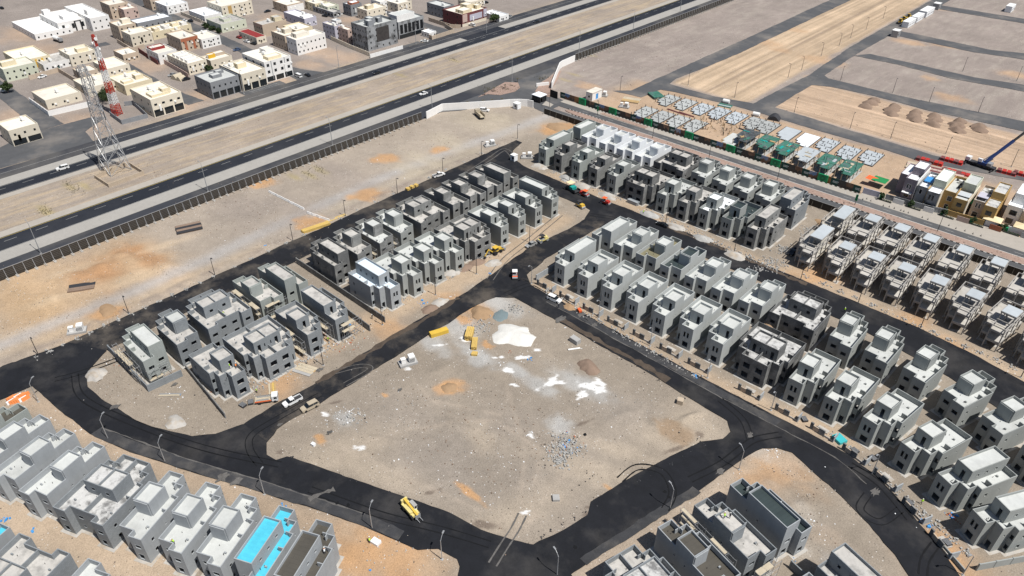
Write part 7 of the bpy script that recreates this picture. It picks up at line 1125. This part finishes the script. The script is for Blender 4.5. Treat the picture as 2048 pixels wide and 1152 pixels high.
scatter('dark_debris', [(1130, 890, 4, 4, 200, 0), (1400, 890, 5, 2, 50, 0), (700, 840, 3, 3, 60, 0), (965, 640, 6, 5, 100, 0), (1100, 930, 4, 4, 60, 0), (260, 700, 5, 5, 60, 0), (430, 790, 6, 5, 90, 0), (600, 730, 7, 4, 120, 0), (1600, 1020, 6, 6, 60, 0), (1180, 960, 2, 6, 50, 0), (1660, 940, 3, 6, 50, 0)]+line_blobs((570, 912), (950, 1048), 12, .8, 10)+line_blobs((1070, 1080), (1420, 884), 16, .5, 20)+line_blobs((1230, 710), (1380, 800), 6, 1, 20)+line_blobs((100, 735), (1030, 275), 26, 1.2, 12)+line_blobs((500, 780), (1000, 500), 14, 2., 16)+line_blobs((1100, 340), (1560, 545), 14, 2, 14)+line_blobs((1240, 175), (1560, 40), 10, 2.5, 12)+line_blobs((1600, 175), (1780, 50), 10, 2.5, 12)+line_blobs((1570, 210), (1900, 300), 10, 2, 12)+line_blobs((1680, 175), (2040, 262), 10, 2, 12), 'steel_dark', .42, 2, .4)
scatter('white_litter', [(1130, 880, 3, 4, 120, 0), (690, 830, 5, 3, 140, 20), (1060, 870, 1, 2, 20, 0), (1050, 1024, 1.5, 1, 14, 0), (1000, 735, 3, 2, 40, 0), (1045, 715, 3, 2, 40, 0), (960, 700, 3, 3, 40, 0), (430, 770, 5, 4, 70, 0), (355, 790, 5, 4, 50, 0), (690, 680, 6, 4, 70, 0), (230, 720, 4, 3, 40, 0), (100, 1010, 4, 3, 90, 0), (1545, 905, 3, 2, 60, 0), (1640, 1060, 4, 4, 60, 0), (1480, 960, 3, 2, 20, 0), (820, 800, 14, 10, 60, 0), (1000, 900, 16, 14, 110, 0), (1200, 850, 14, 10, 60, 0), (1150, 680, 8, 4, 30, 0), (540, 160, 20, 10, 40, 0), (1250, 130, 30, 20, 60, 0), (400, 430, 30, 10, 50, 0), (760, 340, 30, 8, 40, 0), (900, 600, 5, 4, 50, 0), (1300, 380, 1, 1, 5, 0)]+line_blobs((560, 800), (1000, 1020), 10, 2.5, 10)+line_blobs((1100, 345), (1560, 545), 12, 2, 10)+line_blobs((1090, 580), (1900, 1090), 18, 1.6, 10)+line_blobs((20, 810), (900, 1110), 16, 1.5, 12)+line_blobs((90, 740), (1030, 280), 24, 1.2, 5)+line_blobs((1700, 570), (2040, 750), 10, 1.5, 8), 'sheet_white', .38, 3, .3)
scatter('coloured_litter', [(1130, 890, 3, 3, 40, 0), (1022, 706, 1, .8, 14, 0), (640, 660, 5, 4, 40, 0), (690, 690, 5, 4, 50, 0), (1905, 1035, 2, 1, 20, 0), (440, 780, 5, 4, 24, 0), (240, 725, 2, 2, 14, 0)], 'brick_red', .4, 4, .4)
scatter('blue_litter', [(1135, 890, 3, 3, 20, 0), (1060, 719, .8, .6, 10, 0), (845, 608, 2.4, 1.6, 26, 60), (1905, 1032, 1.4, .8, 22, 0), (1845, 1042, .6, .5, 12, 0), (1862, 1052, .6, .5, 12, 0), (66, 1061, .8, .6, 14, 0), (10, 1040, 1, .8, 14, 0), (740, 1140, .5, .5, 4, 0), (570, 1010, 1, .6, 8, 0), (1390, 752, 1.2, .6, 12, 0), (704, 650, .8, .5, 8, 0), (530, 492, .8, .5, 6, 0), (980, 548, .8, .6, 8, 0), (1590, 1118, .8, .8, 3, 0)], 'sheet_blue', .5, 5, .4)
scatter('pale_stones', [(1000, 900, 22, 18, 420, 0), (800, 830, 18, 12, 200, 0), (1250, 800, 14, 10, 160, 0), (150, 600, 40, 16, 260, 0), (500, 430, 50, 16, 260, 0), (850, 290, 40, 16, 200, 0), (1350, 100, 60, 40, 300, 0), (250, 780, 10, 7, 120, 0), (1580, 1000, 10, 10, 160, 0), (800, 1100, 10, 6, 90, 0)], 'blinding', .28, 6, .6)
scatter('dark_stones', [(1000, 880, 22, 18, 420, 0), (850, 850, 18, 12, 200, 0), (150, 600, 40, 16, 200, 0), (500, 420, 50, 16, 260, 0), (850, 270, 40, 16, 200, 0), (1350, 100, 60, 40, 300, 0), (250, 780, 10, 7, 100, 0), (1580, 1000, 10, 10, 140, 0), (500, 240, 50, 8, 200, 0), (300, 350, 40, 8, 200, 0)], 'heap_brown', .28, 7, .6)
# dry scrub and small palms
def tuft(name, blobs, m, hgt, seed):
    r = random.Random(seed); mb = MB()
    for (px, py, rx, ry, n, h) in blobs:
        x0, y0 = P(px, py)
        for _ in range(n):
            x, y = x0+r.gauss(0, .6)*rx, y0+r.gauss(0, .6)*ry
            for k in range(7): a = r.random()*6.28; l = h*r.uniform(.5, 1.1); mb.poly([(x+.05*math.cos(a+1.5), y+.05*math.sin(a+1.5), 0), (x+l*.7*math.cos(a), y+l*.7*math.sin(a), l), (x-.05*math.cos(a+1.5), y-.05*math.sin(a+1.5), 0)])
    return obj(name, mb.mesh(name, m), kind='stuff')
tuft('dry_scrub', [(640, 340, 5, 2, 40, .5), (620, 350, 4, 1.5, 30, .5), (145, 375, 6, 2, 60, .5), (90, 422, 5, 2, 50, .5), (725, 138, 5, 1.5, 30, .5), (905, 120, 5, 2, 30, .5), (980, 180, 5, 1.5, 60, .8), (1010, 178, 5, 2, 60, .8), (1025, 172, 3, 1.5, 30, .9), (1085, 158, 3, 3, 40, .9), (1092, 190, 3, 2, 30, .9)], 'leaf_shrub', .5, 3)
for i, p in enumerate([(988, 184), (1010, 178), (1035, 165), (970, 191), (1030, 208), (966, 209), (984, 208), (1004, 206), (935, 212)]):
    x, y = P(*p); t = thing('young_palm', f'young palm, {ORD[i]} of those planted by the entrance road', 'palm', (x, y, 0), random.random()*6, 'young palms at the entrance'); mb = MB(); mb.cyl((0, 0, 0), (0, 0, 1.9), .16, .12, 6); obj('trunk', mb.mesh('trunk', 'bark'), t); mb = MB(); r2 = random.Random(i)
    for k in range(14): a = k*2.4; l = r2.uniform(.8, 1.3); mb.poly([(0, 0, 1.9), (l*.5*math.cos(a-.25), l*.5*math.sin(a-.25), 2.4), (l*math.cos(a), l*math.sin(a), 2.1), (l*.5*math.cos(a+.25), l*.5*math.sin(a+.25), 2.4)])
    obj('crown', mb.mesh('crown', 'leaf_shrub'), t)
def tree(label, px, hgt, r_, m='leaf', seed=0, rz=1.):
    x, y = P(*px); t = thing('street_tree', label, 'tree', (x, y, 0)); rr = random.Random(seed); mb = MB(); mb.cyl((0, 0, -.1), (.1, 0, hgt*.45), .22, .13, 8)
    for k in range(5): a = k*1.26; mb.cyl((.1, 0, hgt*.38), (math.cos(a)*r_*.6, math.sin(a)*r_*.6, hgt*.72), .09, .03, 6)
    obj('trunk', mb.mesh('trunk', 'bark'), t); mb = MB(); cl = [(rr.gauss(0, .42)*r_*rz, rr.gauss(0, .42)*r_, hgt*(.62+rr.gauss(0, .15))) for _ in range(16)]
    for cx, cy, cz in cl:
        for _ in range(150):
            d = Vector((rr.gauss(0, 1), rr.gauss(0, 1), rr.gauss(0, .8))).normalized()*r_*.38*rr.random()**.4; p = Vector((cx, cy, max(cz, hgt*.25)))+d; e = Vector((rr.gauss(0, 1), rr.gauss(0, 1), rr.gauss(0, 1))).normalized()*rr.uniform(.14, .28); f = e.orthogonal()*.8; mb.poly([p-e, p+f, p+e, p-f])
    obj('crown', mb.mesh('crown', m), t)
tree('green street tree at the left edge beside the pale green house', (17, 186), 5.5, 2.8, 'leaf', 1); tree('broad dark tree behind the red and white mast', (213, 203), 6, 5, 'leaf_dark', 2, 1.); tree('green roadside tree in front of the low white house', (990, 44), 6, 3.2, 'leaf', 3); tree('small dark tree behind the far cream houses', (640, 8), 5, 2.6, 'leaf_dark', 4); tree('low dark tree by the partition roofed house', (418, 143), 3.2, 2, 'leaf_dark', 5)
for i, p in enumerate([(412, 56), (425, 61), (438, 66)]): tree(f'clipped green hedge tree, {ORD[i]} along the pale green house', p, 2.6, 2.0, 'leaf_dark', 8+i)
for i, p in enumerate([(1762, 400), (1820, 415), (1886, 432), (1944, 447), (2000, 462)]): tree(f'thin young tree, {ORD[i]} from the left before the finished villas', p, 3.2, .9, 'leaf_dark', 20+i)

# ---------------------------------------------------------------- people
def body_mesh(pose):
    me = bpy.data.meshes.new('person_skeleton'); bm = bmesh.new()
    st, bend = pose
    J = {'pelvis': (0, 0, .95), 'waist': (0, .02+bend*.1, 1.12), 'chest': (0, .02+bend*.32, 1.36-bend*.08), 'neck': (0, .03+bend*.48, 1.52-bend*.16), 'head': (0, .05+bend*.56, 1.68-bend*.22)}
    for s_, n in ((-1, 'l'), (1, 'r')):
        f = st*s_; J[n+'hip'] = (.1*s_, 0, .9); J[n+'knee'] = (.11*s_, f*.16+.03, .5); J[n+'ankle'] = (.11*s_, f*.32, .09); J[n+'toe'] = (.12*s_, f*.32+.18, .04); sh = (.2*s_, .02+bend*.38, 1.42-bend*.1); J[n+'shoulder'] = sh; J[n+'elbow'] = (.26*s_, sh[1]-f*.1+bend*.1, sh[2]-.29); J[n+'wrist'] = (.25*s_, sh[1]-f*.12+.1+bend*.2, sh[2]-.53); J[n+'hand'] = (.24*s_, sh[1]-f*.12+.15+bend*.22, sh[2]-.64)
    rad = {'pelvis': .155, 'waist': .135, 'chest': .165, 'neck': .06, 'head': .115, 'hip': .1, 'knee': .065, 'ankle': .048, 'toe': .045, 'shoulder': .075, 'elbow': .05, 'wrist': .037, 'hand': .045}
    vs = {k: bm.verts.new(v) for k, v in J.items()}; E_ = [('pelvis', 'waist'), ('waist', 'chest'), ('chest', 'neck'), ('neck', 'head')]
    for n in 'lr': E_ += [('pelvis', n+'hip'), (n+'hip', n+'knee'), (n+'knee', n+'ankle'), (n+'ankle', n+'toe'), ('chest', n+'shoulder'), (n+'shoulder', n+'elbow'), (n+'elbow', n+'wrist'), (n+'wrist', n+'hand')]
    for a, b in E_: bm.edges.new((vs[a], vs[b]))
    names = list(J); bm.to_mesh(me); bm.free(); o = bpy.data.objects.new('tmp', me); COL.objects.link(o); o.modifiers.new('s', 'SKIN')
    for i, n in enumerate(names):
        k = n if n in rad else n[1:]; d = me.skin_vertices[0].data[i]; d.radius = (rad[k], rad[k]*(.8 if k in ('chest', 'waist', 'pelvis') else 1)); d.use_root = n == 'pelvis'
    o.modifiers.new('u', 'SUBSURF').levels = 1; bpy.context.view_layer.update(); out = bpy.data.meshes.new_from_object(o.evaluated_get(bpy.context.evaluated_depsgraph_get())); bpy.data.objects.remove(o); out.name = 'person_body'
    return out
BODY = [body_mesh(p) for p in ((.1, 0), (.75, 0), (.35, .9))]
def person(label, px, z, pose, rz, top='hivis_green', helmet='helmet_white'):
    x, y = P(px[0], px[1], z); t = thing('person', label, 'person', (x, y, z+.02), rz, 'site workers'); me = BODY[pose].copy(); me.materials.clear()
    for m in ('trousers_dark', top, 'skin'): me.materials.append(M[m])
    for p in me.polygons: c = p.center; p.material_index = 0 if c.z < .93 else (2 if c.z > 1.53-.2*(pose == 2) or (abs(c.x) > .2 and c.z < 1.0) else 1)
    me.polygons.foreach_set('use_smooth', [True]*len(me.polygons)); obj('body', me, t); hz = 1.68-(.2 if pose == 2 else 0); hy = .05+(.5 if pose == 2 else 0); mb = MB(); n = 10
    for k in range(3):
        a0, a1 = k*math.pi/6, (k+1)*math.pi/6; r0, r1 = .15*math.cos(a0), .15*math.cos(a1)
        for i in range(n): u, v = 6.2832*i/n, 6.2832*(i+1)/n; mb.poly([(r0*math.cos(u), hy+r0*math.sin(u), hz+.05+.14*math.sin(a0)), (r0*math.cos(v), hy+r0*math.sin(v), hz+.05+.14*math.sin(a0)), (r1*math.cos(v), hy+r1*math.sin(v), hz+.05+.14*math.sin(a1)), (r1*math.cos(u), hy+r1*math.sin(u), hz+.05+.14*math.sin(a1))])
    obj('helmet', mb.mesh('helmet', helmet), t)
person('worker in a green vest walking before the topmost scaffolded house', (657, 683), 0, 1, 1.2); person('worker in a green vest on the double scaffolded roof', (447, 632), ROOF, 2, .5); person('worker in a green vest on a scaffolded middle street roof', (460, 737), ROOF, 0, 2.); person('worker in an orange vest on a scaffolded middle street roof', (473, 737), ROOF, 2, 1., 'hivis_orange'); person('worker in a yellow vest standing on the upper street', (1688, 624), .17, 0, .3); person('worker in a green vest by the right verge gratings', (1842, 1008), 0, 1, .8); person('worker in a green vest crouching on a pale lower left roof', (350, 1088), ROOF, 2, 2.2); person('worker in a green vest beside the flatbed truck', (514, 786), 0, 0, 0.); person('worker in a green vest beside the white cabinet', (740, 1086), 0, 2, 1.)
person('worker in a green vest on the white roofed boulevard villa', (1286, 428), ROOF, 2, 0.); person('worker in a green vest on the muddy roof tower at lower right', (1448, 1037), 9.95, 2, .6); person('second worker on the muddy roof tower, near its wall', (1459, 1036), 9.95, 0, 2.6, 'trousers_dark'); person('worker in white crouching on the dark wet roof', (650, 1108), ROOF, 2, 1., 'sheet_white'); person('worker in dark clothes at the rear of the white suv', (1117, 616), .17, 0, 1., 'trousers_dark'); person('worker in dark clothes walking behind the pipes', (745, 638), 0, 1, 2., 'trousers_dark')
